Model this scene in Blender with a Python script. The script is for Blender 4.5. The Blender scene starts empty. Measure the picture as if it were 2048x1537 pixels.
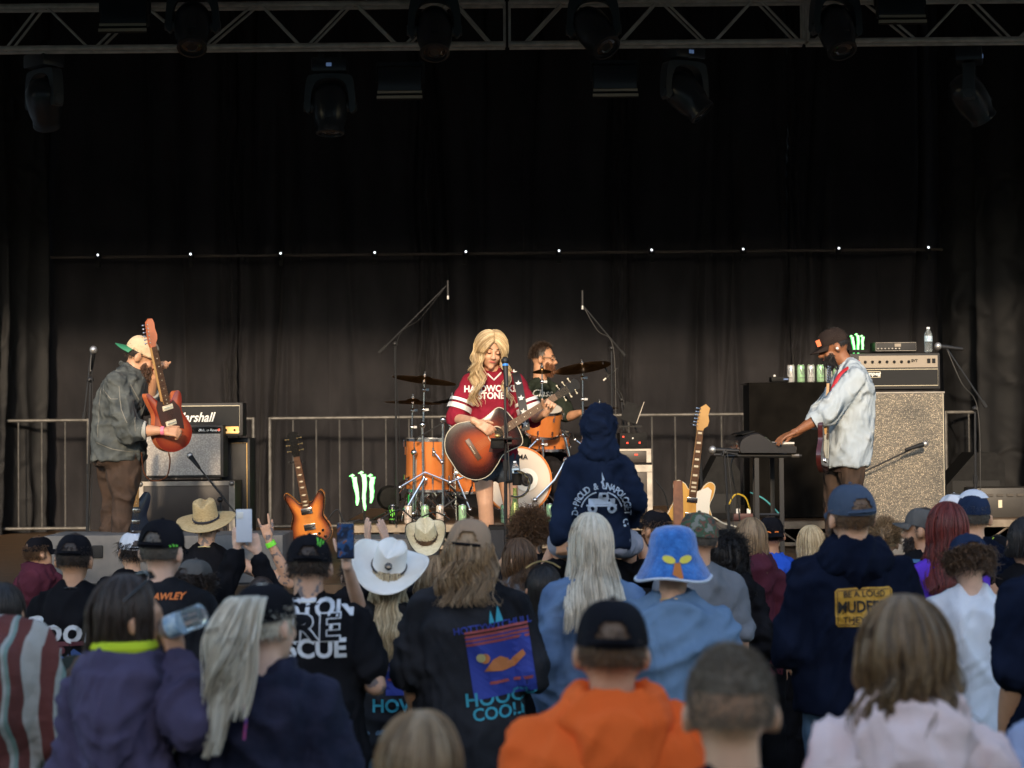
import bpy, bmesh, math, random
import numpy as np
from mathutils import Vector, Matrix, Euler
from mathutils.bvhtree import BVHTree
S = bpy.context.scene
COL = S.collection
PI = math.pi
# ---------------------------------------------------------------- camera
FPX = 3800.0
CAMLOC = Vector((0, 0, 2.1))
cam = bpy.data.cameras.new('camera'); camo = bpy.data.objects.new('camera', cam); COL.objects.link(camo)
cam.sensor_width = 36; cam.lens = FPX/2048*36; cam.clip_end = 500; cam.clip_start = .1
camR = Euler((PI/2 + math.atan(99.5/FPX), 0, 0)).to_matrix() @ Matrix.Rotation(-.0092, 3, 'Z')
camo.matrix_world = Matrix.Translation(CAMLOC) @ camR.to_4x4()
cam.dof.use_dof = True; cam.dof.focus_distance = 13.3; cam.dof.aperture_fstop = 3.3; cam.dof.aperture_blades = 9
S.camera = camo
def P(px, py, Y):
    d = camR @ Vector(((px-1024)/FPX, -(py-768.5)/FPX, -1))
    return CAMLOC + d*(Y/d.y)
# ---------------------------------------------------------------- light
SUN_E, SUN_A = math.radians(15.5), math.radians(3)
w = bpy.data.worlds.new('World'); S.world = w; w.use_nodes = True
nt = w.node_tree; bg = nt.nodes['Background']; sky = nt.nodes.new('ShaderNodeTexSky')
sky.sky_type = 'NISHITA'; sky.sun_disc = False; sky.sun_elevation = SUN_E; sky.sun_rotation = PI + SUN_A
nt.links.new(sky.outputs[0], bg.inputs[0]); bg.inputs[1].default_value = .15
sl = bpy.data.lights.new('sun', 'SUN'); sl.energy = 1.6; sl.angle = math.radians(4); sl.color = (1, .78, .54)
so = bpy.data.objects.new('sun', sl); COL.objects.link(so)
sd = Vector((math.sin(SUN_A)*math.cos(SUN_E), math.cos(SUN_A)*math.cos(SUN_E), -math.sin(SUN_E)))
so.rotation_euler = sd.to_track_quat('-Z', 'Y').to_euler()
S.view_settings.view_transform = 'Standard'; S.view_settings.look = 'None'; S.view_settings.exposure = 1.42
S.render.engine = 'CYCLES'
# ---------------------------------------------------------------- materials
MATS = {}
def mat(name, c, rough=.7, metal=0, c2=None, nscale=6, stretch=(1, 1, 1), bump=0, bscale=200, b2=0, b2scale=12, island=0, emit=None, es=1, alpha=1, trans=0, sheen=0, spec=None, coat=0, nlo=.35, nhi=.65, ior=None):
    if name in MATS: return MATS[name]
    m = bpy.data.materials.new(name); m.use_nodes = True; N = m.node_tree.nodes; L = m.node_tree.links
    b = N['Principled BSDF']; b.inputs['Base Color'].default_value = (*c, 1); b.inputs['Roughness'].default_value = rough
    b.inputs['Metallic'].default_value = metal
    if trans: b.inputs['Transmission Weight'].default_value = trans
    if sheen: b.inputs['Sheen Weight'].default_value = sheen
    if coat: b.inputs['Coat Weight'].default_value = coat
    if spec is not None: b.inputs['Specular IOR Level'].default_value = spec
    if ior: b.inputs['IOR'].default_value = ior
    if emit: b.inputs['Emission Color'].default_value = (*emit, 1); b.inputs['Emission Strength'].default_value = es
    if alpha < 1: b.inputs['Alpha'].default_value = alpha
    tc = N.new('ShaderNodeTexCoord'); mp = N.new('ShaderNodeMapping'); mp.inputs['Scale'].default_value = stretch
    L.new(tc.outputs['Object'], mp.inputs['Vector'])
    if c2:
        n = N.new('ShaderNodeTexNoise'); n.inputs['Scale'].default_value = nscale; n.inputs['Detail'].default_value = 5
        L.new(mp.outputs[0], n.inputs['Vector'])
        r = N.new('ShaderNodeValToRGB'); r.color_ramp.elements[0].position = nlo; r.color_ramp.elements[1].position = nhi
        r.color_ramp.elements[0].color = (*c, 1); r.color_ramp.elements[1].color = (*c2, 1)
        src = n.outputs['Fac']
        if island:
            g = N.new('ShaderNodeNewGeometry'); mx = N.new('ShaderNodeMix'); mx.inputs[0].default_value = island
            L.new(src, mx.inputs[2]); L.new(g.outputs['Random Per Island'], mx.inputs[3]); src = mx.outputs[0]
            r.color_ramp.elements[0].position = .15; r.color_ramp.elements[1].position = .85
        L.new(src, r.inputs[0]); L.new(r.outputs[0], b.inputs['Base Color'])
    prev = None
    for st, sc in ((b2, b2scale), (bump, bscale)):
        if st:
            n = N.new('ShaderNodeTexNoise'); n.inputs['Scale'].default_value = sc; n.inputs['Detail'].default_value = 4
            dist = .5/sc
            if sc == b2scale: n.noise_type = 'RIDGED_MULTIFRACTAL'; n.inputs['Scale'].default_value = sc*.45; n.inputs['Detail'].default_value = 2; n.inputs['Distortion'].default_value = .9; n.normalize = True; dist = .11
            L.new(tc.outputs['Object'], n.inputs['Vector'])
            bp = N.new('ShaderNodeBump'); bp.inputs['Strength'].default_value = st; bp.inputs['Distance'].default_value = dist
            L.new(n.outputs['Fac'], bp.inputs['Height'])
            if prev: L.new(prev.outputs[0], bp.inputs['Normal'])
            prev = bp
    if prev: L.new(prev.outputs[0], b.inputs['Normal'])
    MATS[name] = m; return m
def fab(name, c, v=1.6, **k):
    k.setdefault('rough', .9); k.setdefault('spec', .2 if max(c) > .05 else .06)
    return mat(name, c, c2=tuple(min(.9, x*v+.002) for x in c), nscale=k.pop('nscale', 5), bump=.35, bscale=350, b2=.6, b2scale=11, **k)
def hairm(name, c, c2, **k):
    return mat(name, c, c2=c2, rough=.45, nscale=14, stretch=(5, 5, .6), island=.55, bump=.4, bscale=120, **k)
def skinm(name, c, **k):
    return mat(name, c, c2=tuple(min(1, x*1.18) for x in c), rough=.5, nscale=14, bump=.12, bscale=140, **k)
# ---------------------------------------------------------------- mesh helpers
def frame(d):
    d = Vector(d).normalized(); up = Vector((0, 0, 1)) if abs(d.z) < .95 else Vector((1, 0, 0))
    a = up.cross(d).normalized(); b = d.cross(a); return a, b
class MB:
    def __init__(s): s.V = []; s.F = []
    def add(s, V, F, M=None):
        o = len(s.V); s.V += [tuple(M @ Vector(v)) if M else tuple(v) for v in V]; s.F += [tuple(i+o for i in f) for f in F]; return s
    def box(s, c, d, M=None, bev=0):
        c = Vector(c); h = [x/2 for x in d]
        if bev:
            bm = bmesh.new(); bmesh.ops.create_cube(bm, size=1)
            for v in bm.verts: v.co = Vector((v.co.x*d[0], v.co.y*d[1], v.co.z*d[2]))
            bmesh.ops.bevel(bm, geom=bm.edges[:], offset=bev, segments=2, affect='EDGES', profile=.6)
            bm.verts.ensure_lookup_table()
            V = [v.co for v in bm.verts]; F = [[v.index for v in f.verts] for f in bm.faces]; bm.free()
            V = [(M @ v if M else v)+c for v in V]; return s.add(V, F)
        V = [Vector((x*h[0], y*h[1], z*h[2])) for x in (-1, 1) for y in (-1, 1) for z in (-1, 1)]
        V = [(M @ v if M else v)+c for v in V]
        return s.add(V, [(0, 1, 3, 2), (4, 6, 7, 5), (0, 4, 5, 1), (2, 3, 7, 6), (0, 2, 6, 4), (1, 5, 7, 3)])
    def tube(s, pts, r, n=8, caps=True, flat=None):
        pts = [Vector(p) for p in pts]; k = len(pts)
        rs = r if isinstance(r, (list, tuple)) else [r]*k
        V = []; a = None
        for i, p in enumerate(pts):
            t = (pts[min(i+1, k-1)]-pts[max(i-1, 0)])
            if t.length < 1e-9: t = Vector((0, 0, 1))
            t.normalize()
            if a is None: a, b = frame(t)
            else:
                a = (a - t*a.dot(t))
                if a.length < 1e-6: a, b = frame(t)
                a.normalize()
            b = t.cross(a)
            for j in range(n):
                g = 2*PI*j/n; V.append(p + (a*math.cos(g) + b*math.sin(g)*(flat or 1))*rs[i])
        F = [(i*n+j, i*n+(j+1) % n, (i+1)*n+(j+1) % n, (i+1)*n+j) for i in range(k-1) for j in range(n)]
        if caps: F += [tuple(range(n-1, -1, -1)), tuple(range((k-1)*n, k*n))]
        return s.add(V, F)
    def cap(s, a, b, ra, rb, n=12):
        a, b = Vector(a), Vector(b); d = (b-a)
        if d.length < 1e-6: d = Vector((0, 0, 1e-4))
        u = d.normalized(); pts = []; rs = []
        for t in (80, 55, 28): pts.append(a-u*ra*math.sin(math.radians(t))); rs.append(ra*math.cos(math.radians(t)))
        pts += [a, (a+b)/2, b]; rs += [ra, (ra+rb)/2, rb]
        for t in (28, 55, 80): pts.append(b+u*rb*math.sin(math.radians(t))); rs.append(rb*math.cos(math.radians(t)))
        return s.tube(pts, rs, n)
    def chain(s, pts, rs, n=12):
        for i in range(len(pts)-1): s.cap(pts[i], pts[i+1], rs[i], rs[i+1], n)
        return s
    def loft(s, rings, n=24, M=None, sq=1.0):          # ring: (cx,cy,z,hw,hd)
        V = []
        for cx, cy, z, hw, hd in rings:
            for j in range(n):
                g = 2*PI*j/n; c, q = math.cos(g), math.sin(g)
                V.append((cx+hw*math.copysign(abs(c)**sq, c), cy+hd*math.copysign(abs(q)**sq, q), z))
        k = len(rings)
        F = [(i*n+j, i*n+(j+1) % n, (i+1)*n+(j+1) % n, (i+1)*n+j) for i in range(k-1) for j in range(n)]
        F += [tuple(range(n-1, -1, -1)), tuple(range((k-1)*n, k*n))]
        return s.add(V, F, M)
    def ell(s, c, r, M=None, n=20, m=12):
        r = r if isinstance(r, (list, tuple)) else (r, r, r); V = []; c = Vector(c)
        for i in range(m+1):
            t = PI*i/m; st = max(math.sin(t), .02)
            for j in range(n):
                g = 2*PI*j/n; v = Vector((r[0]*st*math.cos(g), r[1]*st*math.sin(g), r[2]*math.cos(t)))
                V.append((M @ v if M else v)+c)
        F = [(i*n+j, (i+1)*n+j, (i+1)*n+(j+1) % n, i*n+(j+1) % n) for i in range(m) for j in range(n)]
        F += [tuple(range(n)), tuple(range((m+1)*n-1, m*n-1, -1))]
        return s.add(V, F)
    def lathe(s, prof, c=(0, 0, 0), axis=(0, 0, 1), n=20, closed=True):
        c = Vector(c); ax = Vector(axis).normalized(); a, b = frame(ax); V = []
        for r, h in prof:
            for j in range(n):
                g = 2*PI*j/n; V.append(c + ax*h + (a*math.cos(g)+b*math.sin(g))*max(r, 1e-4))
        k = len(prof)
        F = [(i*n+j, i*n+(j+1) % n, (i+1)*n+(j+1) % n, (i+1)*n+j) for i in range(k-1) for j in range(n)]
        if closed == 'ring': F += [((k-1)*n+j, (k-1)*n+(j+1) % n, (j+1) % n, j) for j in range(n)]
        elif closed: F += [tuple(range(n-1, -1, -1)), tuple(range((k-1)*n, k*n))]
        return s.add(V, F)
    def prism(s, pts, z0, z1, M=None):                  # outline in xy extruded in z, n-gon caps
        n = len(pts); V = [(x, y, z0) for x, y in pts] + [(x, y, z1) for x, y in pts]
        F = [tuple(range(n-1, -1, -1)), tuple(range(n, 2*n))] + [(i, (i+1) % n, n+(i+1) % n, n+i) for i in range(n)]
        return s.add(V, F, M)
    def xf(s, M): s.V = [tuple(M @ Vector(v)) for v in s.V]; return s
def rawmesh(name, V, F):
    me = bpy.data.meshes.new(name)
    if isinstance(F, np.ndarray):
        n = len(V); m, k = F.shape
        me.vertices.add(n); me.vertices.foreach_set('co', np.asarray(V, np.float32).ravel())
        me.loops.add(m*k); me.loops.foreach_set('vertex_index', F.astype(np.int32).ravel())
        me.polygons.add(m); me.polygons.foreach_set('loop_start', np.arange(0, m*k, k, dtype=np.int32))
        me.polygons.foreach_set('loop_total', np.full(m, k, np.int32)); me.update(calc_edges=True)
    else: me.from_pydata([tuple(v) for v in V], [], F); me.update()
    return me
def mk(name, g, m, parent=None, origin=None, smooth=True, fixn=True):
    """link geometry (MB or (V,F)) given in world space as ONE object whose local frame sits at origin"""
    V, F = (g.V, g.F) if isinstance(g, MB) else g
    o3 = Vector(origin) if origin is not None else Vector((0, 0, 0))
    if parent is not None and origin is None: o3 = Vector(parent['_o'])
    V = np.asarray([tuple(v) for v in V] if not isinstance(V, np.ndarray) else V, float) - np.array(o3)
    me = rawmesh(name, V, F)
    if fixn and not isinstance(F, np.ndarray):
        bm = bmesh.new(); bm.from_mesh(me); bmesh.ops.recalc_face_normals(bm, faces=bm.faces[:]); bm.to_mesh(me); bm.free()
    if smooth:
        me.polygons.foreach_set('use_smooth', np.ones(len(me.polygons), bool))
        if smooth != 'all':
            try: me.set_sharp_from_angle(angle=math.radians(42))
            except Exception: pass
    if m: me.materials.append(m)
    o = bpy.data.objects.new(name, me); COL.objects.link(o)
    if parent is not None: o.parent = parent
    else: o.location = o3
    o['_o'] = tuple(o3)
    return o
def tag(o, label=None, cat=None, group=None, kind=None):
    for k, v in (('label', label), ('category', cat), ('group', group), ('kind', kind)):
        if v: o[k] = v
    return o
def thing(name, label, cat, loc=(0, 0, 0), group=None):
    o = bpy.data.objects.new(name, None); COL.objects.link(o); o.location = loc; o['_o'] = tuple(loc)
    o.empty_display_size = .1
    return tag(o, label, cat, group)
def dup(o, parent=None):
    c = o.copy(); COL.objects.link(c)
    if parent: c.parent = parent
    for ch in list(o.children): dup(ch, c)
    return c
def remesh(mb, vox, it=3, fold=0, seed=0, ff=9):
    me = rawmesh('tmp', mb.V, mb.F); o = bpy.data.objects.new('tmp', me); COL.objects.link(o)
    bm = bmesh.new(); bm.from_mesh(me); bmesh.ops.recalc_face_normals(bm, faces=bm.faces[:]); bm.to_mesh(me); bm.free()
    r = o.modifiers.new('r', 'REMESH'); r.mode = 'VOXEL'; r.voxel_size = vox
    if it:
        q = o.modifiers.new('s', 'SMOOTH'); q.factor = .6; q.iterations = it
    dg = bpy.context.evaluated_depsgraph_get(); e = o.evaluated_get(dg)
    m2 = bpy.data.meshes.new_from_object(e); n = len(m2.vertices)
    V = np.empty(n*3, np.float32); m2.vertices.foreach_get('co', V); V = V.reshape(-1, 3).astype(float)
    if fold:
        Nn = np.empty(n*3, np.float32); m2.vertices.foreach_get('normal', Nn); v_ = folds(V, seed, ff)+.5*folds(V*np.array([1, 1, .6]), seed+1, ff*2.3); lo_, hi_ = np.percentile(v_, (4, 96)); V = V + Nn.reshape(-1, 3)*(fold*(2.1*np.clip((v_-lo_)/(hi_-lo_), -.05, 1.15)-.75))[:, None]
    k = len(m2.polygons); F = np.empty(len(m2.loops), np.int32); m2.loops.foreach_get('vertex_index', F)
    F = F.reshape(k, 4) if len(F) == 4*k else [tuple(p.vertices) for p in m2.polygons]
    bpy.data.objects.remove(o); bpy.data.meshes.remove(me); bpy.data.meshes.remove(m2)
    return V, F
def folds(p, seed, ff=9):
    rs = np.random.RandomState(seed); q = p.copy()
    for i in range(3):
        k = rs.normal(size=3)*ff*.8; q = q + np.outer(np.sin(p@k+rs.rand()*6), rs.normal(size=3))*.45/ff
    f = 0
    for i in range(5):
        d = rs.normal(size=3); d[2] *= .6; d /= np.linalg.norm(d); k = d*ff*(.9+1.4*rs.rand())*(1+.5*i)
        s = np.sin(q@k+rs.rand()*6); f = f + (1-np.abs(s)**.62*1.75)*(.75**i)*np.clip(.4+np.sin(p@(rs.normal(size=3)*ff*.4)+rs.rand()*6), 0, 1.2)
    return f*.5
# text / decals
def text_mesh(txt, size=1, bold=.012, shear=0, sx=1, step=.03, space=1):
    """flat mesh of the text in xz, centred, cap height about .7*size"""
    cu = bpy.data.curves.new('t', 'FONT'); cu.body = txt; cu.size = size; cu.offset = bold*size; cu.shear = shear; cu.resolution_u = 3; cu.space_character = space
    cu.align_x = 'CENTER'; cu.align_y = 'CENTER'
    o = bpy.data.objects.new('t', cu); COL.objects.link(o)
    me = bpy.data.meshes.new_from_object(o.evaluated_get(bpy.context.evaluated_depsgraph_get()))
    bpy.data.objects.remove(o); V = [(v.co.x*sx, 0, v.co.y) for v in me.vertices]; F = [tuple(p.vertices) for p in me.polygons]
    bpy.data.meshes.remove(me); return slice_mesh(V, F, step) if step else (V, F)
def slice_mesh(V, F, step):
    bm = bmesh.new(); vs = [bm.verts.new(v) for v in V]
    for f in F:
        try: bm.faces.new([vs[i] for i in f])
        except ValueError: pass
    bmesh.ops.remove_doubles(bm, verts=bm.verts[:], dist=1e-5)
    for ax in (0, 2):
        if not bm.verts: break
        lo = min(v.co[ax] for v in bm.verts); hi = max(v.co[ax] for v in bm.verts); x = lo+step
        while x < hi:
            no = Vector((0, 0, 0)); no[ax] = 1; co = Vector((0, 0, 0)); co[ax] = x
            bmesh.ops.bisect_plane(bm, geom=bm.verts[:]+bm.edges[:]+bm.faces[:], plane_co=co, plane_no=no); x += step
    bmesh.ops.triangulate(bm, faces=bm.faces[:])
    bm.verts.ensure_lookup_table(); R = ([tuple(v.co) for v in bm.verts], [tuple(v.index for v in f.verts) for f in bm.faces]); bm.free(); return R
def drape(name, VF, target, m, c, M=None, off=.004, dirn=(0, 1, 0), parent=None):
    """put flat mesh VF (xz plane, world size) centred at world c, cast along dirn onto target object"""
    V, F = VF; me = target.data; tl = Vector(target['_o']); d = Vector(dirn).normalized()
    if '_bvh' not in GL or GL['_bvh'][0] != target.name:
        n = len(me.vertices); co = np.empty(n*3, np.float32); me.vertices.foreach_get('co', co); co = co.reshape(-1, 3)
        GL['_bvh'] = (target.name, BVHTree.FromPolygons([tuple(x) for x in co.tolist()], [tuple(p.vertices) for p in me.polygons]))
    bv = GL['_bvh'][1]; c = Vector(c); xa = Vector((0, 0, 1)).cross(-d); xa = -xa if xa.x < 0 else xa
    if abs(d.y) > .5 and d.y < 0: xa = Vector((0, 0, 1)).cross(-d)
    xa.normalize(); W = []; last = 0; dep = []
    for v in V:
        v = M @ Vector(v) if M else Vector(v)
        p = c + xa*v.x + Vector((0, 0, 1))*v.z - d*1.0
        h = bv.ray_cast(p-tl, d, 2.5)
        if h[0] is not None: last = h[3]
        dep.append(h[3] if h[0] is not None else 99); W.append(p + d*(last-off))
    F = [q for q in F if max(dep[i] for i in q) < 50 and max(dep[i] for i in q)-min(dep[i] for i in q) < .06]
    used = sorted({i for q in F for i in q}); ix = {o_: n_ for n_, o_ in enumerate(used)}; W = [W[i] for i in used]; F = [tuple(ix[i] for i in q) for q in F]
    return mk(name, (W, F), m, parent if parent is not None else target, fixn=False, smooth=False)
GL = {}
def arc_pts(c, r, a0, a1, n, ax='xz'):
    return [(c[0]+r*math.cos(a0+(a1-a0)*i/n), c[1]+r*math.sin(a0+(a1-a0)*i/n)) for i in range(n+1)]
def spline(pts, n=6, closed=True):
    out = []; k = len(pts)
    for i in range(k if closed else k-1):
        p0, p1, p2, p3 = (pts[(i-1) % k] if closed or i else pts[0]), pts[i], pts[(i+1) % k], (pts[(i+2) % k] if closed or i+2 < k else pts[k-1])
        for j in range(n):
            t = j/n; out.append(tuple(.5*((2*b)+(-a+c)*t+(2*a-5*b+4*c-d)*t*t+(-a+3*b-3*c+d)*t**3) for a, b, c, d in zip(p0, p1, p2, p3)))
    if not closed: out.append(tuple(pts[-1]))
    return out
# ---------------------------------------------------------------- people
class Fig: pass
def rotz(a): return Matrix.Rotation(a, 3, 'Z')
def std_fig(loc, H, yaw=0, sw=1, g=1, lean=0, hyaw=0, hpitch=0, hroll=0, aL='down', aR='down', hs=1):
    """standing figure; local x = person's right, y = ahead"""
    f = Fig(); k = f.k = H/1.75; loc = Vector(loc); R = rotz(yaw); f.loc = loc; f.R = R; f.g = g; f.sw = sw
    def pt(x, y, z):
        return loc + R @ Vector((x*k, (y + lean*max(0, z-.93))*k, z*k))
    f.pt = pt; f.lat = R @ Vector((1, 0, 0)); f.dep = R @ Vector((0, 1, 0))
    f.spine = [pt(0, -.01, .86), pt(0, 0, .96), pt(0, .01, 1.08), pt(0, 0, 1.22), pt(0, -.01, 1.34), pt(0, -.02, 1.42), pt(0, -.02, 1.46), pt(0, -.015, 1.49)]
    f.head = pt(0, .015, 1.635); f.neck = pt(0, -.015, 1.47)
    f.HM = R @ rotz(hyaw) @ Matrix.Rotation(hpitch, 3, 'X') @ Matrix.Rotation(hroll, 3, 'Y')
    f.arms = []
    for sx, a in ((-1, aL), (1, aR)):
        e1 = math.sin(H*997+sx*3)
        sh = pt(sx*.168*sw, -.01, 1.41)
        if a == 'down': el, wr, hd = pt(sx*(.212+.012*e1)*sw, -.03+.03*e1, 1.14), pt(sx*.2*sw, .1+.04*e1, .92), pt(0, .3, -.9)-pt(0, 0, 0)
        elif a == 'fold': el, wr, hd = pt(sx*(.215+.01*e1)*sw, -.02, 1.13), pt(sx*.10, .2, 1.12), pt(-sx*1, .1, 0)-pt(0, 0, 0)
        elif a == 'front': el, wr, hd = pt(sx*.21*sw, .04, 1.14), pt(sx*.12, .24, 1.22), pt(-sx*.4, .6, .4)-pt(0, 0, 0)
        else: el, wr, hd = a[0], a[1], a[2]
        f.arms.append((sh, Vector(el), Vector(wr), Vector(hd)))
    f.legs = [(pt(sx*.09, 0, .9), pt(sx*.11, .02, .49), pt(sx*.12, -.02, .09), f.dep) for sx in (-1, 1)]
    f.hs = hs; return f
TORSO = [(.165, .118), (.165, .115), (.148, .103), (.152, .108), (.172, .115), (.168, .10), (.118, .078), (.066, .064)]
def ring_loft(mb, f, cs, ws, n=24):
    V = []
    for c, (hw, hd) in zip(cs, ws):
        for j in range(n):
            g = 2*PI*j/n; V.append(c + f.lat*(hw*math.cos(g)) + f.dep*(hd*math.sin(g)))
    m = len(cs); F = [(i*n+j, i*n+(j+1) % n, (i+1)*n+(j+1) % n, (i+1)*n+j) for i in range(m-1) for j in range(n)]
    F += [tuple(range(n-1, -1, -1)), tuple(range((m-1)*n, m*n))]; mb.add(V, F)
def head_mb(mb, f, face=True):
    k = f.k*f.hs; H = f.HM; c = f.head
    q = lambda x, y, z: c + H @ Vector((x*k, y*k, z*k))
    mb.ell(q(0, -.008, .02), (.076*k, .094*k, .1*k), H); mb.ell(q(0, .028, -.045), (.06*k, .064*k, .078*k), H)
    mb.cap(q(0, .072, -.098), q(0, .06, -.09), .026*k, .03*k)
    for s in (-1, 1):
        mb.ell(q(s*.085, -.006, -.016), (.013*k, .024*k, .036*k), H @ rotz(s*.45))
        if face:
            mb.cap(q(s*.034, .068, -.035), q(s*.04, .05, -.05), .024*k, .022*k)
            mb.cap(q(s*.012, .092, .024), q(s*.045, .072, .022), .011*k, .012*k)
    if face:
        mb.cap(q(0, .09, .012), q(0, .118, -.03), .008*k, .015*k); mb.cap(q(-.012, .104, -.034), q(.012, .104, -.034), .011*k, .011*k)
        mb.cap(q(-.016, .091, -.066), q(.016, .091, -.066), .009*k, .009*k)
    mb.cap(f.neck - Vector((0, 0, .03*k)), q(0, -.015, -.06), .058*k*min(1.15, f.g), .054*k*min(1.15, f.g))
def hand_VF(wr, d, nrm, k=1, curls=(20, 20, 20, 20), spread=1, side=1, thumb=40, vox=.0045):
    """wr wrist, d finger direction, nrm back of the hand; side=+1 when the thumb lies towards nrm x d"""
    d = Vector(d).normalized(); n = Vector(nrm); n = (n-d*n.dot(d)).normalized(); y = n.cross(d)*side
    q = lambda a, b, c: Vector(wr) + (d*a + y*b + n*c)*k
    mb = MB(); mb.cap(q(-.03, 0, 0), q(.02, 0, 0), .025*k, .024*k)
    for b in (-.026, -.009, .009, .026): mb.cap(q(.015, b*.7, 0), q(.083, b, 0), .0145*k, .0115*k, 8)
    for i, (b, ln) in enumerate(((.03, .072), (.01, .08), (-.01, .074), (-.03, .056))):
        p = q(.085, b, 0); a = 0; sp = b*2.2*spread
        for j, fr in enumerate((.45, .3, .25)):
            a += math.radians(curls[i])
            dd = (d*math.cos(a) + y*sp*math.cos(a) - n*math.sin(a)).normalized(); p2 = p + dd*ln*fr*k
            mb.cap(p, p2, (.0095-.0007*j)*k, (.009-.0009*j)*k, 8); p = p2
    a = math.radians(thumb); p = q(.02, .022, -.004); dd = (d*math.cos(a)+y*math.sin(a)-n*.35).normalized(); p2 = p+dd*.045*k
    mb.cap(p, p2, .015*k, .0115*k, 8); dd = (d*math.cos(a*.5)+y*math.sin(a*.5)-n*.4).normalized(); mb.chain([p2, p2+dd*.03*k, p2+dd*.055*k], [.0112*k, .01*k, .0085*k], 8)
    return remesh(mb, vox*k, 2)
def join(parts):
    V = []; F = []; o = 0
    for v, f in parts:
        v = np.asarray(v); V.append(v); F += [tuple(int(i)+o for i in x) for x in f]; o += len(v)
    V = np.vstack(V); return V, F
def body_mesh(f, vox=.012, face=False, hands=None, legs=True, arm_r=1):
    k, g = f.k, f.g; mb = MB()
    ring_loft(mb, f, f.spine, [(a*k*(g if i < 5 else .5+.5*g)*(f.sw if 2 < i < 7 else 1), b*k*g) for i, (a, b) in enumerate(TORSO)])
    for sh, el, wr, hd in f.arms:
        mb.cap(f.neck.lerp(sh, .15)+Vector((0, 0, .015*k)), f.neck.lerp(sh, .8), .044*k, .044*k)
        mb.chain([sh, el*.5+sh*.5, el], [.047*k*g, .047*k*g*arm_r, .04*k*g], 12)
        mb.chain([el, el*.6+wr*.4, wr], [.04*k*g, .04*k*g*arm_r, .027*k], 12)
    if legs:
        for hp, kn, an, fw in f.legs:
            mb.chain([hp, (hp+kn)/2, kn], [.088*k*g, .075*k*g, .056*k], 12)
            mb.chain([kn, kn*.65+an*.35, an], [.055*k, .055*k, .037*k], 12); mb.cap(an-Vector((0, 0, .05*k)), an+fw*.14*k-Vector((0, 0, .055*k)), .035*k, .03*k)
    head_mb(mb, f, face); body = remesh(mb, vox, 3 if vox > .01 else 4); out = [body]
    for i, (sh, el, wr, hd) in enumerate(f.arms):
        h = (hands or [None, None])[i]
        if h is None: h = dict(nrm=f.dep*-1 if hd.z < -.1 else Vector((0, 0, 1)), curls=(35, 40, 42, 45), vox=.008)
        if h == 'no': continue
        h = dict(h); d = h.pop('d', hd); nr = h.pop('nrm'); out.append(hand_VF(wr+Vector(d).normalized()*.015, d, nr, k, **h))
    return join(out)
def shirt_mesh(f, sleeve=.55, ext=.016, hem=0, fold=.008, seed=0, vox=.014, loose=1, cr=1, ff=9, neck=True, srad=1, smooth=2):
    """sleeve: fraction of the whole arm covered (0.. 1), .5 = elbow"""
    k, g = f.k, f.g; mb = MB(); ws = []
    base = [(.185, .135), (.182, .13), (.172, .124), (.17, .122), (.18, .12), (.17, .103), (.122, .083), (.072, .07)]
    for i, (a, b) in enumerate(base):
        lo = loose if i < 5 else 1; ws.append((a*k*(g if i < 5 else .5+.5*g)*lo*(f.sw if 2 < i < 7 else 1)+ext*.6, b*k*g*lo+ext*.6))
    cs = list(f.spine); cs[0] = cs[0] + (cs[0]-cs[1]).normalized()*hem*k
    if neck is not True: cs = cs[:-1]; ws = ws[:-1]
    ring_loft(mb, f, cs, ws)
    for ai, (sh, el, wr, hd) in enumerate(f.arms):
        sl = sleeve[ai] if isinstance(sleeve, (tuple, list)) else sleeve
        r0 = .046*k*g+ext*.9; mb.cap(f.neck.lerp(sh, .18)+Vector((0, 0, .018*k)), f.neck.lerp(sh, .85)+Vector((0, 0, .004*k)), .046*k+ext*.5, .046*k+ext*.6); r1 = (.052*k*g+ext*1.25)*srad; r2 = (.042*k+ext*.8)*srad
        mid = sh*.5+el*.5
        if sl <= 0: continue
        if sl <= .5:
            e = sh.lerp(el, sl*2); mb.chain([sh, sh.lerp(e, .5), e], [r0, (r0+r1)/2, r1])
        else:
            e = el.lerp(wr, sl*2-1); mb.chain([sh, mid, el, el.lerp(e, .5), e], [r0, (r0+r1)/2, r1*.98, (r1+r2)/2, r2])
    return remesh(mb, vox, smooth, fold, seed, ff)
def pants_mesh(f, seed=0, fold=.006, vox=.018, ext=.014, top=.98, cut=1.0, w=1):
    k, g = f.k, f.g; mb = MB(); c0 = f.spine[0]; c1 = f.spine[1]
    ring_loft(mb, f, [c0-(c1-c0)*.35, c0, c1, c1.lerp(f.spine[2], .35)], [(.15*k*g+ext, .11*k*g+ext), (.168*k*g+ext, .122*k*g+ext), (.162*k*g+ext, .115*k*g+ext), (.15*k*g+ext, .105*k*g+ext)])
    for hp, kn, an, fw in f.legs:
        if cut < .5: e = hp.lerp(kn, cut*2); mb.chain([hp, e], [.093*k*g+ext, .085*k*g+ext]); continue
        mb.chain([hp, (hp+kn)/2, kn, (kn+an)/2, an], [.092*k*g+ext, .08*k*g+ext, (.06*k+ext)*w, (.052*k+ext)*w, (.045*k+ext)*w])
    return remesh(mb, vox, 2, fold, seed, 12)
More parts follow.
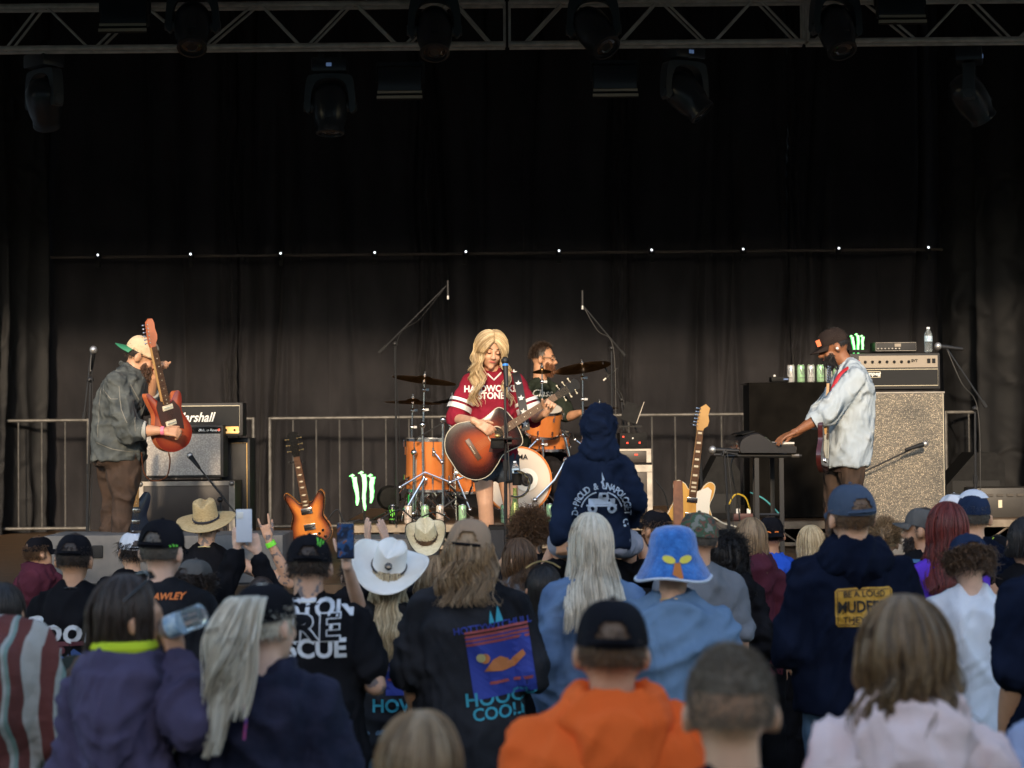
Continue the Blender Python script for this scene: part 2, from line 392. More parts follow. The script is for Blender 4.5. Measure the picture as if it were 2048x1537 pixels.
def hood_mesh(f, seed=0, drop=.2, wide=1, fold=.007):
    """a hood lying down the back"""
    k = f.k; mb = MB(); n = 40; rings = []; nk = f.neck
    for i in range(n+1):
        a = math.radians(-165+330*i/n); c = max(0, math.cos(a)); u = f.lat*math.sin(a)*wide - f.dep*math.cos(a)*.95
        d = drop*c**1.3+.035; ring = []
        for r, z in ((.062, .03), (.082, .06), (.112, .045), (.135+.03*c, -.01), (.14+.03*c, -.02-.45*d), (.115+.02*c, -.03-d*.95), (.085, -.03-d*.8), (.07, -.01)):
            ring.append(nk + u*r*k + Vector((0, 0, 1))*(z+.03)*k)
        rings.append(ring)
    m = 8; V = [v for r in rings for v in r]
    F = [(i*m+j, i*m+(j+1) % m, (i+1)*m+(j+1) % m, (i+1)*m+j) for i in range(n) for j in range(m)] + [tuple(range(m)), tuple(range(n*m, n*m+m))]
    mb.add(V, F); return remesh(mb, .011, 2, fold*1.6, seed, 11)
# hair -------------------------------------------------------
def strips(P3, rad, sides=3):
    """P3 (n,K,3), rad (n,K) -> tubes"""
    n, K, _ = P3.shape; T = np.gradient(P3, axis=1); T /= np.linalg.norm(T, axis=2, keepdims=True)+1e-9
    ref = np.array([.31, .2, .93]); A = np.cross(T, ref+0*T); A /= np.linalg.norm(A, axis=2, keepdims=True)+1e-9; B = np.cross(T, A)
    V = np.stack([P3 + (A*math.cos(2*PI*j/sides)+B*math.sin(2*PI*j/sides))*rad[..., None] for j in range(sides)], 2)
    idx = np.arange(n*K*sides).reshape(n, K, sides); F = []
    for j in range(sides):
        j2 = (j+1) % sides; F.append(np.stack([idx[:, :-1, j], idx[:, :-1, j2], idx[:, 1:, j2], idx[:, 1:, j]], -1).reshape(-1, 4))
    return V.reshape(-1, 3), np.vstack(F)
def scalp_dirs(n, rs, gap=55, lo=100, z0=3, back=True):
    """unit directions in the head frame; gap = half angle kept free round the face"""
    az = np.radians(rs.uniform(-180+gap, 180-gap, n)); ph = np.radians(np.degrees(np.arccos(1-rs.rand(n)*(1-math.cos(math.radians(lo)))))); return az, ph
def sph(az, ph): return np.stack([np.sin(ph)*np.sin(az), -np.sin(ph)*np.cos(az), np.cos(ph)], -1)   # az 0 = back
def hair_cap_geo(f, gap=62, e=1.06, lo=118, top=1.0, front=38):
    k = f.k*f.hs; V = []; F = []; na, nph = 36, 14
    for i in range(nph+1):
        for j in range(na+1):
            az = math.radians(-180+360*j/na); fr = abs(abs(math.degrees(az))-180); lim = lo if fr > gap else front+(lo-front)*(fr/gap)**3*.6
            ph = math.radians(lim*i/nph); d = sph(np.array(az), np.array(ph))
            v = Vector((d[0]*.081*k*e, (d[1]*.099-.008)*k*e, d[2]*.106*k*e*top+.018*k)); V.append(f.head + f.HM @ v)
    F = [(i*(na+1)+j, i*(na+1)+j+1, (i+1)*(na+1)+j+1, (i+1)*(na+1)+j) for i in range(nph) for j in range(na)]
    return V, F
def long_hair(f, zend, n=900, seed=1, gap=60, vol=.012, wave=.0, wfreq=3, flare=0, gather=None, rad=.0028, jit=.15, shoulder=True, phmin=2, part=0, clump=.5, back=.0, e=1.0, tip=.35):
    """hair that follows the skull and falls to world height zend"""
    n = int(n*1.35); rad = rad*.78; rs = np.random.RandomState(seed); k = f.k*f.hs; R = np.array(f.HM); hc = np.array(f.head)
    A = 180-gap; az = np.radians(rs.uniform(-A, A, n)); layer = rs.rand(n)
    K1, K2 = 8, 16; ph0 = np.radians(rs.uniform(phmin, max(62, phmin+14), n)); phe = np.radians(rs.uniform(88, 104, n))
    ncl = 38; rc = rs.rand(400); layer = .35*layer+.65*rc[(np.round(az/(2*PI)*ncl)+100).astype(int)]; azc = np.round(az/(2*PI)*ncl)/ncl*2*PI + .03*rs.normal(size=n); clump = clump**.6
    t1 = np.linspace(0, 1, K1)[None]; ph = ph0[:, None]*(1-t1)+phe[:, None]*t1; azz = az[:, None]*(1-clump*.4*t1)+azc[:, None]*clump*.4*t1 + 0*ph
    d = sph(azz, ph); th = 1+ (vol*layer[:, None]/.08)*(.35+.65*t1)
    pts = d*np.array([.081, .1, .106])*th[..., None]*e; pts[..., 2] += .018; pts[..., 1] -= .008
    if part:
        sg = np.where(rs.rand(n) < .5, -1, 1); u = rs.rand(n); be = np.radians(58-118*u); d0 = np.stack([sg*.05+.02*rs.normal(size=n)+.08, np.sin(be), np.cos(be)], -1)
        a1 = np.radians(38-125*u+rs.normal(size=n)*7); d1 = np.stack([sg*np.cos(a1), np.sin(a1), -.25+0*u], -1); d0 /= np.linalg.norm(d0, axis=1, keepdims=True); d1 /= np.linalg.norm(d1, axis=1, keepdims=True)
        om = np.arccos(np.clip((d0*d1).sum(1), -1, 1))[:, None, None]; tt = t1[..., None]; dd_ = (np.sin((1-tt)*om)*d0[:, None]+np.sin(tt*om)*d1[:, None])/np.sin(om)
        th = 1.06+.10*np.sin(PI*np.minimum(1, t1*.8))+(vol*layer[:, None]/.08)*(.35+.65*t1); pts = dd_*np.array([.083, .1, .106])*th[..., None]; pts[..., 2] += .018; pts[..., 1] -= .004; az = np.arctan2(sg, -np.sin(a1))+a1
    W = (pts*k)@R.T + hc
    s = W[:, -1]; out = s-hc; out[:, 2] = 0; ze = zend + np.abs(rs.normal(size=n))*jit*(s[:, 2]-zend)*.6
    t2 = np.linspace(0, 1, K2+1)[1:][None]; z = s[:, 2:3] + (ze[:, None]-s[:, 2:3])*t2
    dist = (s[:, 2:3]-z); L = (hc[2]-zend)
    fl = 1+flare*np.clip(dist/L, 0, 1)-.10*np.exp(-((dist-.10)/.06)**2)
    xy = out[:, None, :2]*fl[..., None]*(1-.0*t2[..., None])
    phs = rs.rand(n)*.9 + az*2.5
    wv = wave*np.clip(dist/.1, 0, 1)*np.sin(2*PI*wfreq*dist/.3+phs[:, None]); wv2 = wave*np.clip(dist/.1, 0, 1)*np.cos(2*PI*wfreq*.8*dist/.3+phs[:, None]*1.3)
    x = hc[0]+xy[..., 0]+wv; y = hc[1]+xy[..., 1]+wv2
    x += rs.normal(size=n)[:, None]*.006*dist/L; y += rs.normal(size=n)[:, None]*.006*dist/L
    fly = (rs.rand(n) < .08)[:, None]*dist/L*.016; x += fly*rs.normal(size=n)[:, None]; y += fly*rs.normal(size=n)[:, None]
    if gather is not None:
        gx, gy = gather; u = np.clip(dist/L, 0, 1)**.8*.75; x = x*(1-u)+(gx+(x-gx)*.35)*u; y = y*(1-u)+(gy+(y-gy)*.35)*u
    if shoulder:
        nk = f.neck; shz = nk.z-.03*k; dp = np.array(f.dep); lt = np.array(f.lat)
        rel = np.stack([x-nk.x, y-nk.y], -1); dd = rel@dp[:2]; ll = rel@lt[:2]
        slope = shz-np.maximum(0, np.abs(ll)-.06)*.45; below = np.clip((slope+.05-z)/.1, 0, 1)
        depth = (.115*k*f.g + .03+ layer[:, None]*.025)
        sgn = np.where((out[:, None, :2]@dp[:2]) > .03*k, 1, -1)
        tgt = np.where(sgn < 0, np.minimum(dd, -depth+back), np.maximum(dd, depth)); nd = dd*(1-below)+tgt*below
        x = x + (nd-dd)*dp[0]; y = y + (nd-dd)*dp[1]
    W2 = np.stack([x, y, z], -1); A3 = np.concatenate([W, W2], 1)
    r = rad*k*(.5+.9*rs.rand(n))[:, None]*np.concatenate([np.linspace(.7, 1, K1), 1-(1-tip)*np.linspace(0, 1, K2)**3])[None]
    return strips(A3, r)
def short_hair(f, n=1500, length=.03, seed=1, gap=60, lo=112, front=40, curl=0, out=.5, up=0, rad=.0016, e=1.03, phmin=0):
    rs = np.random.RandomState(seed); k = f.k*f.hs; R = np.array(f.HM); hc = np.array(f.head)
    az, ph = scalp_dirs(n*2, rs, 0, lo); fr = 180-np.abs(np.degrees(az)); lim = np.where(fr > gap, lo, front+(lo-front)*np.clip(fr/gap, 0, 1)**3*.6)
    ok = (np.degrees(ph) < lim) & (np.degrees(ph) > phmin); az, ph = az[ok][:n], ph[ok][:n]; n = len(az)
    d = sph(az, ph); K = 6; t = np.linspace(0, 1, K)[None, :, None]
    tang = sph(az, ph+.5)-d; tang /= np.linalg.norm(tang, axis=1, keepdims=True)+1e-9
    if up: tang = tang*(1-up)+np.array([0, .4, 1])*up
    dirn = d*out + tang*(1-out)+rs.normal(size=(n, 3))*.22; ln = length*(.6+.7*rs.rand(n))[:, None, None]
    p = (d*np.array([.081, .1, .106])*e+np.array([0, -.008, .018]))[:, None]+dirn[:, None]*t*ln
    if curl:
        ph2 = rs.rand(n)*6.28; a = np.cross(dirn, [0.3, .5, .8]); a /= np.linalg.norm(a, axis=1, keepdims=True); b = np.cross(dirn, a)
        c = curl*np.minimum(1, t*3); w = 7.5*t; p = p + a[:, None]*c*np.sin(w+ph2[:, None, None]) + b[:, None]*c*np.cos(w+ph2[:, None, None])
    W = (p*k)@R.T+hc; r = np.full((n, K), rad*k)*np.linspace(1, .6, K)[None]; return strips(W, r)
def joinq(*gs):
    V = []; F = []; o = 0
    for v, f in gs: v = np.asarray([tuple(q) for q in v]) if not isinstance(v, np.ndarray) else v; V.append(v); F.append(np.asarray(f)+o); o += len(v)
    return np.vstack(V), np.vstack(F)
def put_hair(f, body, m, *geos, base=None): return mk('hair', joinq(*([base] if base is not False and base else []), *geos), m, body, smooth='all')
# headwear ---------------------------------------------------
def ball_cap(f, body, m, brim=None, back=False, opening=True, strap=None, button=True, tilt=0, pitch=-.1, panel=None, size=1, brim_m=None):
    """brim ahead of the face, or over the nape when back=True"""
    k = f.k*f.hs*size; Rz = rotz(PI) if back else Matrix.Identity(3)
    H = f.HM @ Matrix.Rotation(pitch, 3, 'X') @ Matrix.Rotation(tilt, 3, 'Y') @ Rz; c = f.head + f.HM @ Vector((0, -.008*k, .03*k))
    V = []; F = []; na, ne = 60, 16; q = lambda x, y, z: c + H @ Vector((x*k, y*k, z*k))
    for i in range(ne+1):
        t = i/ne; el = t*PI/2
        for j in range(na):
            a = 2*PI*j/na; rr = math.cos(el)**.72 if t < 1 else .0; seam = 1-.012*abs(math.cos(3*a))**12*(1-t)
            V.append(q(.0865*rr*math.cos(a)*seam, .108*rr*math.sin(a)*seam, .104*math.sin(el)**.95-.012+.012*math.sin(a)*(1-t)))
    for i in range(ne):
        for j in range(na):
            a = (j+.5)/na*360; da = abs((a-270+180) % 360-180); e = (i+.5)/ne*90
            if opening and 1.6 < i+.5 and da < 28 and e < 11+24*math.sqrt(max(0, 1-(da/28)**2)): continue
            F.append((i*na+j, i*na+(j+1) % na, (i+1)*na+(j+1) % na, (i+1)*na+j))
    V2 = [q(0, 0, 0)+((v-q(0, 0, 0))*.965) for v in V]; n = len(V)
    F2 = F + [tuple(i+n for i in fc[::-1]) for fc in F]
    o = mk('cap', (V+V2, F2), m, body, fixn=False, smooth='all')
    mb = MB()
    if button: mb.ell(q(0, 0, .095), (.008*k, .008*k, .005*k)); mk('button', mb, m, o)
    if brim is not False:
        V = []; F = []; nr, nb = 4, 16
        for layer in (0, 1):
            for i in range(nr+1):
                for j in range(nb+1):
                    a = math.radians(-62+124*j/nb); x0, y0 = .085*math.sin(a), .104*math.cos(a); t = i/nr
                    L = .075*math.cos(a*1.35)**.6 if abs(a*1.35) < PI/2 else 0
                    x = x0*(1+.02*t); y = y0+L*t; V.append(q(x, y, .0-.004*layer-.03*(x/.085)**2*(.3+.7*t)+.002-.012*t))
        w_ = nb+1
        for l in (0, 1):
            for i in range(nr):
                for j in range(nb): b = l*(nr+1)*w_; F.append((b+i*w_+j, b+i*w_+j+1, b+(i+1)*w_+j+1, b+(i+1)*w_+j))
        b = (nr+1)*w_
        for j in range(nb): F.append((nr*w_+j, nr*w_+j+1, b+nr*w_+j+1, b+nr*w_+j))
        mk('brim', (V, F), brim_m or m, o, smooth='all')
    if strap:
        mb = MB(); mb.tube([q(.089*math.cos(math.radians(a)), .111*math.sin(math.radians(a)), -.011) for a in range(232, 309, 8)], .006*k, 6); mk('strap', mb, strap, o)
    return o
def cowboy_hat(f, body, m, band, brimR=(.19, .2), curl=.07, crown=.115, tilt=(0, 0), edge=None, pinch=.03, size=1, bandr=.006, z0=.045):
    k = f.k*f.hs*size; H = f.HM @ Matrix.Rotation(tilt[0], 3, 'X') @ Matrix.Rotation(tilt[1], 3, 'Y'); c = f.head + f.HM @ Vector((0, -.01*k, z0*k))
    q = lambda x, y, z: c + H @ Vector((x*k, y*k, z*k)); V = []; F = []; n = 56
    prof = [(1, 1, .0), (.93, 1, .25), (.66, .5, .25)]
    rows = []
    for i in range(9):                                   # brim, outside in
        t = 1-i/8; rows.append(('b', t))
    for i in range(1, 12): rows.append(('c', i/11))
    for kind, t in rows:
        for j in range(n):
            a = 2*PI*j/n; ca, sa = math.cos(a), math.sin(a)
            if kind == 'b':
                rx = .084+(brimR[0]-.084)*t; ry = .102+(brimR[1]-.102)*t
                z = curl*abs(ca)**2.2*t**1.7-.018*abs(sa)**2*t; V.append(q(rx*ca*(1-.1*curl/.07*t**2*abs(ca)), ry*sa, z))
            else:
                u = min(1, t/.62); rx = .084*(1-.16*u); ry = .102*(1-.1*u); z = crown*(math.sin(u*PI/2)**.8)
                if t > .62: w_ = (t-.62)/.38; sc = math.cos(w_*PI/2); rx *= sc; ry *= sc; z = crown+.012*math.sin(w_*PI/2)
                x, y = rx*ca, ry*sa
                if u > .5:
                    z -= pinch*math.exp(-(x/.022)**2)*(u-.5)*2*(1-.3*abs(y)/.1)+.012*(y/.1 > .2)*(y/.1)*(u-.5)
                    x *= 1-.22*max(0, y/.1)*(u-.5)*2
                V.append(q(x, y, z))
    for i in range(len(rows)-1):
        for j in range(n): F.append((i*n+j, i*n+(j+1) % n, (i+1)*n+(j+1) % n, (i+1)*n+j))
    F.append(tuple(range((len(rows)-1)*n, len(rows)*n)))
    o = mk('hat', (V, F), m, body, smooth='all'); sm = o.modifiers.new('s', 'SOLIDIFY'); sm.thickness = .004; sm.offset = -1
    mb = MB(); mb.tube([q(.0855*math.cos(2*PI*j/40)*.99, .1035*math.sin(2*PI*j/40)*.99, .012) for j in range(41)], bandr*k, 8); mk('hat_band', mb, band, o)
    if edge: mb = MB(); mb.tube([V[j % n] for j in range(n+1)], .0035*k, 6); mk('brim_edge', mb, edge, o)
    return o
def person(px, ytop, s, label, skin, top=.0, hat=0, yaw=0, hyaw=0, hpitch=0, hroll=0, sw=1, g=1, lean=0, aL='down', aR='down', H=None, group='people in the crowd', seed=0,
           shirt=None, sleeve=.36, loose=1, ext=.016, hem=0, fold=.012, ff=9, pants=None, hands=None, hood=None, hdrop=.2, body_vox=.013, face=False, hs=1, srad=1, gz=0, cat='person'):
    Y = FPX/s; t = P(px, ytop, Y); H = (t.z-gz-hat) if H is None else H
    rj = random.Random(seed*7+1); hroll += rj.gauss(0, .035); hyaw += rj.gauss(0, .1); hpitch += rj.gauss(0, .04); yaw += rj.gauss(0, .08); sw *= .93; g *= .93; ext *= .82
    f = std_fig((t.x, Y, gz), H, yaw, sw, g, lean, hyaw, hpitch, hroll, aL, aR, hs)
    if lean: f.loc = f.loc - f.dep*lean*.6
    b = mk('person', body_mesh(f, body_vox, face, hands), skin, origin=f.loc, smooth='all')
    tag(b, label, cat, group); f.body = b
    if shirt: f.shirt = mk('shirt', shirt_mesh(f, sleeve, ext, hem, fold, seed, loose=loose, ff=ff, srad=srad), shirt, b, smooth='all')
    mk('trousers', pants_mesh(f, seed), pants or MATS['tee_black'], b, smooth='all')
    if hood: f.hood = mk('hood', hood_mesh(f, seed, hdrop), hood, f.shirt, smooth='all')
    return f
# ---------------------------------------------------------------- setting
blackm = mat('black_metal', (.009, .009, .01), .55)
blackp = mat('black_paint', (.007, .007, .0075), .6, c2=(.013, .013, .013), nscale=20, spec=.12)
chrome = mat('chrome', (.75, .76, .78), .18, 1)
steel = mat('steel', (.09, .088, .085), .5, .4, c2=(.16, .155, .15), nscale=15)
alum = mat('aluminium', (.2, .185, .17), .4, .7, c2=(.32, .3, .27), nscale=9)
rubber = mat('rubber', (.012, .012, .012), .8)
tolex = mat('tolex', (.014, .013, .013), .6, bump=.6, bscale=500)
white = mat('white_plastic', (.75, .74, .7), .4)
grass = mat('grass', (.035, .05, .015), .95, c2=(.08, .085, .04), nscale=25, bump=.8, bscale=60)
V = [(x*60, y, 0) for x in (-1, 1) for y in (-60, 120)]
tag(mk('ground', (V, [(0, 2, 3, 1)]), grass), kind='structure')
# hall shape added behind the crowd, out of view, to block the sun
bm_ = mat('render_wall', (.3, .28, .25), .9, c2=(.36, .33, .3)); HB = 2.45+math.tan(SUN_E)*(9.5+10)
hall = thing('sun_blocker_hall', 'plain tall hall shape added unseen behind the crowd to block the sun', 'building', (0, -13, 0))
mk('wall', MB().box((0, -13, HB/2), (64, 6, HB)), bm_, hall); mk('roof', MB().box((0, -13, HB+.06), (64.4, 5.6, .12)), blackp, hall)
for i in range(12):
    mk('window', MB().box((-27.5+i*5, -9.98, 4), (1.8, .06, 2)), blackm, hall)
# stage -------------------------------------------------------
wood = mat('stage_wood', (.06, .035, .018), .5, c2=(.14, .08, .04), nscale=5, stretch=(1, 8, 1), bump=.3, bscale=60)
ZS = 1.12
st = thing('concert_stage', 'raised black stage platform with worn brown plywood deck under the band', 'stage', (0, 12.5, 0))
mk('deck', MB().box((0, 16.5, ZS-.03), (17, 8, .06)), wood, st)
mk('skirt', MB().box((0, 12.56, (ZS-.06)/2), (17, .04, ZS-.062)), blackp, st)
RY = 15.97; RZ = P(1024, 1047, RY).z; rx0 = P(679, 1045, RY).x
rs_ = thing('drum_riser', 'low aluminium framed riser deck with zigzag braces under the drum kit', 'riser', (2, RY, ZS))
mk('deck', MB().box(((rx0+8)/2, RY+1.75, RZ-.02), (8-rx0, 3.5, .04)), wood, rs_)
al2 = mat('riser_edge', (.24, .2, .155), .5, .4, c2=(.15, .12, .09), nscale=12)
mk('edge_rail', MB().box(((rx0+8)/2, RY-.03, RZ-.035), (8-rx0, .05, .06)), al2, rs_)
mk('lower_rail', MB().box(((rx0+8)/2, RY-.02, ZS+.035), (8-rx0, .03, .03)), al2, rs_)
x = rx0; i = 0
while x < 6.5:
    mk('brace', MB().tube([(x, RY-.02, RZ-.07 if i % 2 else ZS+.05), (x+.16, RY-.02, ZS+.05 if i % 2 else RZ-.07)], .009, 6), al2, rs_); x += .16; i += 1
rf = thing('stage_roof', 'unseen stage roof over the band, pale to bounce light, front added for shade', 'roof', (0, 12.5, 7.1))
tarp = mat('bounce_tarp', (.5, .5, .54), .8); mk('canopy', MB().box((0, 16.7, 7.32), (19, 8.2, .35)), tarp, rf); mk('shade_valance', MB().box((0, 12.64, 6.15), (19, .05, 1.98)), blackp, rf)  # unseen; tarp kept pale for bounce, front drop added to shade the backdrop
for sx in (-1, 1): mk('side_wall', MB().box((sx*7.6, 17, 3.56), (.1, 7.6, 7.12)), tarp, rf)  # unseen sides in the same pale tarp, to bounce light inside
# curtains ----------------------------------------------------
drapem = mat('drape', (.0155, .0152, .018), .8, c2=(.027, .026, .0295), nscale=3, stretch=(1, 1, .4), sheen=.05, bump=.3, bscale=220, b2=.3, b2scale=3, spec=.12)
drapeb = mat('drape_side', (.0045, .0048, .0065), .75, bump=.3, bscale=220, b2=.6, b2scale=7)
def curtain(name, a, b, z0, z1, label, m, seed, amp=.03, nx=150, nz=150, edge=0, wide=1):
    rs = np.random.RandomState(seed); a = np.array(a); b = np.array(b); L = np.linalg.norm(b-a)
    u, v = np.meshgrid(np.linspace(0, 1, nx), np.linspace(0, 1, nz)); s = u*L; z = z0+(z1-z0)*v; y = 0
    for i in range(5):
        k = (1.2+4.5*rs.rand())*(1+i*.8)/wide; y = y + amp*(.5**i)*(1+.6*np.sin(s*1.7+i*2))*np.sin(k*s+rs.rand()*6+.9*np.sin((z*.5+rs.rand()*6))*(.4+.4*rs.rand()))
    for i in range(4):                                     # drag wrinkles, stronger low down
        k = rs.uniform(5, 13); an = rs.uniform(-.9, .9); y = y + .014*np.clip(1.25-(z-1.1)/2.2, .12, 1)*(1-np.abs(np.sin(k*(s*math.cos(an)+z*math.sin(an))+2*np.sin(1.3*s+i)+rs.rand()*6))**.6)
    for i in range(7):
        s0, wd, sl_, dp = rs.uniform(0, L), rs.uniform(.02, .07), rs.uniform(-.05, .05), rs.uniform(.04, .12); y = y - dp*np.exp(-np.abs((s-s0-sl_*(z-4)-.03*np.sin(z*1.3+i))/wd)**1.5)*np.clip(.75+.5*np.sin(z*.8+i*2), .1, 1)
    for sx_ in (.5,): y = y - .012*np.exp(-((s-L*sx_)/.006)**2)
    for zc in (rs.uniform(2.2, 2.6), rs.uniform(2.8, 3.2), rs.uniform(3.4, 4.2), rs.uniform(4.4, 5.2)): y = y + .012/(1+((z-zc-.02*np.sin(3*s))/.02)**2)
    if edge:
        for e0 in (0, 1):
            mk_ = np.exp(-((u-e0)*L/.14)**2); y = y + mk_*.034*np.sin(s*70+2*np.sin(z*3))+mk_*.02*np.sin(z*26+s*40+3*np.sin(z*5))
    d = (b-a)/L; n = np.array([d[1], -d[0]]); X = a[0]+d[0]*s+n[0]*y; Y = a[1]+d[1]*s+n[1]*y
    Vv = np.stack([X, Y, z], -1).reshape(-1, 3); idx = np.arange(nx*nz).reshape(nz, nx)
    F = np.stack([idx[:-1, :-1], idx[:-1, 1:], idx[1:, 1:], idx[1:, :-1]], -1).reshape(-1, 4)
    o = mk('stage_curtain', (Vv, F), m, origin=(a[0], a[1], z0), smooth='all')
    return tag(o, label, 'curtain', 'black curtains round the stage')
ed = [80, 465, 850, 1245, 1590, 1925]
lab = ['tall black backdrop curtain behind the guitarist in the backward cap', 'black backdrop curtain panel behind the sunburst electric guitar', 'black backdrop curtain panel behind the singer and drummer',
       'black backdrop curtain panel behind the blond electric guitar', 'black backdrop curtain panel behind the keyboard player and tall bass cabinet']
for i in range(5):
    xa, xb = P(ed[i], 600, 20.2).x, P(ed[i+1], 600, 20.2).x; yy = 20.2+.06*(i % 2)
    curtain('c', (xa-.05, yy), (xb+.05, yy), 1.0, 7.12, lab[i], drapem, 40+i, amp=.03, nx=190, nz=170, edge=1)
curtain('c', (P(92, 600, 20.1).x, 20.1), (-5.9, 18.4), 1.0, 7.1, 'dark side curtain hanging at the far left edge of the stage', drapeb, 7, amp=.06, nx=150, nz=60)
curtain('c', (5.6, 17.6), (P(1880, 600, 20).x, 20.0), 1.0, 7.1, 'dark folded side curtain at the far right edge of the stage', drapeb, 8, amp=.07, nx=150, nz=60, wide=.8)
# pipe with pin lights
pz = P(1024, 507, 19.95).z
pp = thing('curtain_pipe', 'thin level pipe across the backdrop carrying small white lights', 'pipe', (0, 19.95, pz))
pipem = mat('pipe_metal', (.09, .075, .065), .6, .3, c2=(.05, .045, .045), nscale=4)
mk('tube', MB().tube([(P(92, 0, 19.95).x, 19.95, pz), (P(1960, 0, 19.95).x, 19.95, pz)], .014, 8), pipem, pp)
glow = mat('white_glow', (1, 1, 1), emit=(.85, .92, 1), es=1.1)
l0 = thing('pin_light', 'x', 'lamp', (0, 0, 0))
mk('housing', MB().tube([(0, 0, .03), (0, 0, -.05)], .03, 10).box((0, 0, -.1), (.04, .04, .06)), blackp, l0)
mk('lens', MB().ell((0, -.033, .0), .011), glow, l0)
PINX = [197, 382, 562, 750, 932, 1118, 1303, 1486, 1677, 1856]
PINL = ['above the guitarist in the backward cap', 'above the stacked guitar amplifiers', 'above the sunburst electric guitar', 'just left of the left boom microphone', 'just above the head of the singer',
        'just left of the right overhead drum microphone', 'above the gap right of the drum kit', 'above the black cloth table', 'above the head of the keyboard player', 'above the water bottle on the bass amplifier']
for i, x in enumerate(PINX):
    o = l0 if i == 0 else dup(l0); q = P(x, 516, 19.86); o.location = (q.x, q.y, pz+.01); o.rotation_euler.y = [.02, -.03, 0, .05, .12, 0, -.02, .03, 0, -.1][i]
    tag(o, 'small pin light on the pipe '+PINL[i], 'lamp', 'pin lights on the curtain pipe')
# truss -------------------------------------------------------
trm = mat('truss_metal', (.62, .58, .54), .5, .1, c2=(.42, .39, .36), nscale=9)
TY = 15.8; zb = P(1024, 88, TY).z; zt = P(1024, 4, TY).z; r_ = .022
XB = lambda px: P(px, 50, TY).x
secs = [(-190, 1012, [-180, -100, 5, 85, 183, 283, 400, 515, 608, 705, 802, 905, 990], 1, 'left length of the metal lighting truss, reaching to the centre of the stage'),
        (1016, 1611, [1040, 1134, 1230, 1322, 1420, 1513, 1606], 0, 'middle length of the metal lighting truss right of the centre joint'),
        (1614, 2230, [1620, 1727, 1840, 1935, 2030, 2130, 2220], 0, 'right length of the metal lighting truss above the keyboard player')]
for a, b, nodes, ph, lb in secs:
    t = thing('lighting_truss', lb, 'truss', (XB(a), TY, zb), 'lengths of the lighting truss')
    for y in (TY, TY+.14):
        for z in (zb, zt): mk('chord', MB().tube([(XB(a)+.01, y, z), (XB(b)-.01, y, z)], r_, 10), trm, t)
        for i in range(len(nodes)-1):
            u = (i+ph) % 2; lo, hi = (zb, zt) if not u else (zt, zb)
            if not ph or True:
                p0 = (XB(nodes[i])+.03, y, (zb if i % 2 == 0 else zt)); p1 = (XB(nodes[i+1])-.03, y, (zt if i % 2 == 0 else zb))
                mk('brace', MB().tube([p0, p1], .011, 6), trm, t)
        for xx in (a+3, b-3): mk('end_brace', MB().tube([(XB(xx), y, zb), (XB(xx), y, zt)], .013, 6), trm, t)
    for i, nd in enumerate(nodes): z = zb if i % 2 == 0 else zt; mk('brace', MB().tube([(XB(nd), TY, z), (XB(nd), TY+.14, z)], .011, 6), trm, t)
# moving heads
headm = mat('lamp_shell', (.022, .026, .034), .28, .1)
yokem = mat('yoke_shell', (.04, .05, .062), .4, .1, c2=(.055, .068, .08))
lensm = mat('lens_glass', (.02, .02, .025), .05, coat=1)
screen = mat('lcd', (.1, .15, .3), emit=(.25, .42, .8), es=.07)
def moving_head(tilt):
    t = thing('moving_head_light', 'x', 'stage light'); q = Vector((0, 0, 0)); k = .9
    b = mk('base', MB().box((0, 0, -.065), (.3, .22, .12), bev=.02).box((-.08, 0, .015), (.04, .06, .05)).box((.08, 0, .015), (.04, .06, .05)), headm, t)
    mk('display', MB().box((0, -.113, -.07), (.045, .006, .03)), screen, b)
    yk = MB()
    out = spline([(-.215, -.42), (-.2, -.2), (-.14, -.14), (.14, -.14), (.2, -.2), (.215, -.42), (.17, -.46), (.155, -.3), (.11, -.2), (0, -.17), (-.11, -.2), (-.155, -.3), (-.17, -.46)], 5)
    yk.prism(out, -.05, .05, Matrix(((1, 0, 0, 0), (0, 0, 1, 0), (0, 1, 0, 0), (0, 0, 0, 1))))
    yk.lathe([(.04, -.225), (.045, -.21), (.045, .21), (.04, .225)], (0, 0, -.41), (1, 0, 0)); mk('yoke', yk, yokem, t)
    M = Matrix.Translation((0, 0, -.41)) @ Matrix.Rotation(tilt[0], 4, 'X') @ Matrix.Rotation(tilt[1], 4, 'Y')
    hd = MB().lathe([(.05, .2), (.11, .17), (.145, .1), (.15, 0), (.14, -.1), (.115, -.19), (.12, -.2), (.122, -.235), (.1, -.24), (.098, -.225)], (0, 0, 0), (0, 0, 1), 28).box((0, -.13, -.05), (.07, .03, .16), bev=.008).xf(M)
    hb = mk('head', hd, headm, t)
    mk('lens', MB().lathe([(.0, -.2), (.05, -.232), (.08, -.226), (.097, -.215)], (0, 0, 0), (0, 0, 1), 24).xf(M), lensm, hb)
    cl = MB().tube([(-.08, 0, .02), (-.08, 0, .09)], .012, 6).tube([(.08, 0, .02), (.08, 0, .09)], .012, 6); mk('clamp', cl, blackm, t)
    return t
protos = [moving_head((-.5, .0)), moving_head((-.12, 0)), moving_head((-.55, -.5))]
used = [0, 0, 0]
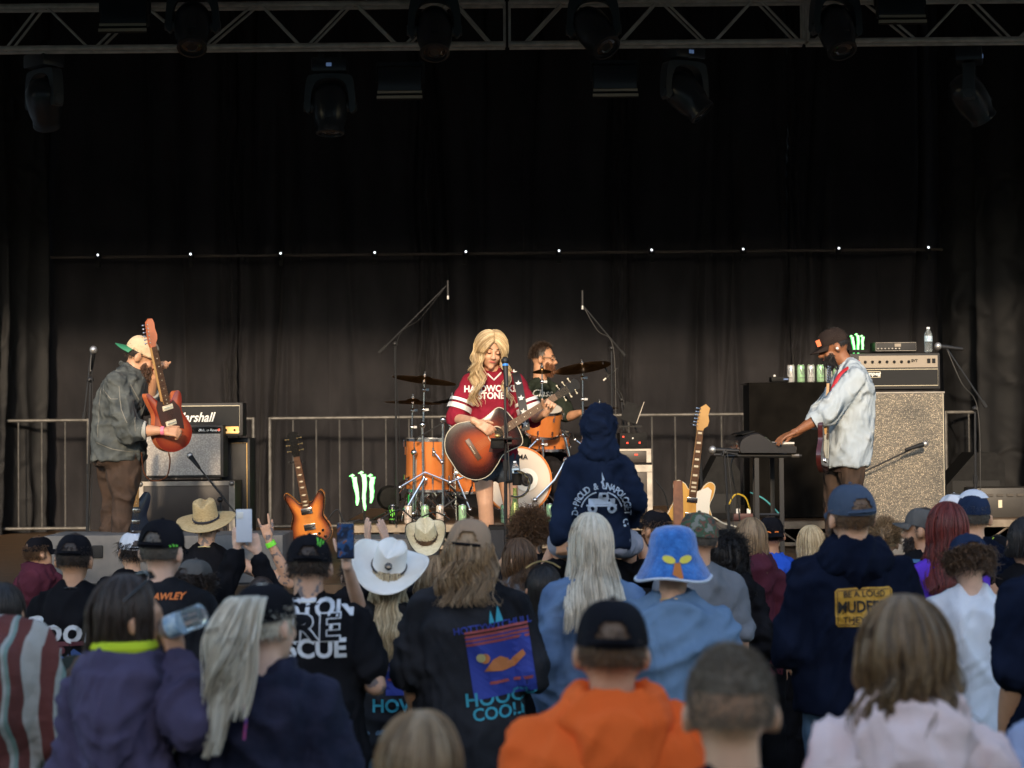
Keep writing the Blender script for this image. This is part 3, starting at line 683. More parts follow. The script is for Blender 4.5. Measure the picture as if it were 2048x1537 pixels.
for x, y, Y, k, rz, lb in [(385, -48, 15.4, 0, .1, 'black moving head light on the truss, upper left, second from the left edge'), (660, 118, 16.1, 1, 0, 'black moving head light hanging straight down below the truss left of centre'),
                           (868, -38, 15.4, 0, .05, 'black moving head light with glinting lens overlapping the truss just left of centre'), (1186, -40, 15.4, 2, -.1, 'black moving head light overlapping the truss just right of centre'),
                           (1368, 92, 16.1, 2, .5, 'black moving head light hanging below the truss right of centre'), (1670, -42, 15.4, 0, .3, 'black moving head light above the keyboard player, overlapping the truss'),
                           (88, 108, 16.1, 2, 2.4, 'black moving head light in the dark at the far left below the truss'), (1938, 98, 16.1, 2, 1.3, 'black moving head light in the dark at the far right below the truss')]:
    o = protos[k] if not used[k] else dup(protos[k]); used[k] = 1; o.location = P(x, y, Y); o.rotation_euler.z = rz; o['_o'] = tuple(o.location)
    tag(o, lb, 'stage light', 'moving head lights on the truss')
stripm = mat('blinder_strip', (.4, .34, .27), .5, .1)
def blinder():
    t = thing('blinder_light', 'x', 'stage light')
    mk('housing', MB().box((0, 0, -.17), (.37, .14, .2), bev=.012).box((0, .0, -.03), (.4, .04, .03)), headm, t)
    [mk('yoke_arm', MB().box((sx_*.2, 0, -.1), (.015, .04, .17)), blackm, t) for sx_ in (-1, 1)]
    bd = mk('barn_door', MB().box((0, -.09, -.31), (.385, .012, .09), Matrix.Rotation(-.35, 3, 'X')), blackm, t)
    mk('strip', MB().box((0, -.092, -.285), (.375, .02, .02)), stripm, bd); mk('strip', MB().box((0, -.108, -.33), (.385, .02, .024)), stripm, bd)
    return t
bl = blinder()
for i, (x, y, Y, lb) in enumerate([(250, -15, 15.3, 'square blinder light with two pale strips at the upper left of the truss'), (800, 122, 16.1, 'square blinder light with pale strips below the truss left of the singer'),
                                   (1229, 118, 16.1, 'square blinder light with pale strips below the truss right of the singer'), (1799, -32, 15.3, 'square blinder light with pale strips at the upper right on the truss')]):
    o = bl if i == 0 else dup(bl); o.location = P(x, y, Y); tag(o, lb, 'stage light', 'blinder lights on the truss')
# barricades --------------------------------------------------
def barricade(pa, pb, label, Y=19.45):
    xa, xb = P(pa, 900, Y).x, P(pb, 900, Y).x; zt_ = P(1024, 833, Y).z; zl = P(1024, 1049, Y).z
    t = thing('crowd_barrier', label, 'barrier', (xa, Y, ZS), 'steel barriers behind the band')
    mk('rail', MB().tube([(xa, Y, zt_), (xb, Y, zt_)], .018, 10), steel, t); mk('rail', MB().tube([(xa, Y, zl), (xb, Y, zl)], .018, 10), steel, t)
    for xx in (xa, xb): mk('post', MB().tube([(xx, Y, ZS), (xx, Y, zt_+.012)], .02, 10), steel, t)
    n = max(2, round((xb-xa)/.245))
    for i in range(1, n): mk('bar', MB().tube([(xa+(xb-xa)*i/n, Y, zl), (xa+(xb-xa)*i/n, Y, zt_)], .0085, 6), steel, t)
    for xx in (xa+.25, xb-.25): mk('foot', MB().box((xx, Y, ZS+.012), (.05, .5, .02)), steel, t)
barricade(-290, 177, 'steel barrier at the left edge, left of the guitarist'); barricade(300, 507, 'steel barrier whose end post shows right of the stacked amplifiers')
barricade(540, 1004, 'steel barrier behind the sunburst guitar and green claw sign'); barricade(1026, 1490, 'steel barrier behind the blond electric guitar'); barricade(1892, 2358, 'steel barrier at the right edge beyond the bass cabinet')
# front fills / subs along the stage front
subm = mat('sub_grey', (.1, .1, .1), .6, c2=(.16, .15, .14), nscale=6, bump=.3, bscale=200)
def sub(pa, pb, pt, label, Y=12.6, hole=None):
    xa, xb = P(pa, 1100, Y).x, P(pb, 1100, Y).x; z1 = P((pa+pb)/2, pt, Y).z; t = thing('subwoofer', label, 'speaker', ((xa+xb)/2, Y, ZS), 'grey speakers along the stage front')
    mk('cabinet', MB().box(((xa+xb)/2, Y+.3, (ZS+z1)/2-.2), (xb-xa, .6, z1-ZS+.4), bev=.012), subm, t)
    if hole: h = P(hole[0], hole[1], Y); mk('handle', MB().box((h.x, Y-.002, h.z), (.075, .02, .085), bev=.009), rubber, t)
    c = Vector(((xa+xb)/2, Y-.001, (ZS+z1)/2-.25)); mk('grille', MB().box(c, ((xb-xa)*.8, .016, .2)), rubber, t)
sub(87, 330, 1071, 'grey speaker box with oblong handle at the left of the stage front', hole=(195, 1104)); sub(334, 566, 1071, 'grey speaker box at the stage front behind the straw hat', hole=None)
sub(682, 872, 1078, 'grey speaker box at the stage front behind the clapping hands'); sub(1742, 1840, 1062, 'narrow grey box under the tall sparkly bass cabinet', Y=15.0)
# ---------------------------------------------------------------- instruments and gear
def burst_mat(name, cols, rough=.18):
    m = bpy.data.materials.new(name); m.use_nodes = True; N = m.node_tree.nodes; L = m.node_tree.links; b = N['Principled BSDF']
    a = N.new('ShaderNodeAttribute'); a.attribute_name = 'burst'; r = N.new('ShaderNodeValToRGB'); e = r.color_ramp.elements
    while len(e) < len(cols): e.new(.5)
    for q, (p, c) in zip(e, cols): q.position = p; q.color = (*c, 1)
    n = N.new('ShaderNodeTexNoise'); n.inputs['Scale'].default_value = 40; n.inputs['Detail'].default_value = 3
    ad = N.new('ShaderNodeMath'); ad.operation = 'MULTIPLY_ADD'; ad.inputs[1].default_value = .12; L.new(n.outputs[0], ad.inputs[0]); L.new(a.outputs['Fac'], ad.inputs[2])
    L.new(ad.outputs[0], r.inputs[0]); L.new(r.outputs[0], b.inputs['Base Color']); b.inputs['Roughness'].default_value = rough; b.inputs['Coat Weight'].default_value = .6; b.inputs['Coat Roughness'].default_value = .08; return m
def gloss(name, c, rough=.2, **k): return mat(name, c, rough, coat=.5, **k)
maple = gloss('maple', (.55, .33, .13), c2=(.48, .27, .1), nscale=12, stretch=(1, 1, .2)); rosew = mat('rosewood', (.07, .03, .015), .4, c2=(.12, .055, .025), nscale=30)
mahog = gloss('mahogany', (.2, .07, .03)); blackg = gloss('black_gloss', (.01, .01, .01)); ivory = mat('ivory_plastic', (.7, .62, .45), .35); gold = mat('gold_metal', (.7, .48, .2), .3, 1)
stringm = mat('string_metal', (.3, .22, .14), .35, 1)
bronze = mat('cymbal_bronze', (.32, .17, .06), .32, 1, c2=(.2, .1, .04), nscale=30)
def place(px, py, Y, ang, yaw=0, tilt=0):
    """frame whose x axis points along the neck: ang = image angle from +x (deg), z axis faces the camera"""
    c = P(px, py, Y); a = math.radians(ang); X = Vector((math.cos(a), 0, math.sin(a))); Z = Vector((0, -1, 0)); Rz = rotz(yaw); X = Rz @ X; Z = Rz @ Z
    q = Matrix.Rotation(tilt, 3, X.cross(Z)); X = q @ X; Z = q @ Z; Yv = Z.cross(X)
    M = Matrix((X, Yv, Z)).transposed().to_4x4(); M.translation = c; return M
def guitar(M, label, outline, bodym, thick=.045, nut=.5, bridge=-.12, neckj=.14, neckw=(.028, .022), neckm=maple, boardm=rosew, head='six', headm=None, hmat2=None, pick=None, pickm=None,
           pickups=(), pickupm=None, hole=None, binding=None, inlay='dot', tun=chrome, knobs=(), sc=1, cat='guitar', group='guitars on stage', strapb=None, backm=None, bridgem=chrome, frets=True):
    t = thing('guitar', label, cat, M.translation, group); M = M @ Matrix.Scale(sc, 4); n = len(outline); zf = thick/2
    b = MB().prism(outline, -zf, zf, M); bo = mk('body', b, backm or bodym, t, smooth=True)
    cx, cy = -.03, 0; V = []; nr = 8
    for i in range(nr+1):
        s_ = i/nr; V += [(cx+(x-cx)*s_*.995, cy+(y-cy)*s_*.995, zf+.0015+.006*(1-s_**3)) for x, y in outline]
    F = [(i*n+j, i*n+(j+1) % n, (i+1)*n+(j+1) % n, (i+1)*n+j) for i in range(nr) for j in range(n)]
    o = mk('top', ([M @ Vector(v) for v in V], F), bodym, t, smooth='all'); at = o.data.attributes.new('burst', 'FLOAT', 'POINT'); at.data.foreach_set('value', [i/nr for i in range(nr+1) for _ in range(n)])
    if binding: mk('binding', MB().tube([M @ Vector((x, y, zf)) for x, y in outline+outline[:1]], .003, 5), binding, t)
    zt_ = zf+.012; w0, w1 = neckw
    q = lambda x, y, z: M @ Vector((x, y, z))
    nk = MB().add([(neckj-.03, -w0, zf-.012), (neckj-.03, w0, zf-.012), (nut, w1, zf-.012), (nut, -w1, zf-.012), (neckj-.03, -w0, zt_), (neckj-.03, w0, zt_), (nut, w1, zt_), (nut, -w1, zt_), ], [(3, 2, 1, 0), (4, 5, 6, 7), (0, 1, 5, 4), (1, 2, 6, 5), (2, 3, 7, 6), (3, 0, 4, 7)], M)
    mk('neck', nk, neckm, t)
    e0 = neckj-.06 if not hole else hole[0]+hole[2]
    fb = MB().add([(e0, -w0*.96, zt_+.0005), (e0, w0*.96, zt_+.0005), (nut, w1*.96, zt_+.0005), (nut, -w1*.96, zt_+.0005), (e0, -w0*.96, zt_+.005), (e0, w0*.96, zt_+.005), (nut, w1*.96, zt_+.005), (nut, -w1*.96, zt_+.005)], [(3, 2, 1, 0), (4, 5, 6, 7), (0, 1, 5, 4), (1, 2, 6, 5), (2, 3, 7, 6), (3, 0, 4, 7)], M)
    fo = mk('fretboard', fb, boardm, t); sl = nut-bridge; fm = MB(); im = MB()
    for i in range(1, 22):
        xf = nut-sl*(1-2**(-i/12)); xm = nut-sl*(1-2**(-(i-.5)/12))
        if xf < e0: break
        ww = w1+(w0-w1)*(nut-xf)/(nut-neckj); fm.tube([q(xf, -ww*.94, zt_+.006), q(xf, ww*.94, zt_+.006)], .0011*sc, 4)
        if i in (1, 3, 5, 7, 9, 12, 15, 17, 19):
            if inlay == 'block' or (inlay == 'bird' and i > 1): im.add([(xm-.007, -ww*.6, zt_+.0056), (xm+.007, -ww*.6, zt_+.0056), (xm+.007, ww*.6, zt_+.0056), (xm-.007, ww*.6, zt_+.0056)], [(0, 1, 2, 3)], M) if inlay == 'block' else im.add([(xm-.007, -ww*.2, zt_+.0056), (xm+.003, -ww*.75, zt_+.0056), (xm+.007, 0, zt_+.0056), (xm+.001, ww*.75, zt_+.0056)], [(0, 1, 2, 3)], M)
            elif i > 1: im.lathe([(.004*sc, 0), (.004*sc, .0008)], q(xm, 0, zt_+.005), M.to_3x3() @ Vector((0, 0, 1)), 8)
    mk('frets', fm, stringm, fo); mk('inlays', im, ivory, fo)
    if head == 'six':   hp = [(nut, w1), (nut+.02, w1+.004), (nut+.045, .045), (nut+.075, .052), (nut+.12, .045), (nut+.16, .05), (nut+.19, .04), (nut+.195, .015), (nut+.175, -.012), (nut+.1, -.022), (nut+.03, -.028), (nut, -w1)]; hp = [(x, -y) for x, y in hp][::-1]; tp_ = [(nut+.035+.025*i, .034-.002*i) for i in range(6)]; sd = [1]*6
    elif head == 'sixr': hp = [(nut, w1), (nut+.03, .028), (nut+.1, .022), (nut+.16, .014), (nut+.185, -.02), (nut+.16, -.052), (nut+.11, -.045), (nut+.07, -.056), (nut+.035, -.05), (nut+.015, -w1-.004), (nut, -w1)]; tp_ = [(nut+.03+.024*i, .03-.002*i) for i in range(6)]; sd = [1]*6
    else: hp = [(nut, w1), (nut+.03, .032), (nut+.17, .04), (nut+.185, .012), (nut+.185, -.012), (nut+.17, -.04), (nut+.03, -.032), (nut, -w1)]; tp_ = [(nut+.045+.045*i, s_*.038) for i in range(3) for s_ in (-1, 1)]; sd = [-1, 1]*3
    ho = mk('headstock', MB().prism(hp, zf-.012, zf+.006, M), headm or neckm, t)
    for (x, y), s_ in zip(tp_, sd):
        m_ = MB().tube([q(x, y-.006*s_, zf+.008), q(x, y-.006*s_, zf+.02)], .0035*sc, 6).tube([q(x, y, zf-.002), q(x, y+s_*.014, zf-.002)], .003*sc, 6).ell(q(x, y+s_*.02, zf-.002), (.007*sc,)*3, None, 8, 6); mk('tuner', m_, tun, ho)
    if pick: mk('pickguard', MB().prism(pick, zf+.0085, zf+.0105, M), pickm, t)
    for x, w_, l in pickups:
        pu = mk('pickup', MB().box((0, 0, 0), (l, w_, .016), bev=.003).xf(M @ Matrix.Translation((x, 0, zf+.012))), pickupm or chrome, t)
        mk('pole_pieces', MB().box((0, 0, 0), (l*.2, w_*.85, .003)).xf(M @ Matrix.Translation((x, 0, zf+.0215))), blackm if pickupm is None else chrome, pu)
    if hole:
        x, y, r = hole; mk('soundhole', MB().lathe([(r, 0), (r, .001)], q(x, y, zf+.006), M.to_3x3() @ Vector((0, 0, 1)), 30), blackp, t)
        mk('rosette', MB().tube([q(x+(r+.006)*math.cos(a*PI/18), y+(r+.006)*math.sin(a*PI/18), zf+.0075) for a in range(37)], .0035, 5), binding or ivory, t)
    mk('bridge', MB().box((0, 0, 0), ((.03 if not hole else .035), (.09 if not hole else .16), .012), bev=.003).xf(M @ Matrix.Translation((bridge-.005, 0, zf+.0135))), bridgem, t)
    if hole: mk('bridge_pins', join_tubes([(q(bridge-.012, -.027+.011*i, zf+.02), q(bridge-.012, -.027+.011*i, zf+.026)) for i in range(6)], .0035), ivory, t)
    for kx, ky in knobs: mk('knob', MB().lathe([(.011, 0), (.011, .008), (.009, .014), (.0, .0145)], q(kx, ky, zf+.004), M.to_3x3() @ Vector((0, 0, 1)), 12), blackg if knobs[0][0] > -9 else ivory, t)
    sm_ = MB()
    for i in range(6): yb = -.025+.01*i; yn = yb*.7; sm_.tube([q(bridge, yb, zf+.022), q(nut, yn, zt_+.009), q(nut+.1, yn*1.3, zf+.012)], .0005*sc, 3)
    so_ = mk('strings', sm_, stringm, t); return t
def join_tubes(prs, r):
    m = MB()
    for a, b in prs: m.tube([a, b], r, 6)
    return m
dbl = spline([(-.215, 0), (-.2, .085), (-.14, .15), (-.05, .145), (.03, .115), (.1, .125), (.18, .15), (.215, .135), (.19, .1), (.13, .055), (.12, .03), (.12, -.03), (.13, -.055), (.17, -.09), (.2, -.125), (.16, -.15), (.08, -.135), (.01, -.115), (-.06, -.145), (-.14, -.155), (-.2, -.09)], 3)
offs = spline([(-.235, -.03), (-.225, .05), (-.17, .125), (-.08, .15), (0, .125), (.06, .11), (.13, .13), (.2, .145), (.21, .12), (.15, .07), (.12, .035), (.12, -.03), (.13, -.06), (.17, -.1), (.16, -.14), (.1, -.14), (.03, -.12), (-.04, -.15), (-.13, -.17), (-.21, -.12)], 3)
tele = spline([(-.21, 0), (-.195, .1), (-.13, .16), (-.05, .155), (.03, .125), (.09, .125), (.15, .14), (.185, .11), (.165, .06), (.13, .03), (.12, -.03), (.13, -.055), (.17, -.08), (.195, -.115), (.17, -.15), (.1, -.145), (.03, -.125), (-.05, -.155), (-.13, -.165), (-.195, -.1)], 3)
acou = [(x*1.0, y) for x, y in spline([(-.27, 0), (-.262, .1), (-.2, .18), (-.11, .205), (-.02, .175), (.05, .14), (.12, .142), (.19, .15), (.225, .11), (.24, .0)] + [(x, -y) for x, y in [(.225, .11), (.19, .15), (.12, .142), (.05, .14), (-.02, .175), (-.11, .205), (-.2, .18), (-.262, .1)]], 4)]
SY = 13.1
b1 = burst_mat('acoustic_burst', [(0, (.5, .12, .03)), (.42, (.36, .06, .014)), (.75, (.07, .01, .006)), (1, (.012, .005, .004))])
guitar(place(970, 884, SY-.3, 32, yaw=.05, tilt=-.06), 'brown sunburst acoustic guitar played by the blonde singer', acou, b1, thick=.1, nut=.57, bridge=-.095, neckj=.23, head='33', headm=blackg, hole=(.085, 0, .05), binding=ivory, neckm=mahog,
       pick=[(.02, -.03), (.06, -.058), (.13, -.06), (.15, -.09), (.1, -.12), (.03, -.11), (-.02, -.07)], pickm=mat('pickguard_dark', (.05, .012, .01), .25), tun=ivory, bridgem=rosew, backm=mahog, inlay='dot', sc=.99)
b2_ = burst_mat('amber_burst', [(0, (.75, .3, .07)), (.6, (.7, .22, .04)), (.85, (.25, .06, .02)), (1, (.02, .008, .005))])
guitar(place(618, 1037, 14.1, 99.5, yaw=-.05, tilt=.12), 'amber sunburst electric guitar with bird inlays leaning on a stand left of the drums', dbl, b2_, nut=.47, bridge=-.125, head='33', headm=blackg, tun=gold, inlay='bird', pickups=((.06, .085, .045), (-.06, .085, .045)), knobs=((-.1, -.09), (-.15, -.1), (-.12, -.06), (-.17, -.06)), sc=1.0, neckm=mahog)
butter = gloss('butterscotch', (.72, .4, .1), c2=(.62, .32, .08), nscale=8, stretch=(3, 1, .4))
guitar(place(1381, 1016, 12.9, 83.5, yaw=.05, tilt=.1), 'blond electric guitar with white pickguard and big headstock on a stand right of the kid', tele, butter, nut=.55, bridge=-.1, neckj=.14, head='sixr', headm=maple, inlay='block',
       pick=[(.12, -.025), (.16, -.1), (.14, -.13), (.06, -.125), (-.02, -.13), (-.1, -.14), (-.13, -.1), (-.08, -.045), (.05, -.03)], pickm=mat('pickguard_white', (.8, .74, .62), .3), pickups=((.06, .075, .035), (-.05, .075, .04)), binding=ivory, sc=.97)
b3 = burst_mat('red_orange_burst', [(0, (.55, .15, .06)), (.6, (.45, .09, .035)), (1, (.2, .02, .01))])
guitar(place(334, 838, SY-.1, 105, yaw=.82), 'red orange offset electric guitar held upright by the man in the denim jacket', offs, b3, nut=.51, bridge=-.1, head='six', headm=b3, inlay='dot', pickups=((.08, .085, .035), (-.03, .085, .035)), pickupm=ivory,
       pick=[(.13, .03), (.14, .07), (.1, .09), (-.02, .08), (-.08, .04), (-.04, .0), (-.08, -.06), (-.1, -.1), (-.02, -.105), (.06, -.1), (.12, -.06), (.1, -.03)], pickm=mat('pickguard_tort', (.03, .012, .01), .3, c2=(.06, .02, .015)), sc=.99)
b4 = gloss('guitar_blue', (.015, .025, .05))
guitar(place(266, 1034, 14.5, 88, yaw=.8), 'blue electric guitar with a pale neck standing half hidden behind the guitarist', dbl, b4, nut=.47, bridge=-.12, head='six', headm=maple, boardm=maple, pickups=((.05, .08, .03), (-.04, .08, .03)), sc=.95)
b5 = burst_mat('dark_burst', [(0, (.06, .012, .01)), (.7, (.03, .008, .008)), (1, (.008, .008, .01))])
guitar(place(1646, 896, SY-.25, 76, yaw=1.15, tilt=.0), 'dark bass guitar hanging on the keyboard player seen from its edge', offs, b5, nut=.62, bridge=-.12, neckj=.14, head='six', headm=blackg, pick=[(.13, .03), (.1, .08), (-.05, .07), (-.1, .0), (-.08, -.1), (.06, -.1), (.12, -.04)], pickm=ivory, sc=.72)
# guitar stands
def gstand(px, pyt, pyb, Y, label):
    a = P(px, pyt, Y); t = thing('guitar_stand', label, 'stand', (a.x, Y, ZS), 'guitar stands')
    mk('post', MB().tube([a, Vector((a.x+.03, Y+.05, ZS+.3)), Vector((a.x+.03, Y+.05, ZS+.05))], .011, 8), blackm, t); mk('yoke', MB().tube([a+Vector((-.05, -.09, .0)), a+Vector((-.05, 0, 0)), a+Vector((.05, 0, 0)), a+Vector((.05, -.09, 0))], .009, 6), rubber, t)
    for dx, dy in ((-.2, -.15), (.25, -.15), (0, .25)): mk('leg', MB().tube([(a.x+.03, Y+.05, ZS+.22), (a.x+dx, Y+dy, ZS+.01)], .009, 6), blackm, t)
    mk('cradle', MB().tube([(a.x-.09, Y-.1, ZS+.16), (a.x-.09, Y+.04, ZS+.13), (a.x+.1, Y+.04, ZS+.13), (a.x+.1, Y-.1, ZS+.16)], .009, 6), rubber, t)
gstand(594, 925, 1100, 14.2, 'black stand holding the amber sunburst guitar'); gstand(1397, 848, 1100, 13.0, 'black stand holding the blond electric guitar')
strap = mat('brown_leather', (.11, .035, .015), .5, c2=(.2, .07, .03), nscale=20, bump=.3, bscale=150)
a = P(1356, 962, 12.75); st_ = MB().add([(-.022, 0, .0), (.022, 0, 0), (.033, 0, -.1), (.033, -.01, -.45), (-.035, -.01, -.45), (-.033, 0, -.1), (-.03, .004, .0), (.03, .004, 0), (.033, .004, -.1), (.033, -.006, -.45), (-.035, -.006, -.45), (-.033, .004, -.1)], [(0, 1, 2, 5), (5, 2, 3, 4), (11, 8, 7, 6), (10, 9, 8, 11), (0, 6, 7, 1), (1, 7, 8, 2), (2, 8, 9, 3), (5, 11, 6, 0), (4, 10, 11, 5), (3, 9, 10, 4)], Matrix.Translation(a))
tag(mk('guitar_strap', st_, strap, origin=a, smooth=False), 'tooled brown leather strap hanging over the blond electric guitar', 'strap')
# claw mark
def claw(sz=1):
    V = []; F = []
    for (x0, dx, h0, h1) in ((-.3, .09, .42, -.36), (0, .02, .5, -.5), (.3, -.07, .42, -.3)):
        n = 9; b = len(V); rs = random.Random(int(x0*10)+7)
        for i in range(n+1):
            t = i/n; w_ = .055*(1-t)**.4+.014; z = h0+(h1-h0)*t; x = x0+dx*t+.02*math.sin(t*7+x0*9); V += [((x-w_-rs.random()*.02)*sz, 0, z*sz), ((x+w_+rs.random()*.02)*sz, 0, z*sz)]
        F += [(b+2*i, b+2*i+1, b+2*i+3, b+2*i+2) for i in range(n)]
        b = len(V); V += [((x0-.2)*sz, 0, (h0+.02)*sz), ((x0-.12)*sz, 0, (h0+.01)*sz), ((x0-.06)*sz, 0, (h0-.1)*sz), ((x0-.085)*sz, 0, (h0)*sz), ((x0)*sz, 0, (h0+.05)*sz), ((x0-.08)*sz, 0, (h0+.09)*sz)]; F += [(b, b+1, b+5), (b+1, b+2, b+3), (b+5, b+1, b+3, b+4)]
    return V, F
def thick(VF, d):
    V, F = VF; n = len(V); E = {}
    for f in F:
        for i in range(len(f)): e = (f[i], f[(i+1) % len(f)]); E[e] = 1
    F2 = list(F)+[tuple(i+n for i in f[::-1]) for f in F]+[(a, b, b+n, a+n) for a, b in E if (b, a) not in E]
    return list(V)+[(v[0], v[1]+d, v[2]) for v in V], F2
neon = mat('green_glow', (.1, .9, .2), emit=(.03, .8, .1), es=.55); neon2 = mat('green_core', (.3, .6, .3), emit=(.3, 1, .38), es=.55)
def sign(px, py, Y, sz, label, z0):
    c = P(px, py, Y); t = thing('claw_sign', label, 'sign', (c.x, Y, z0), 'lit green signs on stage')
    V, F = thick(claw(sz), .02); V = [(v[0]*.84, v[1], v[2]) for v in V]; mk('letter', ([Vector(v)+c for v in V], F), neon, t, smooth=False)
    V, F = claw(sz); mk('face', ([Vector((v[0]*.81, v[1]-.004, v[2]))+c for v in V], F), neon2, t, smooth=False)
    mk('base', MB().box((c.x, Y+.03, z0+.012), (sz*.9, .12, .024)), blackp, t); mk('support', MB().box((c.x, Y+.03, (z0+c.z)/2), (.02, .015, c.z-z0)), blackp, t)
sign(728, 985, 16.25, .31, 'glowing green claw mark sign standing on the riser left of the drums', RZ)
# cans
canw = mat('can_cream', (.62, .5, .42), .28, .35, c2=(.7, .6, .52), nscale=9); canwh = mat('can_white', (.62, .62, .6), .28, .4, c2=(.5, .5, .5), nscale=30); cang = mat('can_green', (.3, .55, .3), .3, .35, c2=(.4, .62, .38), nscale=9); canb = mat('can_black', (.012, .012, .012), .25, .3)
greyp = mat('print_grey', (.12, .12, .13), .5); greenp = mat('print_green', (.15, .7, .05), .4)
def can(body, logo):
    t = thing('drink_can', 'x', 'can'); mk('body', MB().lathe([(.024, 0), (.03, .004), (.033, .012), (.033, .135), (.0305, .145), (.027, .152)], n=24), body, t)
    mk('lid', MB().lathe([(.0272, .1522), (.028, .157), (.025, .1575), (.024, .154), (.002, .154)], n=24), chrome, t)
    V, F = claw(.06); lo = [(.0337*math.sin(v[0]/.033), -.0337*math.cos(v[0]/.033), v[2]+.09) for v in V]; mk('logo', (lo, F), logo, t, smooth=False)
    V, F = text_mesh('ENERGY', .014, step=.006); mk('print', ([(.0337*math.sin(v[0]/.033), -.0337*math.cos(v[0]/.033), v[2]+.04) for v in V], F), logo, t, smooth=False); return t
cp = {'c': can(canw, greyp), 'g': can(cang, greyp), 'b': can(canb, greenp), 'w': can(canwh, greyp)}; cu_ = {}
names = dict(c='cream', g='pale green', b='black', w='white')
def put_can(kind, px, py, Y, z, label, grp, rz=0):
    o = cp[kind] if kind not in cu_ else dup(cp[kind]); cu_[kind] = 1; q = P(px, py, Y); o.location = (q.x, Y, z); o.rotation_euler.z = rz; tag(o, label, 'can', grp)
for kd, x, lb in [('b', 785, 'black drink can with green claw marks, leftmost on the riser edge'), ('c', 816, 'cream drink can right beside the black can on the riser edge'), ('g', 850, 'pale green drink can on the riser edge behind the trimmed straw cowboy hat'),
                  ('c', 880, 'cream drink can between two pale green cans on the riser edge'), ('g', 925, 'pale green drink can on the riser edge left of the singer legs'), ('g', 1009, 'pale green drink can half hidden by the singer microphone stand'), ('c', 1061, 'cream drink can on the riser edge right of the singer legs'), ('g', 1100, 'pale green drink can beside the elbow of the hooded kid')]:
    put_can(kd, x, 1035, RY+.08, RZ, lb, 'drink cans along the riser edge', rz=random.Random(x).uniform(-.5, .5))
# table with black cloth, cans
clothm = mat('table_cloth', (.005, .0045, .004), .95, c2=(.009, .008, .007), spec=.05, nscale=6, b2=.7, b2scale=5, bump=.3, bscale=250)
TYY = 16.4; tz = P(1600, 765, TYY).z; xa, xb = P(1497, 900, TYY).x, P(1745, 900, TYY).x
t = thing('cloth_table', 'tall case draped in a plain black cloth behind the keyboard', 'table', ((xa+xb)/2, TYY, RZ))
V = []; F = []; nx, nz = 120, 50
for i in range(nz+1):
    for j in range(nx+1):
        u = j/nx; v = i/nz; x = xa+(xb-xa)*u; V.append((x+(.02*(1-v)*(u-.5)*-1), TYY-(.05*v+.012*v*math.sin(u*38+2*math.sin(v*3))+.01*math.sin(v*7+u*9)), tz-(tz-RZ-.01)*v))
for j in range(nx+1): V.append((xa+(xb-xa)*j/nx, TYY+.6, tz))
w_ = nx+1; F = [(i*w_+j, i*w_+j+1, (i+1)*w_+j+1, (i+1)*w_+j) for i in range(nz) for j in range(nx)]+[(j+1, j, (nz+1)*w_+j, (nz+1)*w_+j+1) for j in range(nx)]
mk('cloth', (V, F), clothm, t, smooth='all'); mk('case', MB().box(((xa+xb)/2, TYY+.33, (tz+RZ)/2), (xb-xa-.06, .5, tz-RZ-.02)), blackp, t)
for kd, x, lb in [('w', 1582, 'white drink can, leftmost of the row on the black cloth table'), ('g', 1602, 'green drink can, second in the row on the black cloth table'), ('w', 1622, 'white drink can between the two leftmost green cans of the table row'),
                  ('g', 1641, 'green drink can in front of the chin of the keyboard player'), ('w', 1658, 'white drink can fifth in the row beside the beard of the keyboard player'), ('g', 1674, 'green drink can half hidden behind the keyboard player')]:
    put_can(kd, x, 765, TYY+.1, tz, lb, 'drink cans on the black table', rz=random.Random(x).uniform(-.6, .6))
q = P(1560, 758, TYY+.15); t = thing('receiver_box', 'small black wireless box lying beside the cans on the table', 'device', (q.x, TYY+.15, tz))
mk('case', MB().box((q.x, TYY+.15, tz+.03), (.17, .15, .045), bev=.008), blackp, t); mk('knob', MB().ell((q.x-.05, TYY+.13, tz+.06), .012), white, t); mk('lamp', MB().box((q.x+.04, TYY+.073, tz+.03), (.04, .006, .012)), screen, t)
# amps --------------------------------------------------------
grillm = mat('grille_silver', (.3, .27, .24), .7, c2=(.52, .47, .4), nscale=90, bump=.8, bscale=220, nlo=.45, nhi=.7); goldpan = mat('gold_panel', (.55, .36, .13), .35, .7); whitep = mat('white_print', (.8, .78, .72), .5)
def amp_box(x0, x1, y0, y1, Y, d, label, m=tolex, cat='amplifier', group=None, bev=.018, name='guitar_amplifier'):
    a, b = P(x0, y1, Y), P(x1, y0, Y); t = thing(name, label, cat, ((a.x+b.x)/2, Y, a.z), group); mk('cabinet', MB().box(((a.x+b.x)/2, Y+d/2, (a.z+b.z)/2), (b.x-a.x, d, b.z-a.z), bev=bev), m, t); t['_w'] = (a.x, b.x, a.z, b.z, Y); return t
def panel(t, name, u0, u1, v0, v1, m, off=.004, th=.008, smooth=False, parent=None, bev=0):
    xa, xb, za, zb_, Y = t['_w']; X0, X1 = xa+(xb-xa)*u0, xa+(xb-xa)*u1; Z0, Z1 = za+(zb_-za)*v0, za+(zb_-za)*v1
    return mk(name, MB().box(((X0+X1)/2, Y-off, (Z0+Z1)/2), (X1-X0, th, Z1-Z0), bev=bev), m, parent or t)
def rim(t, u0, u1, v0, v1, m, r=.003, name='piping'):
    xa, xb, za, zb_, Y = t['_w']; X0, X1 = xa+(xb-xa)*u0, xa+(xb-xa)*u1; Z0, Z1 = za+(zb_-za)*v0, za+(zb_-za)*v1; y = Y-.009
    return mk(name, MB().tube([(X0, y, Z0), (X1, y, Z0), (X1, y, Z1), (X0, y, Z1), (X0, y, Z0)], r, 5), m, t)
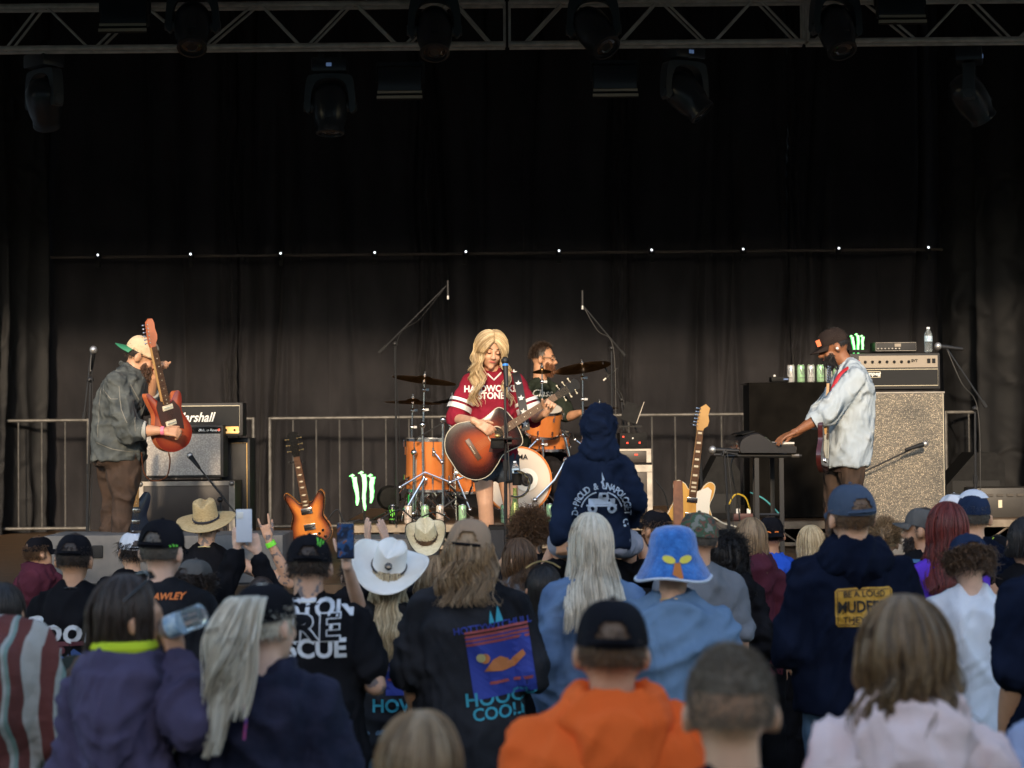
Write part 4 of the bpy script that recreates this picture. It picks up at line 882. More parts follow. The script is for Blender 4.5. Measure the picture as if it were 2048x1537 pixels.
def text_on(t, txt, px, py, size, m, name='lettering', Y=None, **k):
    V, F = text_mesh(txt, size, step=0, **k); c = P(px, py, Y); return mk(name, ([Vector(v)+c for v in V], F), m, t, smooth=False, fixn=False)
AY = 15.1
t = amp_box(276, 470, 962, 1092, AY-.05, .6, 'black flight case with aluminium edges under the silver fronted guitar amplifier', m=mat('case_panel', (.02, .013, .01), .45, c2=(.03, .02, .015)), cat='case', name='flight_case', bev=.004)
for u0, u1, v0, v1 in ((0, 1, .93, 1.0), (0, .06, 0, .93), (.94, 1, 0, .93)): panel(t, 'edge', u0, u1, v0, v1, alum, off=.008)
for u in (.03, .97): xa, xb, za, zb_, Y = t['_w']; mk('corner', MB().ell((xa+(xb-xa)*u, Y-.01, zb_-.02), .022), alum, t)
panel(t, 'latch', .8, .87, .45, .62, blackm, off=.012)
t = amp_box(287, 447, 850, 957, AY, .26, 'combo guitar amplifier with sparkly silver grille on the flight case', group='guitar amplifiers'); panel(t, 'control_panel', .03, .97, .86, .96, blackg)
panel(t, 'grille', .04, .96, .05, .83, grillm)
for i in range(9): xa, xb, za, zb_, Y = t['_w']; mk('knob', MB().lathe([(.009, 0), (.008, .014), (.001, .0145)], (xa+(xb-xa)*(.3+.06*i), Y-.008, za+(zb_-za)*.905), (0, -1, 0), 10), white if i % 4 == 3 else blackp, t)
text_on(t, 'Deluxe Reverb', 418, 861, .028, whitep, Y=AY-.01, shear=.35); panel(t, 'lamp', .935, .955, .89, .92, mat('red_lamp', (.6, .03, .02), emit=(1, .05, .02), es=1.2), off=.01)
t = amp_box(440, 500, 876, 1080, AY+.35, .35, 'tall black speaker cabinet standing behind the combo amplifier', cat='speaker', name='speaker_cabinet', group='speaker cabinets'); rim(t, .05, .9, .05, .95, goldpan, .003); panel(t, 'handle', .86, .94, .6, .68, blackm)
t = amp_box(318, 486, 805, 874, AY+.12, .22, 'black guitar amplifier head with white script lettering and gold panel on the combo', group='guitar amplifiers'); rim(t, .04, .96, .12, .9, ivory, .0035); panel(t, 'grille', .05, .95, .32, .88, rubber, off=.003); panel(t, 'control_panel', .05, .95, .08, .28, goldpan, off=.006)
text_on(t, 'Marshall', 388, 836, .105, whitep, Y=AY+.1, shear=.35, sx=.88, bold=.02)
for i in range(8): xa, xb, za, zb_, Y = t['_w']; mk('knob', MB().lathe([(.009, 0), (.008, .014), (.001, .0145)], (xa+(xb-xa)*(.2+.1*i), Y-.01, za+(zb_-za)*.18), (0, -1, 0), 10), blackp, t)
# bass rig
BY = 15.0
spk = mat('sparkle_cloth', (.085, .075, .058), .6, c2=(.16, .14, .11), nscale=20, stretch=(1, 1, 6), bump=1, bscale=260)
def sparkle(m):
    N = m.node_tree.nodes; L = m.node_tree.links; b = N['Principled BSDF']; v = N.new('ShaderNodeTexVoronoi'); v.inputs['Scale'].default_value = 270; tc = N.new('ShaderNodeTexCoord'); L.new(tc.outputs['Object'], v.inputs['Vector'])
    sp = N.new('ShaderNodeSeparateColor'); L.new(v.outputs['Color'], sp.inputs[0]); c = N.new('ShaderNodeMath'); c.operation = 'GREATER_THAN'; c.inputs[1].default_value = .9; L.new(sp.outputs[0], c.inputs[0])
    mx = N.new('ShaderNodeMix'); mx.data_type = 'RGBA'; old = b.inputs['Base Color'].links[0].from_socket; L.new(c.outputs[0], mx.inputs[0]); L.new(old, mx.inputs[6]); mx.inputs[7].default_value = (.6, .5, .36, 1); L.new(mx.outputs[2], b.inputs['Base Color'])
    c2 = N.new('ShaderNodeMath'); c2.operation = 'MULTIPLY'; c2.inputs[1].default_value = .6; L.new(c.outputs[0], c2.inputs[0]); L.new(c2.outputs[0], b.inputs['Metallic'])
sparkle(spk)
t = amp_box(1700, 1889, 783, 1058, BY, .4, 'very tall bass speaker cabinet with glittering gold grey cloth front', cat='speaker', name='speaker_cabinet', group='speaker cabinets', bev=.01); panel(t, 'grille', .015, .975, .01, .985, spk); panel(t, 'trim', 0, 1, .988, .998, alum)
panel(t, 'piping', .978, .984, .01, .985, ivory, off=.006, th=.006)
t = amp_box(1700, 1880, 706, 780, BY+.02, .3, 'wide bass amplifier head with silver control panel on the tall cabinet', group='bass amplifiers', name='bass_amplifier', bev=.012); silv = mat('silver_panel', (.22, .19, .155), .45, .5)
panel(t, 'control_panel', .1, .97, .6, .93, silv); panel(t, 'grille', .1, .97, .12, .52, rubber); rim(t, .1, .97, .1, .55, ivory, .003)
xa, xb, za, zb_, Y = t['_w']
for i in range(7): mk('knob', MB().lathe([(.012, 0), (.01, .016), (.001, .0165)], (xa+(xb-xa)*(.17+.08*i), Y-.01, za+(zb_-za)*.76), (0, -1, 0), 10), blackp, t)
for i in range(2): mk('switch', MB().box((xa+(xb-xa)*(.87+.055*i), Y-.012, za+(zb_-za)*.78), (.026, .01, .035)), blackg, t)
panel(t, 'frame', .15, .335, .33, .5, ivory, off=.01); panel(t, 'plate', .155, .33, .345, .485, blackg, off=.013); text_on(t, 'Ampeg', 1744, 748, .042, whitep, Y=BY-.003, shear=.2, bold=.03, sx=1.1); text_on(t, 'SVT', 1829, 722, .03, blackp, Y=BY+.005, bold=.03)
t = amp_box(1750, 1833, 684, 704, BY+.05, .22, 'small black bass amplifier head on top of the wide one', group='bass amplifiers', name='bass_amplifier', bev=.006); rim(t, .02, .98, .08, .92, alum, .002); xa, xb, za, zb_, Y = t['_w']; panel(t, 'badge', .47, .62, .5, .82, silv)
for i in range(7): mk('knob', MB().lathe([(.007, 0), (.006, .012), (.001, .0125)], (xa+(xb-xa)*(.07+.085*i), Y-.006, za+(zb_-za)*.3), (0, -1, 0), 8), alum, t)
clearp = mat('clear_plastic', (.85, .92, .95), .05, trans=.9, ior=1.25); labelm = mat('bottle_label', (.25, .42, .6), .4, c2=(.6, .7, .75), nscale=60); capw = mat('bottle_cap', (.8, .85, .9), .4)
def bottle(c, ax, label, h=.2, r=.032, cat='bottle', k=1):
    t = thing('water_bottle', label, cat, c, 'water bottles'); s = h/.2
    mk('body', MB().lathe([(r*.75, 0), (r, .008*s), (r*.97, .04*s), (r, .05*s), (r*.95, .06*s), (r, .07*s), (r, .135*s), (r*.85, .155*s), (r*.4, .18*s), (r*.38, .186*s)], c, ax, 24), clearp, t)
    mk('wrap', MB().lathe([(r*1.01, .085*s), (r*1.01, .13*s)], c, ax, 24), labelm, t); mk('cap', MB().lathe([(r*.43, .185*s), (r*.43, .2*s), (.001, .2005*s)], c, ax, 14), capw, t); return t
q = P(1857, 705, BY+.1); bottle(q, (0, 0, 1), 'clear water bottle with blue label standing on the bass amplifier', h=.2)
sign(1716, 692, BY+.18, .17, 'glowing green claw sign behind the head of the keyboard player on the bass amplifier', P(1716, 706, BY+.18).z)
# microphone stands
meshm = mat('mic_mesh', (.35, .33, .32), .4, .8, c2=(.6, .58, .55), nscale=200)
cablem = mat('cable', (.012, .012, .012), .5)
def mic(t, tip, d, sp=False, ring=None, L=.16, gm=None):
    d = Vector(d).normalized(); tip = Vector(tip)
    if sp: mm = mk('microphone', MB().tube([tip-d*.0, tip-d*.13], [.011, .011], 10), blackm, t); mk('grille', MB().tube([tip-d*.0, tip+d*.03], .0115, 10), meshm, mm)
    else:
        mm = mk('microphone', MB().lathe([(.019, 0), (.018, .03), (.012, L-.01), (.011, L)], tip-d*.02, -d, 14), blackm, t); mk('grille', MB().ell(tip, (.026, .026, .028)), gm or meshm, mm)
    if ring: mk('ring', MB().lathe([(.0205, .004), (.0205, .018)], tip-d*.02, -d, 14), ring, mm)
def mstand(label, base, top, boom=None, micd=None, Y=SY, z0=ZS, sp=False, tri=True, ring=None, cat='microphone stand', r=.0085, mtip=None, cable=True, gm=None):
    """base/top/boom points are (px,py[,dy])"""
    W = lambda p: P(p[0], p[1], Y+(p[2] if len(p) > 2 else 0)); T = W(top); B = Vector((W(base).x, Y, z0)); t = thing('microphone_stand', label, cat, B, 'microphone stands')
    mk('pole', MB().tube([B+Vector((0, 0, .1 if tri else .02)), B.lerp(T, .55)], r*1.35, 8).tube([B.lerp(T, .55), T], r, 8), blackm, t); mk('clutch', MB().tube([B.lerp(T, .53), B.lerp(T, .58)], r*2, 8), rubber, t)
    if tri:
        for a in (.5, 2.6, 4.7): mk('leg', MB().tube([B+Vector((0, 0, .14)), B+Vector((math.cos(a)*.3, math.sin(a)*.3, .012))], .008, 6), blackm, t)
    else: mk('foot', MB().lathe([(.13, 0), (.13, .012), (.02, .03), (.001, .03)], B, (0, 0, 1), 24), blackm, t)
    if boom:
        b0, b1 = W(boom[0]), W(boom[1]); bo = mk('boom', MB().tube([b0, b1], r*.8, 8), blackm, t); mk('counterweight', MB().tube([b0, b0.lerp(b1, .1)], r*1.7, 8), rubber, bo); mk('joint', MB().ell(T, .022).tube([T+Vector((0, -.04, 0)), T+Vector((0, .03, 0))], .007, 6), blackm, t); end = b1
    else: end = T
    if micd is not None: mic(t, (end if mtip is None else W(mtip)), micd, sp, ring, gm=gm)
    if cable:
        pts = [end]; e2 = T if boom else end.lerp(B, .3); pts += [end.lerp(e2, .5)+Vector((0, -.02, -.03)), e2+Vector((.015, -.015, 0)), e2.lerp(B, .5)+Vector((.03, -.02, 0)), B+Vector((.02, -.02, .12)), B+Vector((.2, -.1, .01))]
        mk('cable', MB().tube(spline([tuple(p) for p in pts], 6, False), .0035, 5), cablem, t)
    return t
mstand('microphone stand left of the guitarist with silver ball microphone', (173, 1100), (181, 760), boom=((168, 838), (183, 706)), micd=(.15, -.3, .6), mtip=(187, 700))
mstand('overhead microphone stand with long boom above the left drum cymbals', (795, 1040), (790, 688), boom=((758, 707), (893, 572)), micd=(0, 0, -1), Y=16.1, z0=RZ, sp=True, mtip=(896, 592))
mstand('overhead microphone stand with long boom above the right drum cymbals', (1226, 1040), (1223, 697), boom=((1250, 712), (1166, 612)), micd=(0, 0, -1), Y=16.1, z0=RZ, sp=True, mtip=(1165, 612))
mstand('angled boom microphone stand right of the drummer', (1262, 1035), (1243, 800), boom=((1285, 885), (1205, 725)), micd=(-.6, 0, -.5), Y=16.8, z0=RZ, sp=True, mtip=(1212, 757))
t = mstand('straight microphone stand in front of the singer', (1012, 1130), (1010, 745), micd=(-.05, .25, 1), Y=SY-.52, ring=mat('blue_ring', (.03, .25, .8), .3), tri=False, gm=blackm, mtip=(1010, 722))
mstand('boom microphone stand with bright microphone at the right of the bass rig', (1951, 1110), (1950, 818), boom=((1972, 815), (1893, 697)), micd=(-1, -.1, .12), Y=13.4, mtip=(1876, 693))
mstand('short boom stand with fat microphone in front of the sparkly bass cabinet', (1722, 1060), (1725, 948), boom=((1690, 962), (1835, 893)), micd=(.9, .3, .25), Y=14.8, mtip=(1850, 888), cable=False)
mstand('short microphone stand aimed at the guitar combo amplifier', (462, 1095), (440, 1000), boom=((478, 1035), (384, 918)), micd=(-.3, .4, .3), Y=14.7, mtip=(380, 912), cable=False)
q = P(1010, 878, SY-.56); t = thing('accessory_tray', 'small black tray clamped on the singer microphone stand', 'tray', q)
mk('shelf', MB().box(q, (.19, .12, .012), bev=.004).box(q+Vector((-.05, 0, -.035)), (.09, .08, .06), bev=.01), blackp, t); mk('clamp', MB().box(q+Vector((.03, .03, -.01)), (.03, .05, .05)), blackm, t)
mk('slide', MB().ell(q+Vector((-.05, -.01, .02)), (.02, .015, .014)), goldpan, t)
q = P(1034, 962, SY-.6); bottle(q+Vector((.0, 0, -.01)), (-.1, 0, 1), 'small clear water bottle in the holder on the singer microphone stand', h=.14, r=.025)
mk('holder', MB().lathe([(.03, -.03), (.034, .05), (.031, .05), (.028, -.025)], q, (0, 0, 1), 16).tube([q+Vector((0, .02, 0)), P(1012, 965, SY-.53)], .01, 6), blackp, tag(thing('cup_holder', 'black cup holder clamped to the singer microphone stand', 'holder', q), None, None))
q = P(1048, 975, SY-.66); t = thing('tambourine', 'half moon tambourine with gold jingles hanging on the microphone stand', 'tambourine', q)
pts = [q+Vector((.085*math.cos(a*.25)-.05, .02*a/10, .085*math.sin(a*.25)+.02)) for a in range(-8, 8)]; mk('frame', MB().tube(pts, .009, 6), blackg, t)
for i in range(1, 15, 2): mk('jingle', MB().lathe([(.022, -.002), (.024, 0), (.022, .002)], pts[i]+Vector((0, -.012, 0)), (pts[i+1]-pts[i-1]).cross(Vector((0, 1, .3))), 12), gold, t)
q = P(1030, 1010, SY-.6); gm = mat('bottle_green', (.1, .2, .04), .3, .3, c2=(.4, .4, .12), nscale=120)
tag(mk('wrapped_bottle', MB().lathe([(.03, -.2), (.036, -.12), (.03, -.03), (.016, .03), (.012, .1), (.014, .11)], q, (0, 0, 1), 16), gm, origin=q), 'green glittery long necked bottle beside the singer microphone stand', 'bottle')
# keyboard
KY = SY+.0; q = P(1530, 905, KY); t = thing('keyboard', 'silver rounded portable keyboard seen from its end', 'keyboard', q); km = mat('keyboard_silver', (.035, .033, .034), .22, .3, coat=.4)
prof = spline([(-.19, -.0), (-.2, .03), (-.185, .09), (-.13, .125), (-.07, .135), (-.02, .11), (.03, .07), (.09, .055), (.17, .05), (.195, .03), (.19, -.005)], 4, False)
V = [(q.x+x, KY-.18+dy, q.z+z) for dy in (0, .02, .9, .92) for x, z in [(x*(1 if dy in (.02, .9) else .97), z*(1 if dy in (.02, .9) else .93)) for x, z in prof]]; n = len(prof)
F = [(i*n+j, i*n+j+1, (i+1)*n+j+1, (i+1)*n+j) for i in range(3) for j in range(n-1)]+[(i*n+n-1, i*n, (i+1)*n, (i+1)*n+n-1) for i in range(3)]+[tuple(range(n)), tuple(range(3*n, 4*n))]
mk('body', (V, F), km, t)
for i in range(12): mk('key', MB().box((q.x+.12, KY-.13+i*.066, q.z+.062), (.12, .06, .014), bev=.002), white, t)
mk('panel', MB().box((q.x-.12, KY+.28, q.z+.135), (.09, .7, .006), Matrix.Rotation(-.25, 3, 'Y')), blackp, t)
q2 = P(1520, 913, KY); t = thing('keyboard_stand', 'black folding stand carrying the silver keyboard', 'stand', (q2.x, KY, ZS))
for y in (KY-.12, KY+.6): mk('arm', MB().tube([P(1447, 912, KY)+Vector((0, y-KY, 0)), P(1598, 912, KY)+Vector((0, y-KY, 0))], .012, 8), blackm, t)
mk('end_cap', MB().tube([P(1583, 912, KY-.13), P(1598, 912, KY-.13)], .0135, 8), alum, t)
for x0, x1, dy in ((1510, 1508, 0), (1556, 1560, 0), (1525, 1530, .6), (1575, 1552, .6)):
    a = P(x0, 912, KY); mk('leg', MB().box(((a.x+P(x1, 912, KY).x)/2, KY+dy-.1, (a.z+ZS)/2), (.03, .03, a.z-ZS-.01)), blackm, t)
mk('crossbar', MB().tube([P(1508, 1030, KY-.1), P(1560, 1030, KY-.1)], .012, 6), blackm, t)
mstand('low microphone stand left of the silver keyboard', (1463, 1110), (1449, 905), boom=((1475, 910), (1440, 903)), micd=(-1, 0, .05), Y=KY-.25, mtip=(1425, 900))
for i, (pts, c, lb) in enumerate([([(760, 1040), (800, 1020), (830, 1038), (870, 1025), (900, 1040)], cablem, 'black cable snaking along the riser behind the black can'), ([(1120, 1040), (1160, 1010), (1200, 1030), (1240, 1040)], cablem, 'black cable curling on the riser behind the hooded kid'), ([(1310, 960), (1330, 990), (1340, 1040)], cablem, 'black cable hanging beside the rack cases'), ([(655, 1040), (675, 1020), (690, 1045), (720, 1040)], cablem, 'black cable by the lower end of the amber guitar'), ([(1480, 903), (1462, 930), (1475, 1000), (1485, 1060), (1520, 1075)], cablem, 'black cable drooping from the back of the keyboard'), ([(1455, 1015), (1470, 990), (1490, 995), (1500, 1020)], mat('yellow_cable', (.6, .4, .03), .5), 'yellow cable looping over the power strip'),
                                  ([(1370, 1050), (1420, 1035), (1450, 1048), (1500, 1060)], mat('white_cable', (.6, .58, .5), .5), 'white cable lying on the riser behind the blond guitar'), ([(1500, 985), (1530, 1000), (1560, 1030)], mat('blue_cable', (.1, .45, .5), .5), 'pale blue cable under the keyboard stand')]):
    tag(mk('cable', MB().tube(spline([tuple(P(x, y, KY+.5)) for x, y in pts], 8, False), .006, 6), c, origin=P(pts[0][0], pts[0][1], KY+.5)), lb, 'cable', 'cables on stage')
q = P(1490, 1020, 16.0); t = thing('power_strip', 'small power strip with red lit plugs under the keyboard', 'power strip', (q.x, 16.1, RZ)); mk('case', MB().box((q.x, 16.1, RZ+.03), (.18, .08, .06), bev=.01), mat('red_grey', (.1, .03, .025), .5), t)
for dx in (-.05, .04): mk('plug', MB().box((q.x+dx, 16.08, RZ+.08), (.03, .03, .04)), white, t)
# wedges / cases at the back
def wedge(x0, x1, y0, y1, Y, label, flip=1):
    a, b = P(x0, y1, Y), P(x1, y0, Y); w_, h = b.x-a.x, b.z-a.z; t = thing('stage_monitor', label, 'speaker', ((a.x+b.x)/2, Y, a.z), 'wedge monitors'); pf = [(-w_/2, 0), (w_/2, 0), (w_/2, h*.75), (w_/2-.08*flip, h), (w_*.0, h), (-w_/2, h*.3)]
    if flip < 0: pf = [(-x, z) for x, z in pf][::-1]
    M = Matrix.Translation(((a.x+b.x)/2, Y, a.z)) @ Matrix(((1, 0, 0, 0), (0, 0, -1, 0), (0, 1, 0, 0), (0, 0, 0, 1))); mk('cabinet', MB().prism(pf, -.5, 0, M), blackp, t, smooth=False)
    mk('grille', MB().box(((a.x+b.x)/2, Y-.004, a.z+h*.25), (w_*.8, .01, h*.3)), rubber, t)
wedge(1388, 1480, 912, 1040, 16.3, 'black wedge monitor on the riser behind the keyboard'); wedge(1893, 2010, 905, 1000, 16.6, 'black wedge monitor on the riser right of the sparkly cabinet')
q = P(1030, 1054, 12.72); t = thing('stage_monitor', 'black monitor with grille at the feet of the singer', 'speaker', (q.x, 12.72, ZS), 'wedge monitors'); zt2 = P(1030, 1052, 12.7).z
mk('cabinet', MB().box((q.x, 12.8, (ZS+zt2)/2), (.36, .22, zt2-ZS), bev=.01), blackp, t); mk('grille', MB().box((q.x, 12.685, (ZS+zt2)/2), (.33, .012, (zt2-ZS)*.85)), mat('grille_blue_black', (.012, .014, .02), .6, bump=1, bscale=300), t)
t = amp_box(1950, 2075, 975, 1038, 16.2, .4, 'dark ribbed equipment case on the riser at the right edge', cat='case', name='equipment_case', m=mat('case_dark', (.02, .017, .014), .5, c2=(.035, .03, .025)))
for i in range(6): panel(t, 'rib', .03+.16*i, .13+.16*i, .72, .8, mat('case_rib', (.05, .04, .03), .5), off=.012)
panel(t, 'sticker', .37, .43, .35, .6, ivory, off=.006)
CM = mat('case_panel', (.02, .013, .01), .45)
for (x0, x1, y0, y1, lb) in ((1232, 1304, 930, 1030, 'lower rack case with aluminium edges behind the kid elbow'), (1236, 1302, 898, 926, 'upper rack case lid with aluminium edge right of the drum kit')):
    t = amp_box(x0, x1, y0, y1, 16.4, .5, lb, cat='case', name='rack_case', m=CM, bev=.004, group='rack cases'); panel(t, 'edge', 0, 1, .86, 1, alum, off=.008); panel(t, 'edge', .86, 1, 0, .85, alum, off=.008); panel(t, 'lamp', .5, .6, .55, .62, mat('red_lamp', (.6, .03, .02)), off=.008)
t = amp_box(1240, 1294, 866, 897, 16.5, .4, 'black audio rack unit with red lamps on the rack cases', cat='audio rack', name='audio_rack', m=blackp, bev=.006)
for u, v in ((.1, .7), (.25, .3), (.45, .6), (.7, .3)): panel(t, 'lamp', u, u+.05, v, v+.1, mat('red_lamp', (.6, .03, .02)) if u != .45 else white, off=.006)
q = P(1262, 826, 16.6); t = thing('laptop', 'open black laptop seen edge on behind the drums', 'laptop', q); mk('screen', MB().box(q, (.14, .012, .17), Matrix.Rotation(.35, 3, 'Y') @ Matrix.Rotation(-.2, 3, 'X')), blackp, t); mk('keyboard', MB().box(q+Vector((-.02, -.1, -.12)), (.2, .2, .015)), blackg, t)
mk('edge', MB().tube([q+Vector((.045, -.01, -.095)), q+Vector((.115, -.01, .093))], .004, 5), alum, t)
# ---------------------------------------------------------------- drum kit
DY = 16.9
shell = gloss('drum_shell', (.5, .145, .032), c2=(.62, .21, .055), nscale=9, stretch=(1, 1, .3)); head_ = mat('drum_head', (.72, .66, .58), .5); darkhole = mat('port_dark', (.02, .02, .022), .3)
def drum(c, r, h, ax, label, headf=head_, lugs=8, group='drums of the kit', hoopm=chrome, cat='drum'):
    c = Vector(c); ax = Vector(ax).normalized(); t = thing('drum', label, cat, c, group)
    mk('shell', MB().lathe([(r, -h/2), (r, h/2)], c, ax, 40), shell, t)
    for s in (-1, 1):
        mk('hoop', MB().lathe([(r*1.005, s*h/2-s*.012), (r*1.035, s*h/2-s*.01), (r*1.035, s*h/2+s*.012), (r*.985, s*h/2+s*.012), (r*.985, s*h/2-s*.01)], c, ax, 40, closed='ring'), hoopm, t)
        mk('drum_head', MB().lathe([(r*.98, s*h/2+s*.004), (r*.5, s*h/2+s*.005), (.001, s*h/2+s*.005)], c, ax, 40), headf, t)
    a, b = frame(ax)
    for i in range(lugs):
        g = 2*PI*i/lugs+.2; d = a*math.cos(g)+b*math.sin(g)
        for s in (-1, 1): mk('lug', MB().tube([c+d*(r+.012)+ax*s*h*.2, c+d*(r+.012)+ax*s*h*.36], .009, 6).tube([c+d*(r+.02)+ax*s*h*.36, c+d*(r+.02)+ax*s*(h/2)], .004, 5), chrome, t)
    return t
def at(px, py, dy=0): return P(px, py, DY+dy)
t = drum(at(858, 930, -.5), .2, .43, (0.02, -.03, 1), 'big orange floor tom at the left end of the drum kit'); 
for a_ in (0, 2.1, 4.2): c = at(858, 930, -.5); mk('leg', MB().tube([c+Vector((.215*math.cos(a_), .215*math.sin(a_), .05)), Vector((c.x+.23*math.cos(a_), c.y+.23*math.sin(a_), RZ+.01))], .008, 6), chrome, t)
t = drum(at(935, 935, .0), .22, .42, (0, -.05, 1), 'orange floor tom half hidden behind the acoustic guitar')
k_ = drum(at(1030, 960, -.25), .285, .42, (0.13, -1, 0), 'orange kick drum with pale front head behind the singer legs', headf=mat('kick_head', (.6, .52, .43), .55), lugs=8, hoopm=shell)
c = at(1030, 960, -.25); ax = Vector((.13, -1, 0)).normalized(); fc = c+ax*.218; pc = fc+Vector((.07, 0, .005))
mk('port_ring', MB().lathe([(.1, 0), (.1, .006), (.075, .007)], pc, ax, 30), whitep, k_); mk('port', MB().lathe([(.074, .006), (.05, .0075), (.001, .0078)], pc, ax, 30), darkhole, k_)
mk('kick_microphone', MB().lathe([(.001, .02), (.03, .03), (.038, .06), (.03, .1), (.012, .13)], pc+Vector((-.005, 0, -.005)), ax, 18), blackm, k_)
V, F = text_mesh('TAMA', .06, step=0, bold=.02); mk('lettering', ([Vector(v)+fc+ax*.01+Vector((-.0, 0, .2)) for v in V], F), blackp, k_, smooth=False)
drum(at(1087, 842, -.15), .155, .22, (.12, -.35, 1), 'orange rack tom under the guitar neck of the singer'); drum(at(1100, 882, .12), .17, .14, (0, -.1, 1), 'orange snare drum under the rack tom')
def cymbal(px, py, r, tilt, label, dy=0, stand=None, h=.0):
    c = at(px, py, dy); ax = Vector((tilt[0], tilt[1], 1)).normalized(); t = thing('cymbal', label, 'cymbal', c, 'cymbals of the drum kit')
    mk('plate', MB().lathe([(r, -.02), (r*.98, -.019), (r*.6, -.008), (r*.24, .002), (r*.2, .012), (r*.08, .022), (.001, .022), (.001, .019), (r*.08, .019), (r*.2, .008), (r*.26, -.003), (r*.6, -.012)], c, ax, 48), bronze, t)
    mk('felt', MB().lathe([(.016, .02), (.016, .035), (.009, .036), (.009, .06), (.001, .06)], c, ax, 12), chrome, t)
    if stand:
        B = Vector((at(*stand).x, DY+dy, RZ)); s = thing('cymbal_stand', 'chrome stand carrying the '+label.split(' ', 1)[1] if False else 'chrome stand under the '+label, 'cymbal stand', B, 'cymbal stands')
        mk('tube', MB().tube([B+Vector((0, 0, .08)), B.lerp(c, .5)], .0125, 8).tube([B.lerp(c, .5), B.lerp(c, .78)], .0095, 8).tube([B.lerp(c, .78), c], .006, 8), chrome, s)
        for f_ in (.5, .78, .92): mk('clamp', MB().ell(B.lerp(c, f_), .021).box(B.lerp(c, f_)+Vector((.028, -.01, 0)), (.03, .012, .02)), chrome, s)
        for a in (.3, 2.4, 4.5): mk('leg', MB().tube([B+Vector((0, 0, .26)), B+Vector((math.cos(a)*.26, math.sin(a)*.26, .012))], .008, 6), chrome, s); mk('strut', MB().tube([B+Vector((0, 0, .1)), B+Vector((math.cos(a)*.15, math.sin(a)*.15, .12))], .006, 6), chrome, s)
cymbal(849, 757, .28, (.14, -.13), 'large crash cymbal at upper left', -.45, stand=(847, 1030)); cymbal(826, 802, .25, (.05, -.06), 'lower cymbal at the left end of the kit', -.3, stand=(821, 1030))
cymbal(905, 799, .2, (-.06, -.08), 'cymbal beside the striped sleeve', .1, stand=(885, 1030)); cymbal(1165, 732, .255, (-.16, -.22), 'large ride cymbal at right', -.1, stand=(1166, 1030)); cymbal(1084, 740, .085, (-.03, -.25), 'small splash cymbal before the drummer', -.25, stand=(1084, 830))
cymbal(1199, 812, .17, (.02, -.08), 'pair of hi hat cymbals at right', .2, stand=(1199, 1030))
c = at(1199, 816, .2); tag(mk('cymbal', MB().lathe([(.17, .0), (.1, -.012), (.04, -.02), (.001, -.02), (.001, -.024), (.04, -.024), (.1, -.017)], c, (.02, -.08, 1), 40), bronze, origin=c), 'lower plate of the hi hat cymbals', 'cymbal', 'cymbals of the drum kit')
# rack clutter: tom arms, pedals, clip microphones
def rod(pts, r, m, label, cat, dy=0, name='tom_arm'):
    q = [at(x, y, dy) for x, y in pts]; t = thing(name, label, cat, q[0], 'drum hardware'); mk('rod', MB().tube(q, r, 8), m, t)
    for p in q[::2]: mk('clamp', MB().ell(p, r*2.2), m, t)
rod([(1070, 1000), (1110, 960), (1132, 920)], .011, chrome, 'chrome rack arm right of the kick drum', 'drum hardware', -.5); rod([(1128, 870), (1140, 920), (1142, 1030)], .013, chrome, 'chrome stand tube at the right edge of the kick drum', 'drum hardware', -.4)
rod([(828, 905), (828, 960), (826, 1028)], .012, chrome, 'chrome floor tom leg with green tape at far left', 'drum hardware', -.75); rod([(845, 850), (847, 940), (845, 1030)], .012, chrome, 'chrome stand tube before the left floor tom', 'drum hardware', -.75); rod([(886, 840), (886, 930), (886, 1030)], .012, chrome, 'chrome stand tube right of the left floor tom', 'drum hardware', -.75)
rod([(832, 878), (900, 838), (905, 836)], .006, blackm, 'thin black microphone arm crossing the left floor tom', 'microphone arm', -.85); rod([(800, 975), (850, 945), (900, 965), (940, 950)], .009, chrome, 'chrome cross bar low before the left floor tom', 'drum hardware', -.8)
rod([(812, 1020), (850, 955)], .012, chrome, 'slanting chrome pedal rod at lower left', 'drum hardware', -.85); rod([(890, 960), (925, 1000)], .01, blackm, 'black slanting stand leg beside the kick drum', 'drum hardware', -.6); rod([(1135, 1025), (1180, 960), (1190, 930)], .008, blackm, 'black slanting leg right of the kick drum', 'drum hardware', -.7)
rod([(940, 1020), (915, 960)], .008, chrome, 'chrome leg just left of the singer knee', 'drum hardware', -.7)
for x0, y0, x1, y1, dz, n_ in ((1150, 880, 1185, 905, -.5, 'right'), (868, 905, 884, 925, -.8, 'left'), (905, 905, 925, 930, -.7, 'middle'), (1050, 905, 1075, 880, -.4, 'central')):
    rod([(x0, y0), ((x0+x1)/2, (y0+y1)/2), (x1, y1)], .008, chrome, 'short chrome clamp arm in the %s of the drum hardware' % n_, 'drum hardware', dz)
for x, y, n_ in ((905, 845, 'left floor tom'), (1075, 800, 'rack tom'), (1125, 862, 'snare drum')): q = at(x, y, -.55); t = thing('drum_microphone', 'small black clip microphone over the '+n_, 'microphone', q, 'drum microphones'); mk('body', MB().tube([q, q+Vector((.05, 0, -.05))], [.018, .013], 10), blackm, t); mk('neck', MB().tube([q+Vector((.05, 0, -.05)), q+Vector((.09, .02, -.03)), q+Vector((.1, .02, -.09))], .005, 6), blackm, t)
t = thing('pedal_frame', 'tangle of chrome pedal rods and low braces at the left foot of the kit', 'drum hardware', at(860, 1000, -.7)); rq = random.Random(5)
